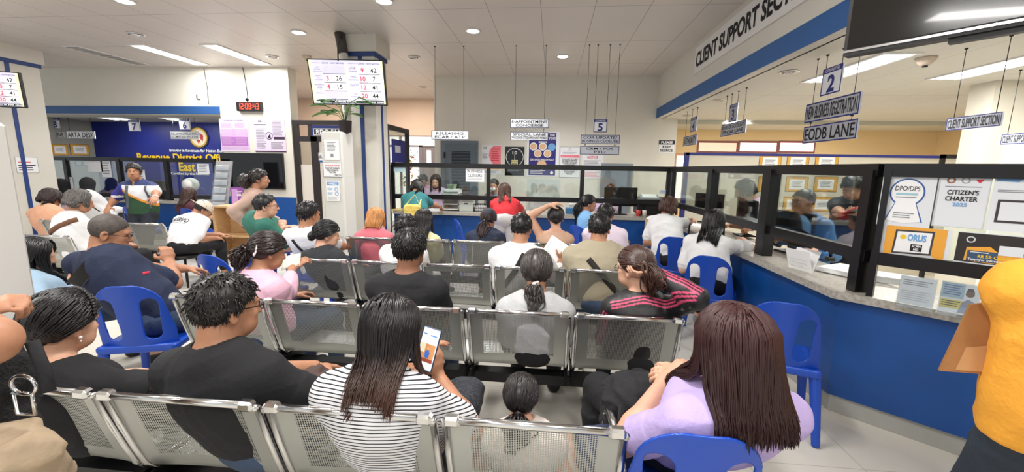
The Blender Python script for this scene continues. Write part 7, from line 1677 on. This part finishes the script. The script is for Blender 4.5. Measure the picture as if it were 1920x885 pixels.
# ---- on the counters
Zc = .82
def on_counter(px_, py_, y): return aty(px_, py_, y)
def monitor(label, c, rz, w=.5, h=.3, z=Zc, lift=.14):
    t = thing('monitor', label, 'monitor', (c[0], c[1], z), rz); q = MB(BLACKP); q.box((0, 0, lift + h / 2), (w, .03, h), bev=.008); q.build('housing', t); q = MB(SCREEN); q.box((0, .0165, lift + h / 2), (w - .03, .002, h - .03)); q.build('display', t)
    q = MB(BLACKP); q.box((0, -.01, lift / 2 + .02), (.05, .03, lift + .06)); q.build('neck', t); q = MB(BLACKP); q.box((0, 0, .008), (.22, .17, .016), bev=.006); q.build('base', t); return t
a = aty(1163, 377, 7.0); monitor('black monitor on the back counter hiding the face of a staff person', (a.x, 7.0), .05, .54, .31)
monitor('black monitor on the side counter before the blue shirt in the office', (2.22, 4.02), 1.75, .5, .3, Zc, .08)
monitor('black monitor at the corner of the counters', (2.25, 6.2), 2.2, .45, .28)
monitor('dark monitor on the side counter facing the bent staff person', (2.24, 5.0), 1.6, .45, .28)
a = aty(1218, 385, 7.05); t = thing('printer', 'black printer with an open paper tray on the back counter', 'printer', (a.x, 7.05, Zc)); q = MB(BLACKP); q.box((0, 0, .13), (.46, .36, .22), bev=.02); q.build('body', t); q = MB(BLACKP); q.box((0, 0, .27), (.48, .38, .03), Matrix.Rotation(.08, 3, 'X'), bev=.008); q.build('lid', t); q = MB(MGREY); q.box((-.05, -.16, .31), (.3, .2, .012), Matrix.Rotation(.3, 3, 'X')); q.build('paper_tray', t); q = MB(PAPER); q.box((-.05, -.15, .325), (.22, .15, .006), Matrix.Rotation(.3, 3, 'X')); q.build('paper', t)
a = aty(847, 375, 6.95); t = thing('letter_tray', 'white stacked letter tray on the back counter before the lilac uniform', 'tray', (a.x, 7.0, Zc))
for k in range(4): q = MB(WHITE); q.box((0, 0, .03 + k * .085), (.28, .3, .012)); q.box((-.136, 0, .06 + k * .085), (.008, .3, .07)); q.box((.136, 0, .06 + k * .085), (.008, .3, .07)); q.box((0, .146, .06 + k * .085), (.28, .008, .07)); q.build('tray_level', t)
q = MB(PAPER); q.box((0, 0, .345), (.22, .26, .04)); q.build('papers', t); q = MB(mat('folder_green', '9fb59a', .7))
for k in range(6): q.box((-.06 + k * .02, .02, .40), (.006, .2, .09), Matrix.Rotation(.15 * (k - 3), 3, 'Y'))
q.build('folders', t)
a = aty(876, 385, 6.95); t = thing('storage_box', 'pale box with a handle hole on the back counter', 'box', (a.x, 6.95, Zc)); q = MB(mat('box_pale', 'c8cfc8', .6)); q.box((0, 0, .09), (.24, .2, .18), bev=.01); q.build('body', t); q = MB(WHITE); q.box((0, 0, .19), (.25, .21, .025), bev=.006); q.build('lid', t); q = MB(STEELD); q.box((0, -.101, .13), (.06, .004, .02)); q.build('handle_hole', t)
a = aty(903, 388, 6.95); t = thing('wire_basket', 'black wire basket with papers on the back counter', 'basket', (a.x, 6.95, Zc)); q = MB(STEELD)
for z in (.01, .06, .12): q.tube([(-.12, -.09, z), (.12, -.09, z), (.12, .09, z), (-.12, .09, z), (-.12, -.09, z)], .005, 6)
for x in np.linspace(-.12, .12, 7): q.tube([(x, -.09, .01), (x, -.09, .12)], .003, 5); q.tube([(x, .09, .01), (x, .09, .12)], .003, 5)
q.build('wire_frame', t); q = MB(PAPER); q.box((0, 0, .05), (.2, .15, .08)); q.build('papers', t)
a = aty(1018, 378, 6.95); t = thing('acrylic_shield', 'clear acrylic shield on feet on the back counter', 'shield', (a.x, 6.95, Zc)); q = MB(CLEAR); q.box((0, 0, .30), (.55, .008, .52)); q.build('pane', t)
for sx in (-1, 1): q = MB(CLEAR); q.box((sx * .2, 0, .03), (.02, .2, .06)); q.build('foot', t)
q = MB(WHITE); q.box((0, -.006, .22), (.32, .004, .22)); q.build('sheet', t)
a = aty(1072, 392, 6.9); t = thing('desk_organizer', 'blue desk organizer with white items on the back counter', 'organizer', (a.x, 6.95, Zc)); q = MB(mat('organizer_blue', '3a78a8', .5)); q.box((0, 0, .05), (.2, .16, .1), bev=.008); q.build('body', t); q = MB(WHITE); q.box((.02, 0, .13), (.13, .1, .07), bev=.01); q.build('white_box', t)
for i, (pxx, cc, lb) in enumerate(((1196, 'c23a3a', 'red cup with pens on the back counter'), (1205, 'd8d2c8', 'white cup with pens on the back counter'))):
    a = aty(pxx, 393, 6.9); t = thing('pen_cup', lb, 'cup', (a.x + i * .02, 6.85, Zc)); q = MB(mat('cup_' + cc, cc, .5)); q.lathe((0, 0, 0), [(.033, 0), (.036, .1), (.032, .1), (.029, .01), (0, .01)], 16); q.build('cup', t); rg = random.Random(i)
    for k in range(4): q = MB(STEELD); q.tube([(0, 0, .02), (rg.uniform(-.03, .03), rg.uniform(-.03, .03), .17)], .004, 5); q.build('pen', t)
def stack(label, c, w, d, n, rz=0, m=PAPER, name='paper_stack'):
    t = MB(m); rg = random.Random(n)
    for k in range(n): t.box((c[0] + rg.uniform(-.01, .01), c[1] + rg.uniform(-.01, .01), c[2] + .004 + k * .006), (w, d, .0055), Matrix.Rotation(rz + rg.uniform(-.06, .06), 3, 'Z'))
    return tag(t.build(name), label, 'papers', None)
a = aty(815, 396, 6.85); stack('papers being read by the long haired staff person', (a.x, 6.95, Zc), .24, .3, 3)
a = aty(980, 398, 6.85); stack('papers on the back counter beside the acrylic shield', (a.x, 6.85, Zc), .3, .24, 3, .2)
a = aty(757, 397, 6.8); stack('yellowish folder at the open end of the back counter', (a.x, 6.78, Zc), .34, .24, 3, .1, mat('folder_yellow', 'd2b878', .7), 'folder')
stack('papers under the elbow of the person writing at the side counter', (1.98, 4.35, Zc), .21, .3, 3, .3)
stack('papers by the glass post near the desk calendar', (2.2, 3.25, Zc), .3, .24, 6, .5)
stack('papers at the corner before the person with the shoulder strap', (1.92, 5.75, Zc), .21, .3, 4, .2)
# tent calendar at the glass
t = thing('desk_calendar', 'white tent calendar on the side counter under the glass rail', 'calendar', (2.0, 3.18, Zc), .0); a0 = atz(1462, 492, Zc); b0_ = atz(1523, 503, Zc)
t.location = (1.90, 3.27, Zc); t.rotation_euler = (0, 0, -1.25)
for sy, nm in ((-1, 'front_leaf'), (1, 'rear_leaf')):
    q = MB(PAPER); R_ = Matrix.Rotation(sy * -.33, 3, 'X'); q.box(Vector((0, sy * .028, .08)), (.20, .004, .17), R_); q.build(nm, t)
f = Face(Vector((-.095, -.006, .155)), Vector((1, 0, 0)), Matrix.Rotation(-.33, 3, 'X') @ Vector((0, 0, 1)), .19, .15); q = MB(LGREY); f.lines(q, .1, .15, .9, .9, 7, .006, .2, .1); q.build('print', t)
# small things beside it
for i, (px_, py_, cc, lb) in enumerate(((1545, 480, '2d6fb0', 'blue tape dispenser beside the tent calendar'), (1556, 490, '17171a', 'black stamp beside the tent calendar'))):
    a = atz(px_, py_, Zc); t = thing('tape_dispenser' if i == 0 else 'stamp', lb, 'dispenser' if i == 0 else 'stamp', (a.x, a.y, Zc)); q = MB(mat('sm_' + cc, cc, .4)); q.box((0, 0, .02), (.07, .05, .04), bev=.01); q.build('base', t); q = MB(BLACKP); q.lathe((0, 0, .04), [(.012, 0), (.012, .02), (.02, .03), (.018, .05), (0, .055)], 12); q.build('knob', t)
a = atz(1480, 470, Zc); t = thing('cable', 'black cable loop on the side counter', 'cable', (a.x, a.y, Zc)); q = MB(BLACKP); q.tube([(.3, .4, .02), (.1, .25, .05), (0, .1, .09), (.05, -.05, .05), (.15, -.1, .01)], .007, 6); q.build('cord', t)
# card stands at the bend
def card_stand(label, tl, tr, bl, br, items, base):
    # stands on the counter just before the glass
    a, b = onb(*bl, .10), onb(*br, .10); w_ = (b - a).length; u_ = ub; h_ = .17; v_ = (Vector((0, 0, 1)) - nb * .25).normalized(); o = Vector((a.x, a.y, Zc + .006)) + v_ * h_
    f = Face(o, u_, v_, w_, h_); t = thing('card_stand', label, 'card stand', (a.x, a.y, Zc)); s_world[0] = True
    q = MB(CLEAR); f.rect(q, 0, 0, 1, 1, .004, .003); q.build('acrylic_front', t); q = MB(base); f.rect(q, .02, .03, .98, .95, -.002, .003)
    for it in items:
        q.mat(it[1])
        if it[0] == 'r': f.rect(q, *it[2:], c=-.0012)
        elif it[0] == 'l': f.lines(q, *it[2:6], it[6], -.001, .4)
        elif it[0] == 'p': f.poly(q, it[2], -.0008)
        elif it[0] == 'd': f.disc(q, it[2], it[3], it[4], -.0006, 18)
    q.build('card', t); q = MB(CLEAR); ft = [f.P(0, 1), f.P(1, 1), f.P(1, 1) + nb * .06, f.P(0, 1) + nb * .06]; q.add(ft + [p + Vector((0, 0, .004)) for p in ft], [(3, 2, 1, 0), (4, 5, 6, 7), (0, 1, 5, 4), (1, 2, 6, 5), (2, 3, 7, 6), (3, 0, 4, 7)]); q.build('acrylic_foot', t); s_world[0] = False
card_stand('clear stand with a white card on the bend of the side counter', (1683, 505), (1757, 512), (1681, 553), (1752, 563), [('l', GREY, .1, .15, .9, .35, 3), ('l', LGREY, .1, .5, .9, .85, 5)], PAPER)
card_stand('clear stand with a colour photo card beside the mustard T-shirt', (1760, 512), (1842, 525), (1758, 568), (1835, 580), [('r', mat('card_blue', 'a9c3d0', .6), .02, .03, .6, .5), ('l', KB, .08, .1, .55, .45, 5), ('r', mat('card_yellow', 'e3d36a', .6), .04, .56, .6, .84), ('l', INK, .08, .6, .55, .8, 3), ('p', mat('card_suit', '8f93a8', .6), [(.5, .95), (.58, .6), (.72, .48), (.86, .55), (.97, .9)]), ('d', mat('card_skin', '6a4a3c', .6), .74, .32, .016), ('p', mat('card_hair', '17151a', .6), [(.64, .25), (.68, .14), (.8, .14), (.85, .27)])], PAPER)
a = atz(1660, 535, Zc); stack('stack of papers at the post on the bend of the side counter', (a.x + .12, a.y + .12, Zc), .2, .26, 7, .8)
# notices on the side room glass
for i, (x0, y0, x1, y1, it, lb) in enumerate(((117, 332, 137, 362, 7, 'white sheet low on the side room glass beside the post'), (164, 300, 192, 322, 0, 'white sheet high on the side room glass'), (190, 301, 208, 332, 5, 'narrow white sheet on the side room glass next to the walking person'), (370, 307, 392, 326, 5, 'white sheet on the side room glass by the brochure rack'), (257, 318, 272, 345, 5, 'white sheet on the side room glass behind the walking person'))):
    poster(lb, faceY(x0, y0, x1, y1, YLG - .01), PAP, [('l', GREY, .12, .12, .88, .9, it)] if it else [], name='notice', cat='notice')
f = faceY(140, 302, 182, 312, YLG + .01); poster('pale blue printed band behind the side room glass', f, mat('band_pale_blue', '7f92b8', .6), [('r', PAP, .08, .1, .3, .8), ('r', PAP, .4, .1, .62, .8), ('r', PAP, .72, .1, .94, .8)], name='notice', cat='notice')
for i, (x0, x1, lb) in enumerate(((296, 316, 'black monitor in the side room behind the walking person'), (262, 285, 'dark monitor in the side room beside the first'))):
    pass
a = aty(283, 355, 7.62); t = thing('brochure_stand', 'white card stand on the side room counter', 'card stand', (a.x, 7.52, .8)); q = MB(WHITE); q.box((0, 0, .10), (.5, .03, .2), Matrix.Rotation(-.2, 3, 'X')); q.build('card', t); q = MB(WHITE); q.box((0, .03, .006), (.5, .1, .012)); q.build('foot', t)
a = aty(300, 345, 7.8); monitor('black monitor on the side room counter', (a.x, 7.85), 0, .42, .28, .8, .1)
a = aty(357, 340, 7.7); q = MB(WHITE); q.lathe((a.x, 7.7, 1.12), [(0, -.1), (.12, -.08), (.14, 0), (.12, .08), (0, .1)], 20, axis=(0, 1, 0)); t_ = q.build('desk_fan'); tag(t_, 'round white fan head on the side room counter over the maroon top', 'fan')
q = MB(WHITE); q.tube([(a.x, 7.72, .81), (a.x, 7.72, 1.0)], .02, 8); q.build('stand', t_)
